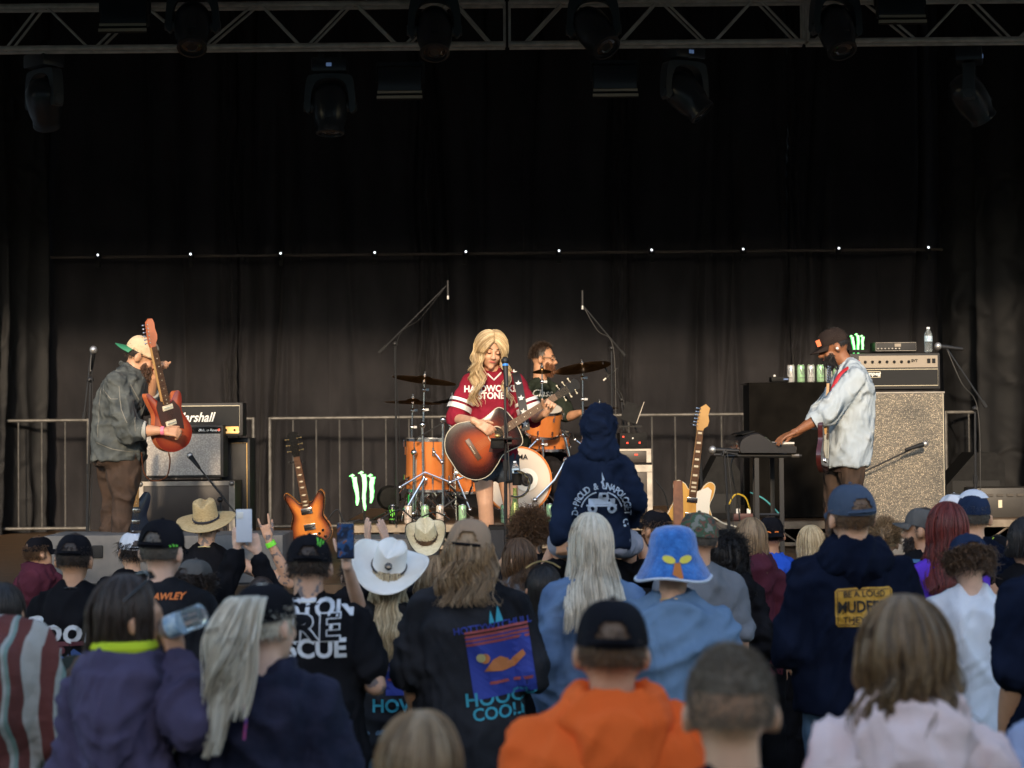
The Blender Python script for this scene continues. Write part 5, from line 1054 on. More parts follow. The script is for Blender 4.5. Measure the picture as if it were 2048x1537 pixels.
for i in range(18):
    x0 = rq.uniform(798, 945); y0 = rq.uniform(945, 1000); x1 = x0+rq.uniform(-38, 38); y1 = min(1026, y0+rq.uniform(12, 50)); a_, b_ = at(x0, y0, -.72+rq.uniform(-.1, .3)), at(x1, y1, -.72+rq.uniform(-.1, .3)); mk('rod', MB().tube([a_, b_], rq.choice((.006, .009, .012)), 7), rq.choice((chrome, chrome, blackm)), t)
    if i % 2: mk('clamp', MB().ell(a_, .018).box(a_+Vector((.015, -.01, .01)), (.035, .02, .02), bev=.003), chrome, t)
t = thing('drum_stool', 'round black drum stool under the drummer', 'stool', (at(1085, 930, .55).x, DY+.55, RZ)); c = Vector(t.location)
mk('seat', MB().lathe([(.001, .5), (.17, .5), (.18, .54), (.16, .57), (.001, .575)], c, (0, 0, 1), 24), rubber, t); mk('post', MB().tube([c+Vector((0, 0, .05)), c+Vector((0, 0, .5))], .014, 8), chrome, t)
for a in (0, 2.1, 4.2): mk('leg', MB().tube([c+Vector((0, 0, .25)), c+Vector((math.cos(a)*.28, math.sin(a)*.28, .01))], .01, 6), chrome, t)
q = at(778, 985, -.2); t = thing('stage_fan', 'small dark round fan on the riser left of the drums', 'fan', (q.x, q.y, RZ)); mk('cage', MB().lathe([(.001, -.05), (.09, -.04), (.11, 0), (.09, .04), (.001, .05)], (q.x, q.y, RZ+.2), (.3, -1, 0), 20), blackp, t); mk('foot', MB().box((q.x, q.y, RZ+.02), (.14, .1, .03)).box((q.x, q.y, RZ+.07), (.03, .03, .1)), blackp, t)
# ---------------------------------------------------------------- band
def band_fig(Y, k, yaw, pelvis, neck, head, arms, legs, g=1, sw=1, bend=0, hs=1, hy=0, hp=0, hr=0):
    f = Fig(); f.k = k; f.g = g; f.sw = sw; f.hs = hs; R = rotz(yaw); f.R = R; f.lat = R @ Vector((1, 0, 0)); f.dep = R @ Vector((0, 1, 0))
    W = lambda p: P(p[0], p[1], Y+(p[2] if len(p) > 2 else 0)); a, b = W(pelvis), W(neck); d = b-a
    fr = [-.1, .07, .26, .5, .72, .86, .93, .985]; f.spine = [a+d*u-f.dep*bend*math.sin(max(0, u)*PI)*k for u in fr]; f.neck = a+d*.97; f.head = W(head)
    f.HM = R @ rotz(hy) @ Matrix.Rotation(hp, 3, 'X') @ Matrix.Rotation(hr, 3, 'Y')
    f.arms = [(W(s), W(e), W(w_), (W(h)-W(w_))) for s, e, w_, h in arms]; f.legs = [(W(h), W(kn), Vector((W(an).x, W(an).y, max(W(an).z, ZS+.09))), f.dep) for h, kn, an in legs]
    f.loc = Vector((a.x, Y, ZS)); return f
SK1 = skinm('skin_fair', (.6, .33, .2)); SK2 = skinm('skin_tan', (.5, .26, .15)); SK3 = skinm('skin_brown', (.25, .1, .045)); SK4 = skinm('skin_pale', (.62, .38, .27))
def face_parts(f, b, browm, lipm, glasses=None, beard=None, closed=True, bn=900, bl=.02):
    k = f.k*f.hs; q = lambda x, y, z: f.head + f.HM @ Vector((x*k, y*k, z*k)); dark = mat('lash', (.02, .012, .01), .6)
    for s in (-1, 1):
        mk('eyebrow', MB().tube([q(s*.014, .099, .028), q(s*.03, .095, .033), q(s*.05, .078, .027)], .0035*k, 5), browm, b)
        e = mk('eye', MB().ell(q(s*.031, .082, .004), (.0125*k,)*3, None, 12, 8), mat('eye_white', (.6, .55, .5), .25) if not closed else MATS[b.data.materials[0].name], b)
        mk('lashes', MB().tube([q(s*.018, .091, -.002), q(s*.031, .0955, -.004), q(s*.046, .087, -.001)], .0022*k, 5), dark, e)
    mk('lips', MB().tube([q(-.023, .093, -.063), q(-.01, .103, -.061), q(0, .104, -.062), q(.01, .103, -.061), q(.023, .093, -.063)], [.002*k, .0055*k, .006*k, .0055*k, .002*k], 6), lipm, b)
    if glasses:
        gl = mk('glasses', MB().tube([q(.014+.02*(1+math.cos(a)), .106-.012*(1+math.cos(a)), .004+.018*math.sin(a)) for a in np.linspace(0, 2*PI, 17)], .0022*k, 5).tube([q(-.014-.02*(1+math.cos(a)), .106-.012*(1+math.cos(a)), .004+.018*math.sin(a)) for a in np.linspace(0, 2*PI, 17)], .0022*k, 5)
            .tube([q(-.014, .108, .006), q(.014, .108, .006)], .002*k, 5).tube([q(.054, .082, .008), q(.08, .02, .005), q(.083, -.01, -.01)], .002*k, 5).tube([q(-.054, .082, .008), q(-.08, .02, .005), q(-.083, -.01, -.01)], .002*k, 5), glasses, b)
    if beard:
        rs = np.random.RandomState(3); n = bn; az = rs.uniform(-1.45, 1.45, n); z = rs.uniform(-.125, -.03, n); lim = (np.abs(az) < .42) & (z > -.05); z[lim] -= .03
        x = np.sin(az)*.062; y = .03+np.cos(az)*.062*(1-.25*np.clip((-z-.09)/.04, 0, 1)); base = np.stack([x, y, z], -1); dr = np.stack([np.sin(az)*.4, np.cos(az)*.5, -1+0*az], -1)+rs.normal(size=(n, 3))*.3
        t_ = np.linspace(0, 1, 5)[None, :, None]; p = (base[:, None]+dr[:, None]*t_*bl*(.5+rs.rand(n))[:, None, None])*k; Wp = p@np.array(f.HM).T+np.array(f.head)
        mk('beard', strips(Wp, np.full((n, 5), .0022*k)), beard, b, smooth='all')
# singer
f = band_fig(SY, .97, PI, (985, 902), (988, 742), (982, 701, -.07), [((1034, 764), (1066, 838, -.03), (1092, 826, -.3), (1112, 808, -.36)), ((938, 764), (912, 838, -.06), (950, 843, -.37), (985, 862, -.44))],
             [((1009, 915), (1022, 1010, -.03), (1028, 1108)), ((964, 915), (971, 1010, -.06), (977, 1108))], g=.94, hs=1.0, hy=.22, hp=-.28, hr=-.12)
hands = [dict(nrm=(.3, .6, .5), d=(.3, -.5, .55), curls=(45, 50, 55, 55), vox=.005, side=-1), dict(nrm=(-.1, -.9, .35), d=(.75, -.15, -.45), curls=(25, 30, 35, 40), vox=.005, side=1)]
b = mk('person', body_mesh(f, .0085, True, hands), SK1, origin=f.loc, smooth='all'); tag(b, 'singer with long wavy blonde hair in a maroon jersey playing an acoustic guitar', 'person', 'band on stage'); f.body = b
maroon = fab('jersey_maroon', (.17, .008, .02)); f.shirt = mk('shirt', shirt_mesh(f, (.47, .47), .016, .02, .006, 5, vox=.011, srad=1.12), maroon, b, smooth='all')
whp = fab('print_white', (.75, .74, .7), v=1.05)
for i, (sh, el, wr, hd) in enumerate(f.arms):
    for t0, t1 in ((.52, .6), (.66, .79)):
        a_, b_ = sh.lerp(el, t0), sh.lerp(el, t1); sm_ = MB(); sm_.tube([a_, b_], [.0875, .088], 28, caps=False); V, F = sm_.V, sm_.F
        mk('sleeve_stripe', (V, F), whp, f.shirt)
c = P(987, 779, SY); drape('lettering', text_mesh('HARDWORKIN\'', .062, bold=.035, sx=.92), f.shirt, whp, c, off=.004); drape('lettering', text_mesh('STONER', .062, bold=.035, sx=.92), f.shirt, whp, P(988, 793, SY), off=.004)
mk('collar', MB().tube([f.neck+f.lat*.075+Vector((0, -.0, .03)), f.neck+f.dep*.075+f.lat*.04+Vector((0, 0, -.01)), f.neck+f.dep*.105+Vector((0, 0, -.05)), f.neck+f.dep*.075-f.lat*.04+Vector((0, 0, -.01)), f.neck-f.lat*.075+Vector((0, 0, .03))], .007, 6), whp, f.shirt)
mk('shorts', pants_mesh(f, 2, .006, .013, .013, cut=.17), fab('denim_dark', (.035, .045, .06)), b, smooth='all')
boot = mat('boot_tan', (.6, .45, .3), .5)
for hp, kn, an, fw in f.legs: mk('boot', MB().cap(an+Vector((0, 0, .14)), an-Vector((0, 0, .03)), .055, .045).cap(an-Vector((0, 0, .04)), an+f.dep*.14-Vector((0, 0, .045)), .045, .036), boot, b)
blonde = hairm('hair_golden', (.34, .19, .065), (.95, .76, .46)); zc = P(985, 815, SY).z
put_hair(f, b, blonde, long_hair(f, zc, 1100, 3, gap=60, vol=.03, wave=.024, wfreq=1.7, flare=.35, rad=.0034, jit=.4, clump=.9, part=1), long_hair(f, P(985, 745, SY).z, 500, 9, gap=52, vol=.035, wave=.02, wfreq=2.3, flare=.3, rad=.003, jit=.35, clump=.9, part=1), long_hair(f, zc, 400, 4, gap=95, vol=.02, wave=.015), base=hair_cap_geo(f, 66, 1.05, 118, 1.05, front=40))
face_parts(f, b, mat('brow_brown', (.12, .06, .03), .7), mat('lips_red', (.5, .12, .1), .4))
# strap
black_s = mat('strap_black', (.015, .012, .012), .6); a0 = P(1032, 752, SY-.1)
sp = spline([tuple(P(x, y, SY+dy)) for x, y, dy in [(1020, 744, .06), (1032, 750, -.06), (1041, 790, -.16), (1048, 830, -.2), (1052, 862, -.22)]], 6, False)
V = []; 
for p in sp: V += [Vector(p)+Vector((-.028, 0, 0)), Vector(p)+Vector((.028, -.002, .006))]
V += [v+Vector((0, .004, 0)) for v in V]; n = len(sp); F = [(2*i, 2*i+1, 2*i+3, 2*i+2) for i in range(n-1)]+[(2*n+2*i, 2*n+2*i+2, 2*n+2*i+3, 2*n+2*i+1) for i in range(n-1)]+[(2*i, 2*i+2, 2*n+2*i+2, 2*n+2*i) for i in range(n-1)]+[(2*i+1, 2*n+2*i+1, 2*n+2*i+3, 2*i+3) for i in range(n-1)]
ts = tag(mk('guitar_strap', (V, F), black_s, origin=a0), 'black strap with white stars over the shoulder of the singer', 'strap')
def star(c, r, th=.002): return [tuple(Vector(c)+Vector((r*(1 if i % 2 == 0 else .45)*math.sin(i*PI/5), 0, r*(1 if i % 2 == 0 else .45)*math.cos(i*PI/5)))) for i in range(10)]
for i in (4, 9, 13, 17, 21): mk('star', (star(Vector(sp[min(i, n-1)])-Vector((0, .006, 0)), .024), [tuple(range(10))]), whp, ts, smooth=False)
# guitarist
f = band_fig(SY, 1.0, -PI/2, (240, 905), (262, 738), (284, 713, .0), [((258, 765, .2), (292, 805, .16), (310, 752, .0), (318, 735, -.06)), ((232, 768, -.2), (258, 862, -.26), (322, 862, -.24), (350, 862, -.2))],
             [((232, 915, .1), (226, 1000, .1), (214, 1098)), ((246, 915, -.08), (246, 1000, -.1), (238, 1098, -.1))], g=1.28, sw=1, bend=.05, hs=1.06, hp=-.42)
hands = [dict(nrm=(-.9, .3, .2), d=(.35, -.3, .75), curls=(55, 60, 60, 60), vox=.005, side=1), dict(nrm=(-.1, -.8, .5), d=(1, .15, -.1), curls=(35, 40, 45, 50), vox=.005, side=1)]
b = mk('person', body_mesh(f, .009, True, hands), SK2, origin=f.loc, smooth='all'); tag(b, 'bearded man with backward cream cap, glasses and denim jacket holding up a red guitar', 'person', 'band on stage')
denj = mat('denim_jacket', (.035, .042, .043), .85, c2=(.1, .108, .1), nscale=9, bump=.5, bscale=300, b2=1, b2scale=14); f.shirt = mk('jacket', shirt_mesh(f, (.62, .68), .024, .0, .009, 8, vox=.012, ff=10), denj, b, smooth='all')
for i, (sh, el, wr, hd) in enumerate(f.arms):
    e = el.lerp(wr, .3 if i else .2); mk('cuff', MB().tube([e, e+(wr-el).normalized()*.05], [.069, .066], 20), mat('denim_light', (.3, .3, .27), .85, c2=(.4, .4, .36)), f.shirt)
stm = mat('denim_seam', (.2, .19, .16), .8)
mk('collar', MB().tube([f.neck+Vector((-.05, -.06, .05)), f.neck+Vector((-.075, 0, .06)), f.neck+Vector((.02, -.085, .02)), f.neck+Vector((.1, -.075, -.06))], .016, 6), denj, f.shirt)
for pts in ([(214, 775), (210, 830), (208, 880)], [(205, 885), (240, 898), (280, 905)], [(255, 775), (262, 820), (276, 850)], [(272, 770), (285, 800), (290, 870)], [(220, 780), (240, 800), (256, 800)]):
    V = []; W_ = []
    for j in range(len(pts)-1):
        for u in range(10): x = pts[j][0]+(pts[j+1][0]-pts[j][0])*u/10; y = pts[j][1]+(pts[j+1][1]-pts[j][1])*u/10; V.append((x, y))
    c0 = P(*V[0], SY); loc_ = [P(x, y, SY)-c0 for x, y in V]; st2 = []
    for p in loc_: st2 += [(p.x-.002, 0, p.z-.002), (p.x+.002, 0, p.z+.002)]
    drape('seam', (st2, [(2*i, 2*i+1, 2*i+3, 2*i+2) for i in range(len(V)-1)]), f.shirt, stm, c0, off=.003)
pan = mat('trouser_brown', (.035, .02, .012), .85, c2=(.07, .04, .025), nscale=8, b2=.8, b2scale=14); mk('trousers', pants_mesh(f, 4, .007, .013), pan, b, smooth='all')
put_hair(f, b, hairm('hair_dark', (.02, .012, .008), (.05, .03, .02)), short_hair(f, 900, .018, 4, lo=118, gap=75), base=hair_cap_geo(f, 75, 1.03, 112, front=30))
creamc = fab('cap_cream', (.62, .47, .3), v=1.1); ball_cap(f, b, creamc, back=True, pitch=.05, brim_m=mat('brim_green', (.03, .2, .1), .6), size=1.04)
face_parts(f, b, MATS['hair_dark'], mat('lips_dull', (.4, .16, .11), .5), glasses=blackm, beard=hairm('beard_brown', (.05, .02, .01), (.12, .06, .03)), bl=.024)
wr = f.arms[1][2]; mk('wristband', MB().tube([wr+Vector((.0, 0, 0)), wr+Vector((.022, 0, 0))], .031, 16), mat('band_pink', (.8, .2, .3), .5), b)
ts = tag(mk('guitar_strap', MB().tube(spline([tuple(P(x, y, SY-.12)) for x, y in [(337, 905), (340, 925), (332, 955), (305, 962), (288, 945), (283, 905)]], 6, False), .014, 6, flat=.3), strap, origin=P(337, 905, SY-.12)), 'thin brown leather strap dangling under the red guitar', 'strap')
# keyboard player
f = band_fig(SY, 1.0, PI/2, (1694, 908), (1700, 728), (1668, 693, .0), [((1712, 757, -.19), (1655, 828, -.25), (1596, 862, -.22), (1555, 882, -.18)), ((1690, 757, .18), (1640, 832, .22), (1590, 868, .2), (1556, 884, .2))],
             [((1680, 918, .1), (1665, 1000, .1), (1668, 1098, .08)), ((1702, 918, -.1), (1704, 1000, -.1), (1706, 1098, -.1))], g=1.0, sw=1, bend=.03, hs=1.0, hp=-.38)
hands = [dict(nrm=(.2, -.2, .95), d=(-.9, 0, -.35), curls=(12, 18, 20, 22), vox=.005, side=-1), dict(nrm=(.2, 0, .95), d=(-.9, 0, -.35), curls=(12, 18, 20, 22), vox=.005, side=1)]
b = mk('person', body_mesh(f, .009, True, hands), SK3, origin=f.loc, smooth='all'); tag(b, 'bearded man in dark cap and pale denim shirt leaning over a silver keyboard', 'person', 'band on stage')
dens = mat('denim_pale', (.38, .44, .48), .85, c2=(.44, .49, .52), nscale=6, bump=.4, bscale=300, b2=1, b2scale=13); f.shirt = mk('shirt', shirt_mesh(f, (.62, .62), 0.028, .03, .007, 18, vox=.012, ff=11, loose=1.1), dens, b, smooth='all')
e = f.arms[0]; e0 = e[1].lerp(e[2], .2); mk('cuff', MB().tube([e0, e0+(e[2]-e[1]).normalized()*.06], [.066, .07], 20), dens, f.shirt)
mk('trousers', pants_mesh(f, 6, .01, .013, .006), pan, b, smooth='all'); mk('undershirt', MB().loft([(f.spine[0].x, f.spine[0].y, f.spine[0].z-.06, .105, .17), (f.spine[0].x, f.spine[0].y, f.spine[0].z+.03, .11, .175)], 24), mat('shirt_brown', (.06, .035, .03), .85), b)
blk = hairm('hair_black', (.008, .006, .006), (.02, .015, .013)); put_hair(f, b, blk, short_hair(f, 900, .012, 4, lo=112, gap=75), base=hair_cap_geo(f, 75, 1.02, 108, front=30))
cb = fab('cap_black', (.012, .011, .012)); co = ball_cap(f, b, fab('cap_brown', (.02, .014, .012)), pitch=-.05, opening=True, strap=cb, size=1.02)
k = f.k; pp_ = f.head+f.HM @ Vector((-.035, .098, .06)); mk('patch', MB().box(pp_, (.02, .03, .045), f.HM), mat('patch_orange', (.8, .15, .03), .5), co)
face_parts(f, b, blk, mat('lips_brown', (.25, .08, .06), .5), beard=blk, bn=1400, bl=.018); mk('earpiece', MB().ell(f.head+f.HM @ Vector((-.09, 0, -.02)), .011), white, b)
redst = mat('strap_red', (.45, .02, .03), .6); tag(mk('guitar_strap', MB().tube(spline([tuple(P(x, y, SY+dy)) for x, y, dy in [(1715, 722, .02), (1700, 733, -.12), (1678, 752, -.19), (1662, 790, -.2), (1655, 850, -.22)]], 6, False), .018, 8, flat=.35), redst, origin=P(1715, 722, SY)), 'red strap over the shoulder of the keyboard player', 'strap')
# drummer
f = band_fig(DY+.5, 1.0, -1.75, (1083, 905), (1080, 762), (1086, 717, -.02), [((1112, 785, -.02), (1135, 835, -.05), (1162, 825, -.25), (1178, 818, -.3)), ((1052, 785, -.2), (1045, 850, -.35), (1080, 850, -.5), (1095, 850, -.5))],
             [((1100, 925, .05), (1150, 930, -.2), (1150, 1020, -.2)), ((1075, 925, -.1), (1110, 935, -.5), (1110, 1020, -.5))], g=1.12, hs=1.08, hp=-.1)
b = mk('person', body_mesh(f, .011, True, None), SK2, origin=Vector((f.loc.x, f.loc.y, RZ)), smooth='all'); tag(b, 'bearded drummer in dark green shirt seated behind the cymbals', 'person', 'band on stage')
f.shirt = mk('shirt', shirt_mesh(f, .42, .02, .0, .008, 28), fab('shirt_dark_green', (.02, .026, .02)), b, smooth='all'); drape('lettering', text_mesh('Class', .09, bold=.01, shear=.3), f.shirt, whp, P(1083, 788, DY+.5), off=.004); mk('trousers', pants_mesh(f, 9), cb, b, smooth='all')
put_hair(f, b, MATS['hair_dark'], short_hair(f, 1500, .022, 4, lo=105, gap=70, out=.8), base=hair_cap_geo(f, 75, 1.04, 100, front=32)); face_parts(f, b, MATS['hair_dark'], MATS['lips_dull'], glasses=alum, beard=hairm('beard_red', (.12, .04, .015), (.25, .1, .04)), bl=.02)
# ---------------------------------------------------------------- crowd
def poly(pts, step=.03): return slice_mesh([(x, 0, z) for x, z in pts], [tuple(range(len(pts)))], step)
def rect(w_, h, step=.03, x=0, z=0): return poly([(x-w_/2, z-h/2), (x+w_/2, z-h/2), (x+w_/2, z+h/2), (x-w_/2, z+h/2)], step)
def disc(r, x=0, z=0, n=18): return poly([(x+r*math.cos(2*PI*i/n), z+r*math.sin(2*PI*i/n)) for i in range(n)])
def ringp(r0, r1, a0, a1, x=0, z=0, n=24):
    V = []; 
    for i in range(n+1): a = math.radians(a0+(a1-a0)*i/n); V += [(x+r0*math.cos(a), 0, z+r0*math.sin(a)), (x+r1*math.cos(a), 0, z+r1*math.sin(a))]
    return V, [(2*i, 2*i+1, 2*i+3, 2*i+2) for i in range(n)]
def merge(*g):
    V = []; F = []
    for v, f in g: o = len(V); V += list(v); F += [tuple(i+o for i in x) for x in f]
    return V, F
def rot2(VF, a, sx=1): c, s = math.cos(a), math.sin(a); return [(x*c*sx-z*s, 0, x*sx*s+z*c) for x, y, z in VF[0]], VF[1]
def mv(VF, x, z): return [(a+x, b, c+z) for a, b, c in VF[0]], VF[1]
def PR(f, VF, px, py, m, tgt=None, off=.007, name='print', rot=0):
    Y = f.loc.y; return drape(name, rot2(VF, rot) if rot else VF, tgt or f.shirt, m, P(px, py, Y-.1), off=off)
def ramp_mat(name, stops, mode='noise', scale=6, rough=.85, stretch=(1, 1, 1), bump=.35, axis=0):
    m = bpy.data.materials.new(name); m.use_nodes = True; N = m.node_tree.nodes; L = m.node_tree.links; b = N['Principled BSDF']; b.inputs['Roughness'].default_value = rough; b.inputs['Specular IOR Level'].default_value = .2
    tc = N.new('ShaderNodeTexCoord'); mp = N.new('ShaderNodeMapping'); mp.inputs['Scale'].default_value = stretch; L.new(tc.outputs['Object'], mp.inputs[0]); r = N.new('ShaderNodeValToRGB')
    n = N.new('ShaderNodeTexNoise'); n.inputs['Scale'].default_value = scale; n.inputs['Detail'].default_value = 3; L.new(mp.outputs[0], n.inputs['Vector'])
    if mode == 'noise': L.new(n.outputs['Fac'], r.inputs[0])
    else:
        sp = N.new('ShaderNodeSeparateXYZ'); L.new(mp.outputs[0], sp.inputs[0]); w_ = N.new('ShaderNodeMath'); w_.operation = 'MULTIPLY_ADD'; w_.inputs[1].default_value = scale; L.new(sp.outputs[axis], w_.inputs[0]); L.new(n.outputs['Fac'], w_.inputs[2]); n.inputs['Scale'].default_value = 2
        fr = N.new('ShaderNodeMath'); fr.operation = 'FRACT'; L.new(w_.outputs[0], fr.inputs[0]); L.new(fr.outputs[0], r.inputs[0])
    e = r.color_ramp.elements; r.color_ramp.interpolation = 'CONSTANT' if mode != 'soft' else 'LINEAR'
    while len(e) < len(stops): e.new(.5)
    for q, (p, c) in zip(e, stops): q.position = p; q.color = (*c, 1)
    L.new(r.outputs[0], b.inputs['Base Color']); n2 = N.new('ShaderNodeTexNoise'); n2.inputs['Scale'].default_value = 13; bp = N.new('ShaderNodeBump'); bp.inputs['Strength'].default_value = .6; bp.inputs['Distance'].default_value = .03; L.new(tc.outputs['Object'], n2.inputs['Vector']); L.new(n2.outputs[0], bp.inputs['Height']); L.new(bp.outputs[0], b.inputs['Normal']); return m
BK = fab('tee_black', (.006, .006, .0075), v=1.9); NV = fab('hoodie_navy', (.0035, .0055, .014), v=1.9); CH = fab('tee_charcoal', (.012, .0125, .015), v=2.4); GR = fab('tee_grey', (.14, .15, .17), v=1.3)
OR = fab('hoodie_orange', (.85, .13, .022), v=1.15); PK = fab('hoodie_pink', (.78, .6, .57), v=1.12); WH = fab('tee_white', (.7, .72, .78), v=1.15); LB = fab('tee_light_blue', (.13, .21, .33), v=1.2)
MR = fab('hoodie_maroon', (.06, .012, .022)); RB = fab('tee_royal', (.02, .09, .55), v=1.2); PP = fab('hoodie_purple', (.06, .05, .095), v=1.5); PU = fab('top_purple', (.09, .03, .4), v=1.4)
DN = mat('denim_blue', (.07, .13, .26), .85, c2=(.14, .23, .4), nscale=6, bump=.5, bscale=300, b2=.7, b2scale=13); JE = mat('jeans', (.03, .07, .13), .85, c2=(.1, .17, .25), nscale=10, b2=.8, b2scale=14)
CAMO = ramp_mat('camo', [(0, (.02, .025, .02)), (.42, (.09, .06, .045)), (.5, (.06, .075, .05)), (.58, (.16, .16, .12))], scale=13); TD = ramp_mat('tie_dye_navy', [(.35, (.008, .011, .026)), (.62, (.03, .03, .06)), (.75, (.06, .06, .1))], mode='noise', scale=7); TD.node_tree.nodes['Color Ramp'].color_ramp.interpolation = 'LINEAR'
STR = ramp_mat('striped', [(0, (.36, .35, .33)), (.3, (.14, .045, .04)), (.6, (.33, .35, .33)), (.68, (.17, .25, .23)), (.76, (.12, .04, .036))], mode='stripe', scale=6.5)
SKT = mat('skin_tattoo', (.52, .3, .2), .5, c2=(.16, .13, .13), nscale=26, nlo=.56, nhi=.6, bump=.1, bscale=140)
HB_ = hairm('hair_brown', (.03, .014, .007), (.2, .11, .055)); HD = MATS['hair_dark']; HK = MATS['hair_black']; HL = hairm('hair_blonde', (.22, .14, .06), (.85, .7, .45)); HP = hairm('hair_platinum', (.3, .24, .16), (.95, .88, .74)); HT = hairm('hair_light_brown', (.08, .045, .02), (.5, .33, .18)); HR = hairm('hair_red', (.04, .006, .005), (.26, .045, .035)); HG = hairm('hair_greying', (.05, .042, .035), (.13, .11, .09))
cK = fab('cap_black2', (.006, .006, .008), v=1.8); cN = fab('cap_navy', (.012, .02, .045)); cG = fab('cap_grey', (.09, .085, .08), v=1.3); cT = fab('cap_tan', (.3, .2, .13), v=1.2); cSl = fab('cap_slate', (.05, .07, .11), v=1.3); cW = fab('cap_white', (.6, .62, .68), v=1.1); cM = ramp_mat('camo_cap', [(0, (.05, .06, .05)), (.43, (.16, .07, .05)), (.5, (.06, .1, .06)), (.58, (.2, .2, .17))], scale=22)
def ZY(py, f): return P(1024, py, f.loc.y).z + (f.loc.x*.0092*0)
def near_hair(f, m, n=500, ln=.02, gap=70, lo=120, phmin=66, **k): return put_hair(f, f.body, m, short_hair(f, n, ln, 5, lo=lo, gap=gap, phmin=phmin, **k), base=hair_cap_geo(f, gap, 1.03, lo-4, front=32))
def chain(f, m, r=.003): k = f.k*f.g; return mk('necklace', MB().tube([f.neck+f.lat*.062*k*math.cos(a)+f.dep*.062*k*math.sin(a)+Vector((0, 0, .012-.02*math.sin(a))) for a in np.linspace(0, 2*PI, 25)], r, 5), m, f.body)
def ears_shades(f, m=None, up=.1): 
    k = f.k*f.hs; q = lambda x, y, z: f.head+f.HM @ Vector((x*k, y*k, z*k)); mb = MB()
    for s in (-1, 1): mb.tube([q(s*.085, -.04, .06), q(s*.08, .03, .115), q(s*.07, .05, .125)], .004*k, 6)
    mb.tube([q(-.07, .05, .125), q(0, .06, .135), q(.07, .05, .125)], .012*k, 6, flat=.5); mk('sunglasses', mb, m or blackg, f.body)
KN = fab('hoodie_deep_navy', (.007, .012, .028), v=1.8)
# kid on shoulders, and the adult below
f = person(1197, 820, 405, 'kid in a navy hoodie with hood up riding on the shoulders of an adult', SK1, H=1.32, gz=P(1197, 820, FPX/405).z-1.33, hs=1.12, g=1.0, sw=1.02, shirt=KN, sleeve=1, hem=.0, ext=.02, fold=.011, seed=3,
           aL=(P(1130, 1005, 9.35), P(1120, 1072, 9.2), Vector((.1, .2, -1))), aR=(P(1272, 1003, 9.35), P(1262, 1040, 9.6), Vector((-.5, .6, -.2))))
[bpy.data.objects.remove(c_) for c_ in list(f.body.children) if c_ != f.shirt]; bpy.data.objects.remove(f.body)
f.legs = [(f.pt(s*.1, 0, .9), f.pt(s*.24, .38, .87), f.pt(s*.2, .44, .45), f.dep) for s in (-1, 1)]
b = mk('person', body_mesh(f, .012), SK1, origin=f.loc, smooth='all'); tag(b, 'kid in a hooded navy top riding high on the shoulders of an adult', 'person', 'people in the crowd'); f.shirt.parent = b; f.body = b
mk('shorts', pants_mesh(f, 3, cut=.45), fab('shorts_grey', (.3, .3, .36), v=1.2), b, smooth='all')
mb = MB(); k = f.k; c = f.head; mb.ell(c+Vector((0, -.012, .012)), (.108*k*1.12, .118*k*1.12, .135*k*1.12)); mb.cap(c-Vector((0, .01, .03)), f.neck+Vector((0, -.01, .01)), .108*k, .125*k)
hd = mk('hood', remesh(mb, .01, 3, .01, 5, 12), KN, f.shirt, smooth='all')
pm = fab('print_pale', (.42, .5, .62), v=1.1); T = 'LOUD\u2022PROUD & UNAPOLOGETIC\u2022'; g = []
for i, ch in enumerate(T):
    if ch == ' ': continue
    a = math.radians(208-i*238/(len(T)-1)); VF = text_mesh(ch, .046, bold=.02, step=0, sx=.8); g.append(mv(rot2(VF, a-PI/2), .13*math.cos(a), .13*math.sin(a)))
PR(f, merge(*g), 1204, 1026, pm, name='lettering')
tr = [rect(.13, .028, z=.055), poly([(-.02, .066), (.035, .066), (.03, .098), (-.012, .098)]), rect(.15, .01, z=.035), disc(.024, -.046, .02), disc(.024, .05, .02), ringp(.1, .106, 15, 75), ringp(.1, .106, 105, 165), poly([(.0, .2), (.014, .16), (.006, .155), (.016, .12), (-.006, .15), (.002, .158)])]
PR(f, merge(*tr), 1204, 1026, pm, name='truck_print'); PR(f, merge(disc(.01, -.046, .02), disc(.01, .05, .02), rect(.018, .014, x=.012, z=.082)), 1204, 1026, NV, off=.0095, name='truck_detail')
kid = f
f = person(1195, 1000, 400, 'adult in black carrying the hooded kid on both shoulders', SK1, H=1.72, shirt=BK, sleeve=.4, g=1.05, seed=5, aL=(P(1092, 1150, 9.45), P(1112, 1085, 9.7), Vector((.3, 1, .2))), aR=(P(1308, 1150, 9.45), P(1282, 1085, 9.7), Vector((-.3, 1, .2))), pants=JE); f.body.location.y += .14; near_hair(f, HD)
# front rows
f = person(78, 1069, 318, 'boy in black cap and maroon hoodie at the far left by the stage', SK1, hat=.02, hyaw=-.9, g=.85, sw=.88, shirt=MR, sleeve=1, ext=.02, hood=MR, seed=11); near_hair(f, HB_, 900, .03, curl=.006); ball_cap(f, f.body, cK, strap=cK)
f = person(264, 1060, 350, 'person in a white fronted cap mostly hidden behind the black cap with green mark', SK1, hat=.02, hyaw=.3, shirt=BK, seed=12); near_hair(f, HD, 900, .05); ball_cap(f, f.body, cW, strap=cK)
straw = mat('straw', (.42, .31, .15), .85, c2=(.55, .43, .24), nscale=60, stretch=(1, 1, 4), bump=1, bscale=160); strawb = mat('straw_band', (.015, .02, .04), .7)
el, wr = P(583, 1168, 11.9), P(538, 1082, 11.85)
f = person(412, 1001, 318, 'person in a woven straw hat and black tank top raising a horned hand sign', SKT, hat=.055, g=1.12, shirt=BK, sleeve=0, seed=13, aR=(el, wr, Vector((-.3, 0, 1))), hands=[None, dict(nrm=(-.1, -1, 0), d=(-.25, 0, 1), curls=(2, 95, 95, 2), spread=1.4, vox=.0045, side=-1, thumb=20)])
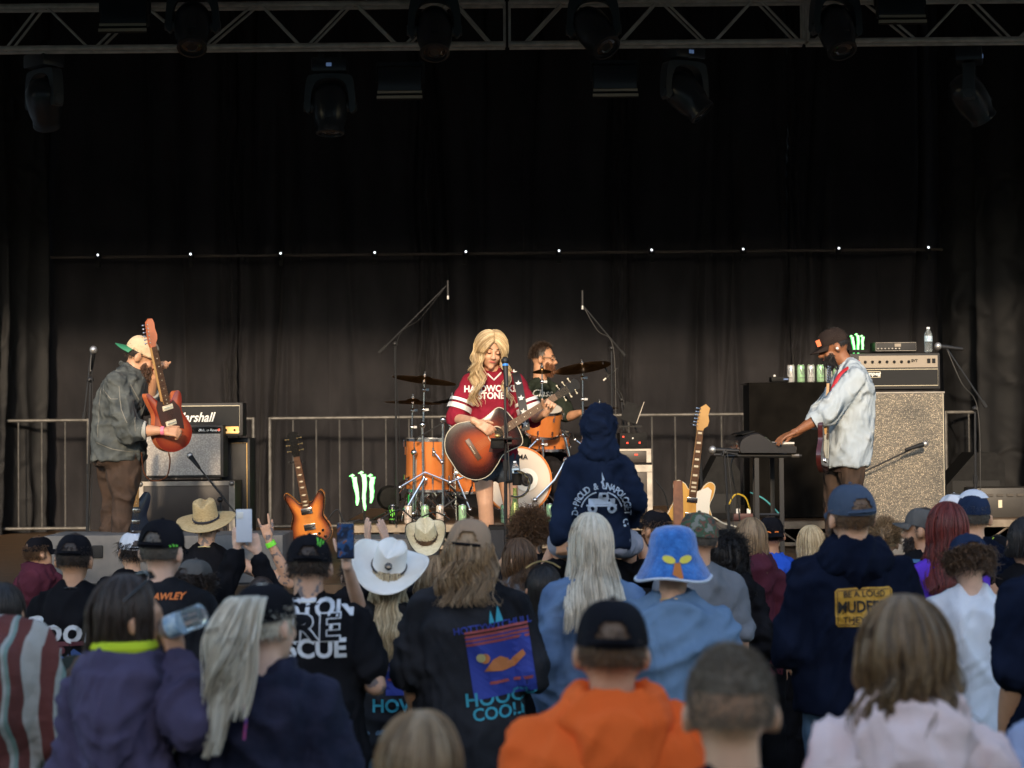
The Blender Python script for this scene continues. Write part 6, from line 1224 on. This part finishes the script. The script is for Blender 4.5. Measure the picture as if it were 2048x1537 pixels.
near_hair(f, HD, 600, .02); cowboy_hat(f, f.body, straw, strawb, brimR=(.2, .205), curl=.01, crown=.13, tilt=(.34, -.05), pinch=.035); chain(f, gold, .005)
a = wr.lerp(el, .12); mk('wristband', MB().tube([a, a+(wr-el).normalized()*.03], [.033, .031], 18), mat('band_green', (.2, .75, .05), .4, emit=(.2, .8, .05), es=.05), f.body)
f = person(852, 1038, 305, 'person wearing a pale straw cowboy hat with black trimmed curled brim', SK1, hat=.055, shirt=ramp_mat('plaid', [(0, (.01, .012, .02)), (.5, (.12, .12, .14)), (.6, (.01, .012, .02))], mode='stripe', scale=14), seed=14); near_hair(f, HB_, 500, .03)
cowboy_hat(f, f.body, mat('straw_pale', (.6, .54, .36), .8, c2=(.7, .64, .46), nscale=50, bump=.6, bscale=200), blackm, brimR=(.172, .215), curl=.075, crown=.13, tilt=(.62, -.08), edge=blackm, pinch=.04)
f = person(1060, 1022, 335, 'person with a mop of short curly brown hair below the singer', SK1, top=0, hat=.03, shirt=BK, seed=15); put_hair(f, f.body, HB_, short_hair(f, 2600, .07, 5, lo=118, gap=60, curl=.012, out=.75, rad=.0022, e=1.06), base=hair_cap_geo(f, 60, 1.16, 116, front=38))
f = person(1033, 1077, 370, 'girl with long brown hair and bangs looking to the left', SK1, hat=.012, hyaw=1.15, shirt=GR, seed=16, face=True); put_hair(f, f.body, HB_, long_hair(f, ZY(1180, f), 700, 5, gap=48, vol=.02, wave=.008, flare=.1), base=hair_cap_geo(f, 50, 1.08, 118, front=48))
f = person(1312, 1016, 335, 'bearded man in black cap turned left, right of the hooded kid', SK2, hat=.02, hyaw=.8, shirt=BK, seed=17, face=True); near_hair(f, HB_, 700, .025); ball_cap(f, f.body, cK, opening=False, pitch=.05); face_parts(f, f.body, HD, MATS['lips_dull'], beard=MATS['beard_brown'])
f = person(1396, 1021, 430, 'man in a green and brown camouflage cap and plain grey tee', SK2, hat=.02, hyaw=.35, shirt=GR, seed=18, g=1.08, hands=None); near_hair(f, HG, 900, .008); ball_cap(f, f.body, cM, opening=False, pitch=-.02, size=1.03)
f = person(1456, 1066, 390, 'person with long curly black hair in a black hooded top', SK2, hat=.02, shirt=BK, sleeve=1, ext=.022, hood=BK, seed=19, sw=.92); put_hair(f, f.body, HK, long_hair(f, ZY(1195, f), 900, 6, gap=50, vol=.04, wave=.014, wfreq=7, flare=.2, jit=.4), short_hair(f, 1200, .07, 5, curl=.01, out=.6, rad=.002), base=hair_cap_geo(f, 50, 1.15, 120))
f = person(1502, 1036, 370, 'woman with straight dark blonde hair in a maroon hooded sweatshirt', SK1, hat=.012, shirt=MR, sleeve=1, ext=.022, hood=MR, seed=20, sw=.95); put_hair(f, f.body, HT, long_hair(f, ZY(1150, f), 800, 7, gap=50, vol=.018, wave=.003, flare=.25, clump=.3, jit=.1), base=hair_cap_geo(f, 50, 1.08, 120))
f = person(1541, 1029, 335, 'person in royal blue tee and backward black cap with orange infinity sign', SK2, hat=.02, shirt=RB, seed=21); near_hair(f, HD, 500, .015); co = ball_cap(f, f.body, cK, back=True, opening=False, pitch=.1)
PR(f, merge(ringp(.02, .027, 0, 360, x=-.026), ringp(.02, .027, 0, 360, x=.026)), 1545, 1072, mat('print_orange', (.8, .2, .03), .5), tgt=co, name='logo')
f = person(1622, 1050, 335, 'woman with streaked blonde bob left of the tall navy hoodie man', SK1, hat=.015, shirt=OR, seed=22); put_hair(f, f.body, HL, long_hair(f, ZY(1150, f), 600, 8, gap=50, vol=.02, wave=.006, flare=.15), base=hair_cap_geo(f, 50, 1.08, 118))
f = person(1768, 1039, 355, 'young man with short spiky brown hair in front of the sparkly cabinet', SK1, hat=.02, hyaw=-.3, shirt=BK, seed=23, sw=.92); put_hair(f, f.body, HT, short_hair(f, 1800, .035, 5, lo=100, gap=60, up=.5, out=.8), base=hair_cap_geo(f, 75, 1.04, 112, front=32))
f = person(1846, 1012, 375, 'man in a grey cap with beard turned left, black tee with blue letters', SK2, hat=.02, hyaw=1.0, shirt=BK, seed=24, g=1.1, face=True); near_hair(f, HD, 600, .008); ball_cap(f, f.body, cG, opening=False, pitch=.12, tilt=.05); face_parts(f, f.body, HD, MATS['lips_dull'], beard=HD); PR(f, text_mesh('BTV', .12, bold=.03), 1822, 1138, mat('print_blue', (.05, .14, .28), .6), name='lettering')
f = person(1908, 984, 352, 'person in a white and black cap peeking out left of the trucker cap', SK1, hat=.02, hyaw=.4, shirt=BK, seed=25); near_hair(f, HG, 400, .01); ball_cap(f, f.body, cW, opening=False, brim_m=cK)
f = person(1947, 981, 385, 'grey bearded man in a dark mesh trucker cap with white front panel', SK1, hat=.02, hyaw=-.3, shirt=NV, seed=26, g=1.1, sw=1.05); near_hair(f, HG, 700, .012); co = ball_cap(f, f.body, cN, opening=False, button=True)
k = f.k; mb = MB(); mb.ell(f.head+f.HM @ Vector((0, .012, .062*1.0)), (.085, .1, .079), None, 24, 14); V = [v for v in mb.V]; F = [q for q in mb.F if all(V[i][2] > f.head.z+.088 for i in q)]; mk('front_panel', (V, F), cW, co)
f = person(1893, 1005, 425, 'woman with long dark red hair and a bright purple top', SK1, hat=.012, hyaw=.1, shirt=PU, seed=27, sw=.92); put_hair(f, f.body, HR, long_hair(f, ZY(1195, f), 1000, 9, gap=50, vol=.022, wave=.004, flare=.25, clump=.4, jit=.2), base=hair_cap_geo(f, 50, 1.08, 118))
f = person(1996, 1066, 350, 'small person in a black cap with yellow green trim near the right edge', SK2, hat=.02, shirt=BK, seed=28); near_hair(f, HK, 400, .01); co = ball_cap(f, f.body, cK, opening=False); mk('cord', MB().tube([P(1975, 1088, f.loc.y-.1), P(1988, 1075, f.loc.y-.12)], .004, 5), mat('cord_lime', (.5, .7, .05), .5), co)
f = person(2050, 1034, 410, 'woman with black hair and bare shoulders cut off by the right edge', SK2, hat=.015, shirt=BK, sleeve=0, seed=29); put_hair(f, f.body, HK, long_hair(f, ZY(1125, f), 600, 10, gap=50, vol=.02, flare=.1), base=hair_cap_geo(f, 50, 1.08, 118))
# second ranks
f = person(1703, 964, 485, 'tall man in a slate cap and navy hoodie with yellow plate print', SK1, hat=.02, hyaw=.3, g=1.15, sw=1.16, shirt=NV, sleeve=1, ext=.03, hem=-.03, fold=.011, seed=30, hood=NV, hdrop=.07, aL='fold', aR='fold', pants=JE, loose=1.12, face=True)
near_hair(f, HB_, 700, .01); ball_cap(f, f.body, cSl, strap=cSl, size=1.03); face_parts(f, f.body, HD, MATS['lips_dull'], beard=HB_)
ym = mat('plate_yellow', (.62, .34, .04), .7, c2=(.5, .26, .03), nscale=12); w_, h_ = .235, .155
pl = [(-w_/2+.012, -h_/2), (w_/2-.012, -h_/2), (w_/2, -h_/2+.012), (w_/2, h_/2-.012), (w_/2-.012, h_/2), (-w_/2+.012, h_/2), (-w_/2, h_/2-.012), (-w_/2, -h_/2+.012)]
PR(f, poly(pl, .02), 1722, 1211, ym, rot=.03, name='print', off=.005); pb = mat('print_black', (.015, .012, .01), .7)
PR(f, merge(mv(text_mesh('BE A LOUD', .034, bold=.015), 0, .052), text_mesh('MUDFEST', .064, bold=.03, sx=.8), mv(text_mesh('THEY CAN', .036, bold=.015), 0, -.052)), 1722, 1211, pb, rot=.03, name='lettering', off=.0105)
PR(f, merge(*[rect(w_-.02, .003, z=s*(h_/2-.008)) for s in (-1, 1)], *[rect(.003, h_-.02, x=s*(w_/2-.008)) for s in (-1, 1)]), 1722, 1211, pb, rot=.03, name='border', off=.0105)
f = person(1938, 1064, 475, 'teen in a white tee with navy cap over curly brown hair, head bowed', SK4, hat=.02, hpitch=-.35, g=1.0, sw=1.05, shirt=WH, sleeve=.42, ext=.03, hem=.06, loose=1.1, fold=.014, ff=7, seed=31, pants=JE, aL='down', aR='down')
put_hair(f, f.body, HB_, short_hair(f, 2600, .06, 5, lo=112, gap=60, curl=.011, out=.45, rad=.002, phmin=70), base=hair_cap_geo(f, 60, 1.0, 108)); ball_cap(f, f.body, cN, strap=cN, pitch=.05, size=1.02)
f = person(1345, 1058, 505, 'man in a fuzzy blue bucket hat with white brim edge and light blue tee', SK1, hat=.03, g=1.15, sw=1.15, shirt=LB, sleeve=.42, ext=.025, fold=.014, ff=7, seed=32, loose=1.1, pants=JE); near_hair(f, HB_, 500, .01)
k = f.k; fz = mat('plush_blue', (.015, .11, .4), .95, c2=(.04, .2, .6), nscale=30, bump=1.2, bscale=90, sheen=.5); c = f.head+Vector((0, -.01, .02)); V = []; n = 48; prof = [(.155, -.075), (.142, -.05), (.12, -.01), (.104, .03), (.098, .07), (.09, .105), (.07, .128), (.035, .138), (.001, .14)]
for r, z in prof:
    for j in range(n): a = 2*PI*j/n; V.append(c+Vector((r*k*math.cos(a)*(1+.02*math.sin(5*a)), r*k*1.1*math.sin(a), z*k+.008*math.sin(3*a+1)*(r > .11))))
F = [(i*n+j, i*n+(j+1) % n, (i+1)*n+(j+1) % n, (i+1)*n+j) for i in range(len(prof)-1) for j in range(n)]
ho = mk('bucket_hat', (V, F), fz, f.body, smooth='all'); sm = ho.modifiers.new('s', 'SOLIDIFY'); sm.thickness = .008; mk('brim_edge', MB().tube(V[:n]+V[:1], .006, 6), mat('plush_white', (.6, .65, .75), .95), ho)
PR(f, merge(rot2(([(x*1.0, 0, z*.55) for x, y, z in disc(.026)[0]], disc(.026)[1]), -.3), mv(rot2(([(x, 0, z*.55) for x, y, z in disc(.026)[0]], disc(.026)[1]), .3), .066, 0)), 1337, 1119, mat('patch_yellow', (.7, .6, .08), .8), tgt=ho, name='patch'); PR(f, poly([(-.01, .012), (.012, .014), (.018, -.02), (.022, -.045), (-.016, -.05), (-.02, -.03)]), 1353, 1132, mat('patch_rust', (.5, .16, .03), .8), tgt=ho, name='patch')
chain(f, gold, .002)
f = person(1182, 1026, 462, 'woman with long straight pale blonde hair over a blue denim jacket', SK1, hat=.015, hyaw=.05, shirt=DN, sleeve=1, ext=.026, fold=.014, seed=33, sw=1.02, pants=JE); put_hair(f, f.body, HP, long_hair(f, ZY(1262, f), 1300, 11, gap=50, vol=.02, wave=.004, wfreq=1.5, flare=.45, clump=.8, jit=.45, rad=.003), base=hair_cap_geo(f, 50, 1.1, 120))
DNL = mat('denim_yoke', (.12, .19, .33), .85, c2=(.2, .28, .45), nscale=8, bump=.5, bscale=300); mk('collar', MB().tube([f.neck+f.lat*.09*math.cos(a)+f.dep*.085*math.sin(a)+Vector((0, 0, .0)) for a in np.linspace(PI*.9, PI*2.1, 14)], .018, 8), DNL, f.shirt)
PR(f, rect(.34, .004), 1185, 1235, DNL, name='seam')
f = person(1086, 1129, 440, 'person with long black hair and sunglasses pushed up on the head', SK2, hat=.012, shirt=BK, sleeve=1, seed=34, sw=.85, pants=JE); put_hair(f, f.body, HK, long_hair(f, ZY(1330, f), 900, 12, gap=50, vol=.018, flare=.15, jit=.2), base=hair_cap_geo(f, 50, 1.08, 118)); k = f.k; mk('sunglasses', MB().tube([f.head+Vector((x*.078, -.02+abs(x)*-.02, .125-.03*abs(x)**2)) for x in (-1, -.6, -.2, .2, .6, 1)], .009, 6, flat=.5), goldpan, f.body)
f = person(937, 1034, 500, 'man in a tan cap with shoulder length hair and faded black printed tee', SK1, hat=.02, g=1.12, sw=1.14, hroll=.05, shirt=CH, sleeve=.46, ext=.032, hem=.08, loose=1.1, fold=.011, seed=35, pants=JE, aR='fold'); put_hair(f, f.body, HT, long_hair(f, ZY(1208, f), 900, 13, gap=55, phmin=74, vol=.02, wave=.014, wfreq=2.5, flare=.5, jit=.35, rad=.003, e=1.02), base=hair_cap_geo(f, 55, 1.0, 118)); ball_cap(f, f.body, cT, strap=cK, size=1.04)
pbl = mat('print_deep_blue', (.02, .04, .28), .7); prd = mat('print_red', (.3, .06, .06), .7); ptl = mat('print_teal', (.03, .3, .4), .7); porr = mat('print_rust', (.5, .17, .05), .7); r0 = .14
PR(f, rect(.25, .25, .025), 1003, 1325, pbl, rot=r0, name='print'); PR(f, merge(*[rect(.25, .01, .03, z=.14-.016*i) for i in range(4)], rect(.17, .012, z=-.07, x=.03)), 1003, 1325, prd, rot=r0, off=.0095, name='print')
PR(f, merge(poly([(-.07, -.02), (-.03, .02), (.0, .03), (.04, .01), (.09, .04), (.1, .02), (.05, -.02), (-.0, -.03)]), disc(.02, -.06, .03)), 1003, 1325, porr, rot=r0, off=.0105, name='print'); PR(f, merge(disc(.018, -.075, .035)), 1003, 1325, mat('print_straw', (.5, .45, .2), .7), rot=r0, off=.012, name='print')
PR(f, text_mesh('HOTTYWTCHULL', .038, bold=.015), 985, 1250, pbl, rot=r0, off=.006, name='lettering'); PR(f, merge(mv(text_mesh('HOOCH', .072, bold=.02, sx=1.05), 0, .03), mv(text_mesh('COOLIE', .066, bold=.02), 0, -.026)), 1005, 1408, ptl, rot=r0*.6, off=.006, name='lettering'); PR(f, merge(poly([(-.025, -.02), (-.015, .03), (-.005, -.02)]), poly([(0, -.02), (.015, .045), (.03, -.02)])), 990, 1232, ptl, rot=r0, name='print')
felt = mat('felt_white', (.84, .8, .73), .9, c2=(.9, .87, .82), nscale=10, bump=.3, bscale=200); hatband = mat('band_brown', (.03, .02, .018), .6)
wrL = P(693, 1128, 8.2); f = person(776, 1082, 445, 'woman in a big white felt cowboy hat holding up a phone', SK4, hat=.055, hroll=.12, hyaw=-.1, g=1.0, shirt=CH, sleeve=.42, ext=.026, hem=.1, fold=.014, seed=36, pants=JE, aL=(P(722, 1225, 8.45), wrL, Vector((-.02, .1, 1))), hands=[dict(nrm=(-.2, -1, .1), d=(-.05, 0, 1), curls=(35, 45, 50, 50), vox=.005, side=1), None])
put_hair(f, f.body, HL, long_hair(f, ZY(1335, f), 900, 14, gap=50, phmin=78, vol=.01, wave=.006, flare=.35, clump=.8, jit=.4, rad=.003), base=hair_cap_geo(f, 50, 1.0, 118)); ht = cowboy_hat(f, f.body, felt, hatband, brimR=(.21, .225), curl=.075, crown=.13, tilt=(.42, .22), pinch=.03)
c = f.head+Vector((.035, -.125, .085)); mk('concho', MB().lathe([(.017, 0), (.017, .006), (.01, .008), (.001, .008)], P(777, 1134, c.y), (0, -1, .3), 16), blackg, ht)
PR(f, rect(.16, .2, .025), 808, 1345, pbl, name='print'); PR(f, merge(rect(.16, .015, z=.09), rect(.14, .01, z=-.03)), 808, 1345, prd, off=.0095, name='print'); PR(f, merge(disc(.018, -.01, .04), poly([(-.03, .0), (.03, .02), (.05, -.02), (-.02, -.03)])), 808, 1345, porr, off=.0105, name='print'); PR(f, text_mesh('HOWDY', .08, bold=.025), 815, 1412, ptl, name='lettering')
def phone(c, label, m, w_=.075, h_=.155, front=None):
    t = thing('smartphone', label, 'phone', c, 'raised phones'); mk('body', MB().box(c, (w_, .009, h_), bev=.004), m, t); mk('screen', MB().box(c+Vector((0, -.0055 if front else .0055, 0)), (w_*.92, .002, h_*.93)), front or blackg, t)
    if not front: mk('camera_bump', MB().box(c+Vector((-.018, -.006, .05)), (.03, .004, .03), bev=.001), white, t)
scr = ramp_mat('phone_picture', [(0, (.02, .03, .06)), (.5, (.03, .08, .2)), (.6, (.2, .08, .05)), (.7, (.3, .3, .32))], scale=30); scr.node_tree.nodes['Principled BSDF'].inputs['Roughness'].default_value = .3
phone(P(691, 1082, 8.15), 'dark phone showing a blue picture, held up beside the white cowboy hat', blackg, front=scr)
f = person(712, 1112, 400, 'dark haired person clapping with raised hands left of the white cowboy hat', SK4, hat=.01, shirt=BK, sleeve=1, seed=37, aL=(P(716, 1180, 9.4), P(737, 1098, 9.6), Vector((-.05, 0, 1))), aR=(P(812, 1180, 9.4), P(776, 1098, 9.6), Vector((-.12, 0, 1))),
           hands=[dict(nrm=(-1, -.5, 0), d=(-.06, 0, 1), curls=(5, 4, 4, 6), vox=.0045, side=1, spread=.3, thumb=15), dict(nrm=(1, -.6, 0), d=(-.25, 0, 1), curls=(5, 6, 4, 6), vox=.0045, side=-1, spread=.3, thumb=15)]); near_hair(f, HD, 900, .04, phmin=0)
e = f.arms[1]; a = e[2]; mk('wristband', MB().tube([a-Vector((-.0, 0, .03)), a-Vector((0, 0, .005))], .034, 16), mat('band_red', (.6, .03, .04), .5), f.body)
f = person(873, 1113, 425, 'woman with wavy light brown hair and bare pale shoulders', SK4, hat=.012, shirt=fab('top_cream', (.5, .42, .38)), sleeve=0, seed=38, sw=.9, pants=JE); put_hair(f, f.body, HT, long_hair(f, ZY(1212, f), 800, 15, gap=50, vol=.03, wave=.014, wfreq=3, flare=.3, jit=.3, rad=.003), base=hair_cap_geo(f, 50, 1.1, 118))
f = person(522, 1185, 430, 'person in black sleeves holding a white phone high with both hands', SK4, H=1.44, hat=.0, shirt=BK, sleeve=.92, seed=39, aL=(P(448, 1190, 8.9), P(474, 1100, 8.95), Vector((.15, .1, 1))), aR=(P(545, 1180, 8.9), P(517, 1112, 8.95), Vector((-.35, .1, 1))),
           hands=[dict(nrm=(-.4, -1, 0), d=(.05, 0, 1), curls=(30, 40, 45, 45), vox=.005, side=-1), dict(nrm=(.4, -1, 0), d=(-.3, 0, 1), curls=(30, 40, 45, 45), vox=.005, side=1)]); near_hair(f, HD, 500, .03)
phone(P(488, 1052, 8.9), 'white phone held up high right of the straw hat', mat('phone_white', (.6, .64, .72), .3))
f = person(617, 1066, 515, 'tattooed man in black cap and black tee lettered with white block capitals', SKT, hat=.02, g=1.18, sw=1.14, shirt=BK, sleeve=.3, ext=.026, hem=.08, fold=.014, loose=1.05, seed=40, pants=JE, aR=(P(752, 1372, 7.35), P(705, 1345, 7.65), Vector((-1, .5, .2))), aL='fold')
near_hair(f, HD, 900, .018); co = ball_cap(f, f.body, cK, strap=cK, size=1.04); PR(f, claw(.034), 638, 1086, greenp, tgt=co, name='logo'); chain(f, white, .004)
pw = fab('print_white2', (.6, .62, .66), v=1.1); PR(f, text_mesh('WESTON', .092, bold=.035, sx=1.0), 606, 1217, pw, name='lettering'); PR(f, text_mesh('FIRE', .14, bold=.045, sx=1.2), 602, 1256, pw, name='lettering'); PR(f, text_mesh('FIRE', .14, bold=.015, sx=1.2), 602, 1256, BK, off=.0105, name='lettering'); PR(f, text_mesh('RESCUE', .1, bold=.035, sx=.97), 606, 1296, pw, name='lettering')
f = person(147, 1063, 435, 'man in a plain black cap and black tee with white script letters', SK2, hat=.02, g=1.0, sw=1.0, shirt=BK, sleeve=.42, ext=.022, seed=41, fold=.012, loose=1.05, pants=JE); near_hair(f, HD, 1100, .014); ball_cap(f, f.body, cK, strap=cK); chain(f, blackm, .004)
PR(f, text_mesh('Coors', .165, bold=.02, shear=.15), 128, 1262, pw, name='lettering'); PR(f, merge(poly([(-.09, -.03), (-.06, .0), (-.04, -.01), (0, .03), (.04, -.0), (.06, .01), (.1, -.03)])), 150, 1310, mat('print_navy', (.05, .1, .28), .7), name='print'); PR(f, merge(rect(.2, .02, z=.03), disc(.018)), 125, 1300, mat('print_maroon', (.12, .03, .04), .7), name='print')
f = person(322, 1036, 490, 'man in a black cap with a small green claw mark and charcoal tee', SK4, hat=.02, g=1.05, sw=1.05, shirt=CH, sleeve=.42, seed=42, fold=.012, pants=JE, face=True, hyaw=-.12); near_hair(f, HG, 900, .006); co = ball_cap(f, f.body, cK, strap=cK, size=1.05); PR(f, claw(.036), 345, 1100, greenp, tgt=co, name='logo'); PR(f, text_mesh('BRAWLEY', .036, bold=.03, shear=.2), 328, 1193, mat('print_orange', (.8, .2, .03), .5), name='lettering')
f = person(388, 1113, 440, 'person in a grey cap with dark curls showing below it', SK2, hat=.02, hyaw=-.5, shirt=fab('tee_dark_green', (.015, .03, .015)), seed=43, sw=.9, pants=JE); put_hair(f, f.body, HD, short_hair(f, 1800, .06, 5, lo=118, gap=60, curl=.011, out=.5, rad=.002, phmin=70), base=hair_cap_geo(f, 60, 1.0, 116)); ball_cap(f, f.body, cG, strap=cG)
f = person(8, 1166, 520, 'person with straight black hair at the left edge behind the striped shirt', SK2, hat=.012, shirt=BK, sleeve=1, seed=44, hyaw=-.3); put_hair(f, f.body, HK, long_hair(f, ZY(1290, f), 700, 16, gap=50, vol=.015, flare=.1), base=hair_cap_geo(f, 50, 1.08, 118))
f = person(224, 1168, 540, 'person in a camouflage long sleeve top hidden behind the purple hoodie', SK2, hat=.01, H=1.52, shirt=CAMO, sleeve=1, ext=.022, seed=45, sw=1.15, g=1.1); near_hair(f, HD, 500, .02)
f = person(2128, 990, 545, 'man in a dark navy tee cut off by the right edge with bare forearm', SK2, hat=.01, g=1.15, sw=1.1, shirt=NV, sleeve=.44, ext=.028, seed=46, pants=JE); near_hair(f, HD, 400, .02)
f = person(-72, 1078, 620, 'person in a striped maroon white and teal shirt cut off by the left edge', SK2, hat=.01, g=1.3, sw=1.3, shirt=STR, sleeve=.9, ext=.03, fold=.02, ff=7, seed=47, aR='front', pants=JE); near_hair(f, HD, 400, .02)
# nearest, out of focus
f = person(252, 1152, 700, 'woman in a purple hoodie with lime lining drinking from a water bottle', SK2, hat=.012, hyaw=-1.0, yaw=-.3, g=.92, sw=.86, shirt=PP, sleeve=.96, ext=.024, fold=.018, ff=7, hem=.05, seed=48, hood=PP, hdrop=.26, face=True, pants=JE,
           aR=(P(385, 1450, 5.35), P(357, 1335, 5.45), Vector((-.2, .1, 1))), hands=[None, dict(nrm=(.7, -.6, .2), d=(-.25, .05, 1), curls=(40, 45, 45, 45), vox=.006, side=-1)])
put_hair(f, f.body, HD, long_hair(f, ZY(1330, f), 900, 17, gap=58, vol=.022, wave=.004, flare=.0, jit=.12, shoulder=False), base=hair_cap_geo(f, 55, 1.1, 122)); ears_shades(f)
lm = fab('hood_lime', (.5, .62, .03), v=1.1); k = f.k; mk('hood_lining', MB().tube([f.neck+f.lat*.082*k*math.cos(a)+f.dep*.082*k*math.sin(a)+Vector((0, 0, .088*k)) for a in np.linspace(PI*.8, PI*2.2, 18)], .019*k, 8), lm, f.hood)
wr = f.arms[1][2]; mk('wristband', MB().tube([wr-Vector((0, 0, .03)), wr+Vector((-.0, 0, .0))], .037, 16), mat('band_red', (.6, .03, .04), .5), f.body)
mouth = P(321, 1262, 5.45); base = P(408, 1228, 5.42); ax = (mouth-base).normalized(); bottle(base, ax, 'clear crinkled water bottle tipped up to the mouth of the purple hoodie woman', h=(mouth-base).length*1.25, r=.034)
f = person(528, 1161, 690, 'woman with a long platinum ponytail and black visor cap in a mottled navy jacket', SK4, hat=.02, hyaw=-.55, g=1.02, sw=1.05, shirt=TD, sleeve=1, ext=.03, fold=.018, ff=7, hem=.08, seed=49, face=True, pants=JE); near_hair(f, HP, 900, .02, gap=60)
co = ball_cap(f, f.body, cK, opening=True, strap=cK, size=1.03)
def ponytail(f, body, m, pts, rads, n=700, seed=3, rad=.003):
    rs = np.random.RandomState(seed); sp = np.array(spline([tuple(p) for p in pts], 6, False)); K = len(sp); t = np.linspace(0, 1, K)[None]; rr = np.interp(t[0], np.linspace(0, 1, len(rads)), rads)[None]
    NL = 11; li = rs.randint(0, NL, n); la = rs.rand(NL)*2*PI; lr = np.sqrt(rs.rand(NL))*.85; lf = rs.uniform(5, 10, NL); le = rs.uniform(.66, 1, NL); lp = rs.rand(NL)*6; th = rs.rand(n)*2*PI; q = np.sqrt(rs.rand(n))*.42
    x = rr*(lr[li]*np.cos(la[li])+q*np.cos(th))[:, None]+.036*t*np.sin(lf[li][:, None]*t+lp[li][:, None]); y = rr*(lr[li]*np.sin(la[li])*.8+q*np.sin(th)*.8)[:, None]+.026*t*np.cos(lf[li][:, None]*t+lp[li][:, None])
    fl = (rs.rand(n) < .1)[:, None]*t*.02; x = x+fl*rs.normal(size=n)[:, None]; y = y+fl*rs.normal(size=n)[:, None]
    W = sp[None]+np.stack([x, y, 0*x], -1); end = le[li]*(.85+.15*rs.rand(n)); W = np.stack([np.stack([np.interp(t[0]*e_, t[0], W[i, :, c]) for c in range(3)], -1) for i, e_ in enumerate(end)])
    return mk('ponytail', strips(W, rad*(.6+.7*rs.rand(n))[:, None]*(1-.5*t**3)), m, body, smooth='all')
Y = f.loc.y; ponytail(f, f.body, HP, [f.head+Vector((-.03, -.085, .045)), P(500, 1195, Y-.16), P(478, 1260, Y-.2), P(462, 1330, Y-.21), P(440, 1420, Y-.2), P(428, 1520, Y-.19)], [.014, .05, .062, .058, .05, .03], 1300, rad=.0026)
mk('drawstring', MB().tube([P(487, 1405, Y-.19), P(492, 1440, Y-.2), P(488, 1480, Y-.2)], .004, 6), mat('cord_multi', (.1, .05, .3), .6, c2=(.5, .05, .1), nscale=40), f.shirt)
f = person(1224, 1192, 850, 'man in a bright orange hoodie and black cap seen from behind', SK2, hat=.02, g=1.12, sw=1.26, shirt=OR, sleeve=1, ext=.032, fold=.016, ff=7, hem=.1, seed=50, hood=OR, hdrop=.32, loose=1.1, pants=JE); near_hair(f, HB_, 900, .012); ball_cap(f, f.body, cK, strap=cK, size=1.03)
f = person(1462, 1296, 1050, 'man with closely cropped greying brown hair in the near foreground', SK1, hat=.008, g=1.08, shirt=NV, sleeve=.4, seed=51, body_vox=.01); put_hair(f, f.body, mat('hair_buzz', (.1, .07, .045), .6, c2=(.26, .2, .14), nscale=90, island=.8), short_hair(f, 4500, .01, 5, lo=113, gap=68, out=.7, rad=.0011), base=hair_cap_geo(f, 70, 1.0, 78, front=34))
f = person(1812, 1203, 880, 'woman with chin length brown hair in a pale pink hoodie in the foreground', SK4, hat=.015, hs=1.05, g=1.0, sw=1.08, shirt=PK, sleeve=1, ext=.034, fold=.018, ff=7, hem=.08, seed=52, hood=PK, hdrop=.2, pants=JE); HX = hairm('hair_mixed', (.03, .015, .008), (.34, .21, .1)); put_hair(f, f.body, HX, long_hair(f, ZY(1465, f), 1500, 18, gap=50, vol=.035, wave=.015, wfreq=2.4, flare=.12, jit=.15, shoulder=False, rad=.0026), base=hair_cap_geo(f, 50, 1.16, 122))
f = person(835, 1427, 960, 'person with a crown of light brown hair at the bottom edge', SK1, hat=.012, shirt=LB, sleeve=1, seed=53); put_hair(f, f.body, HT, long_hair(f, f.head.z-.28, 1400, 19, gap=50, vol=.03, flare=.1, shoulder=False, rad=.0026), base=hair_cap_geo(f, 50, 1.12, 122))
f = person(2190, 1180, 880, 'person in a light blue shirt whose shoulder enters at the bottom right corner', SK1, hat=.012, shirt=fab('shirt_powder', (.35, .42, .6), v=1.15), sleeve=1, seed=54); near_hair(f, HD, 300, .02)
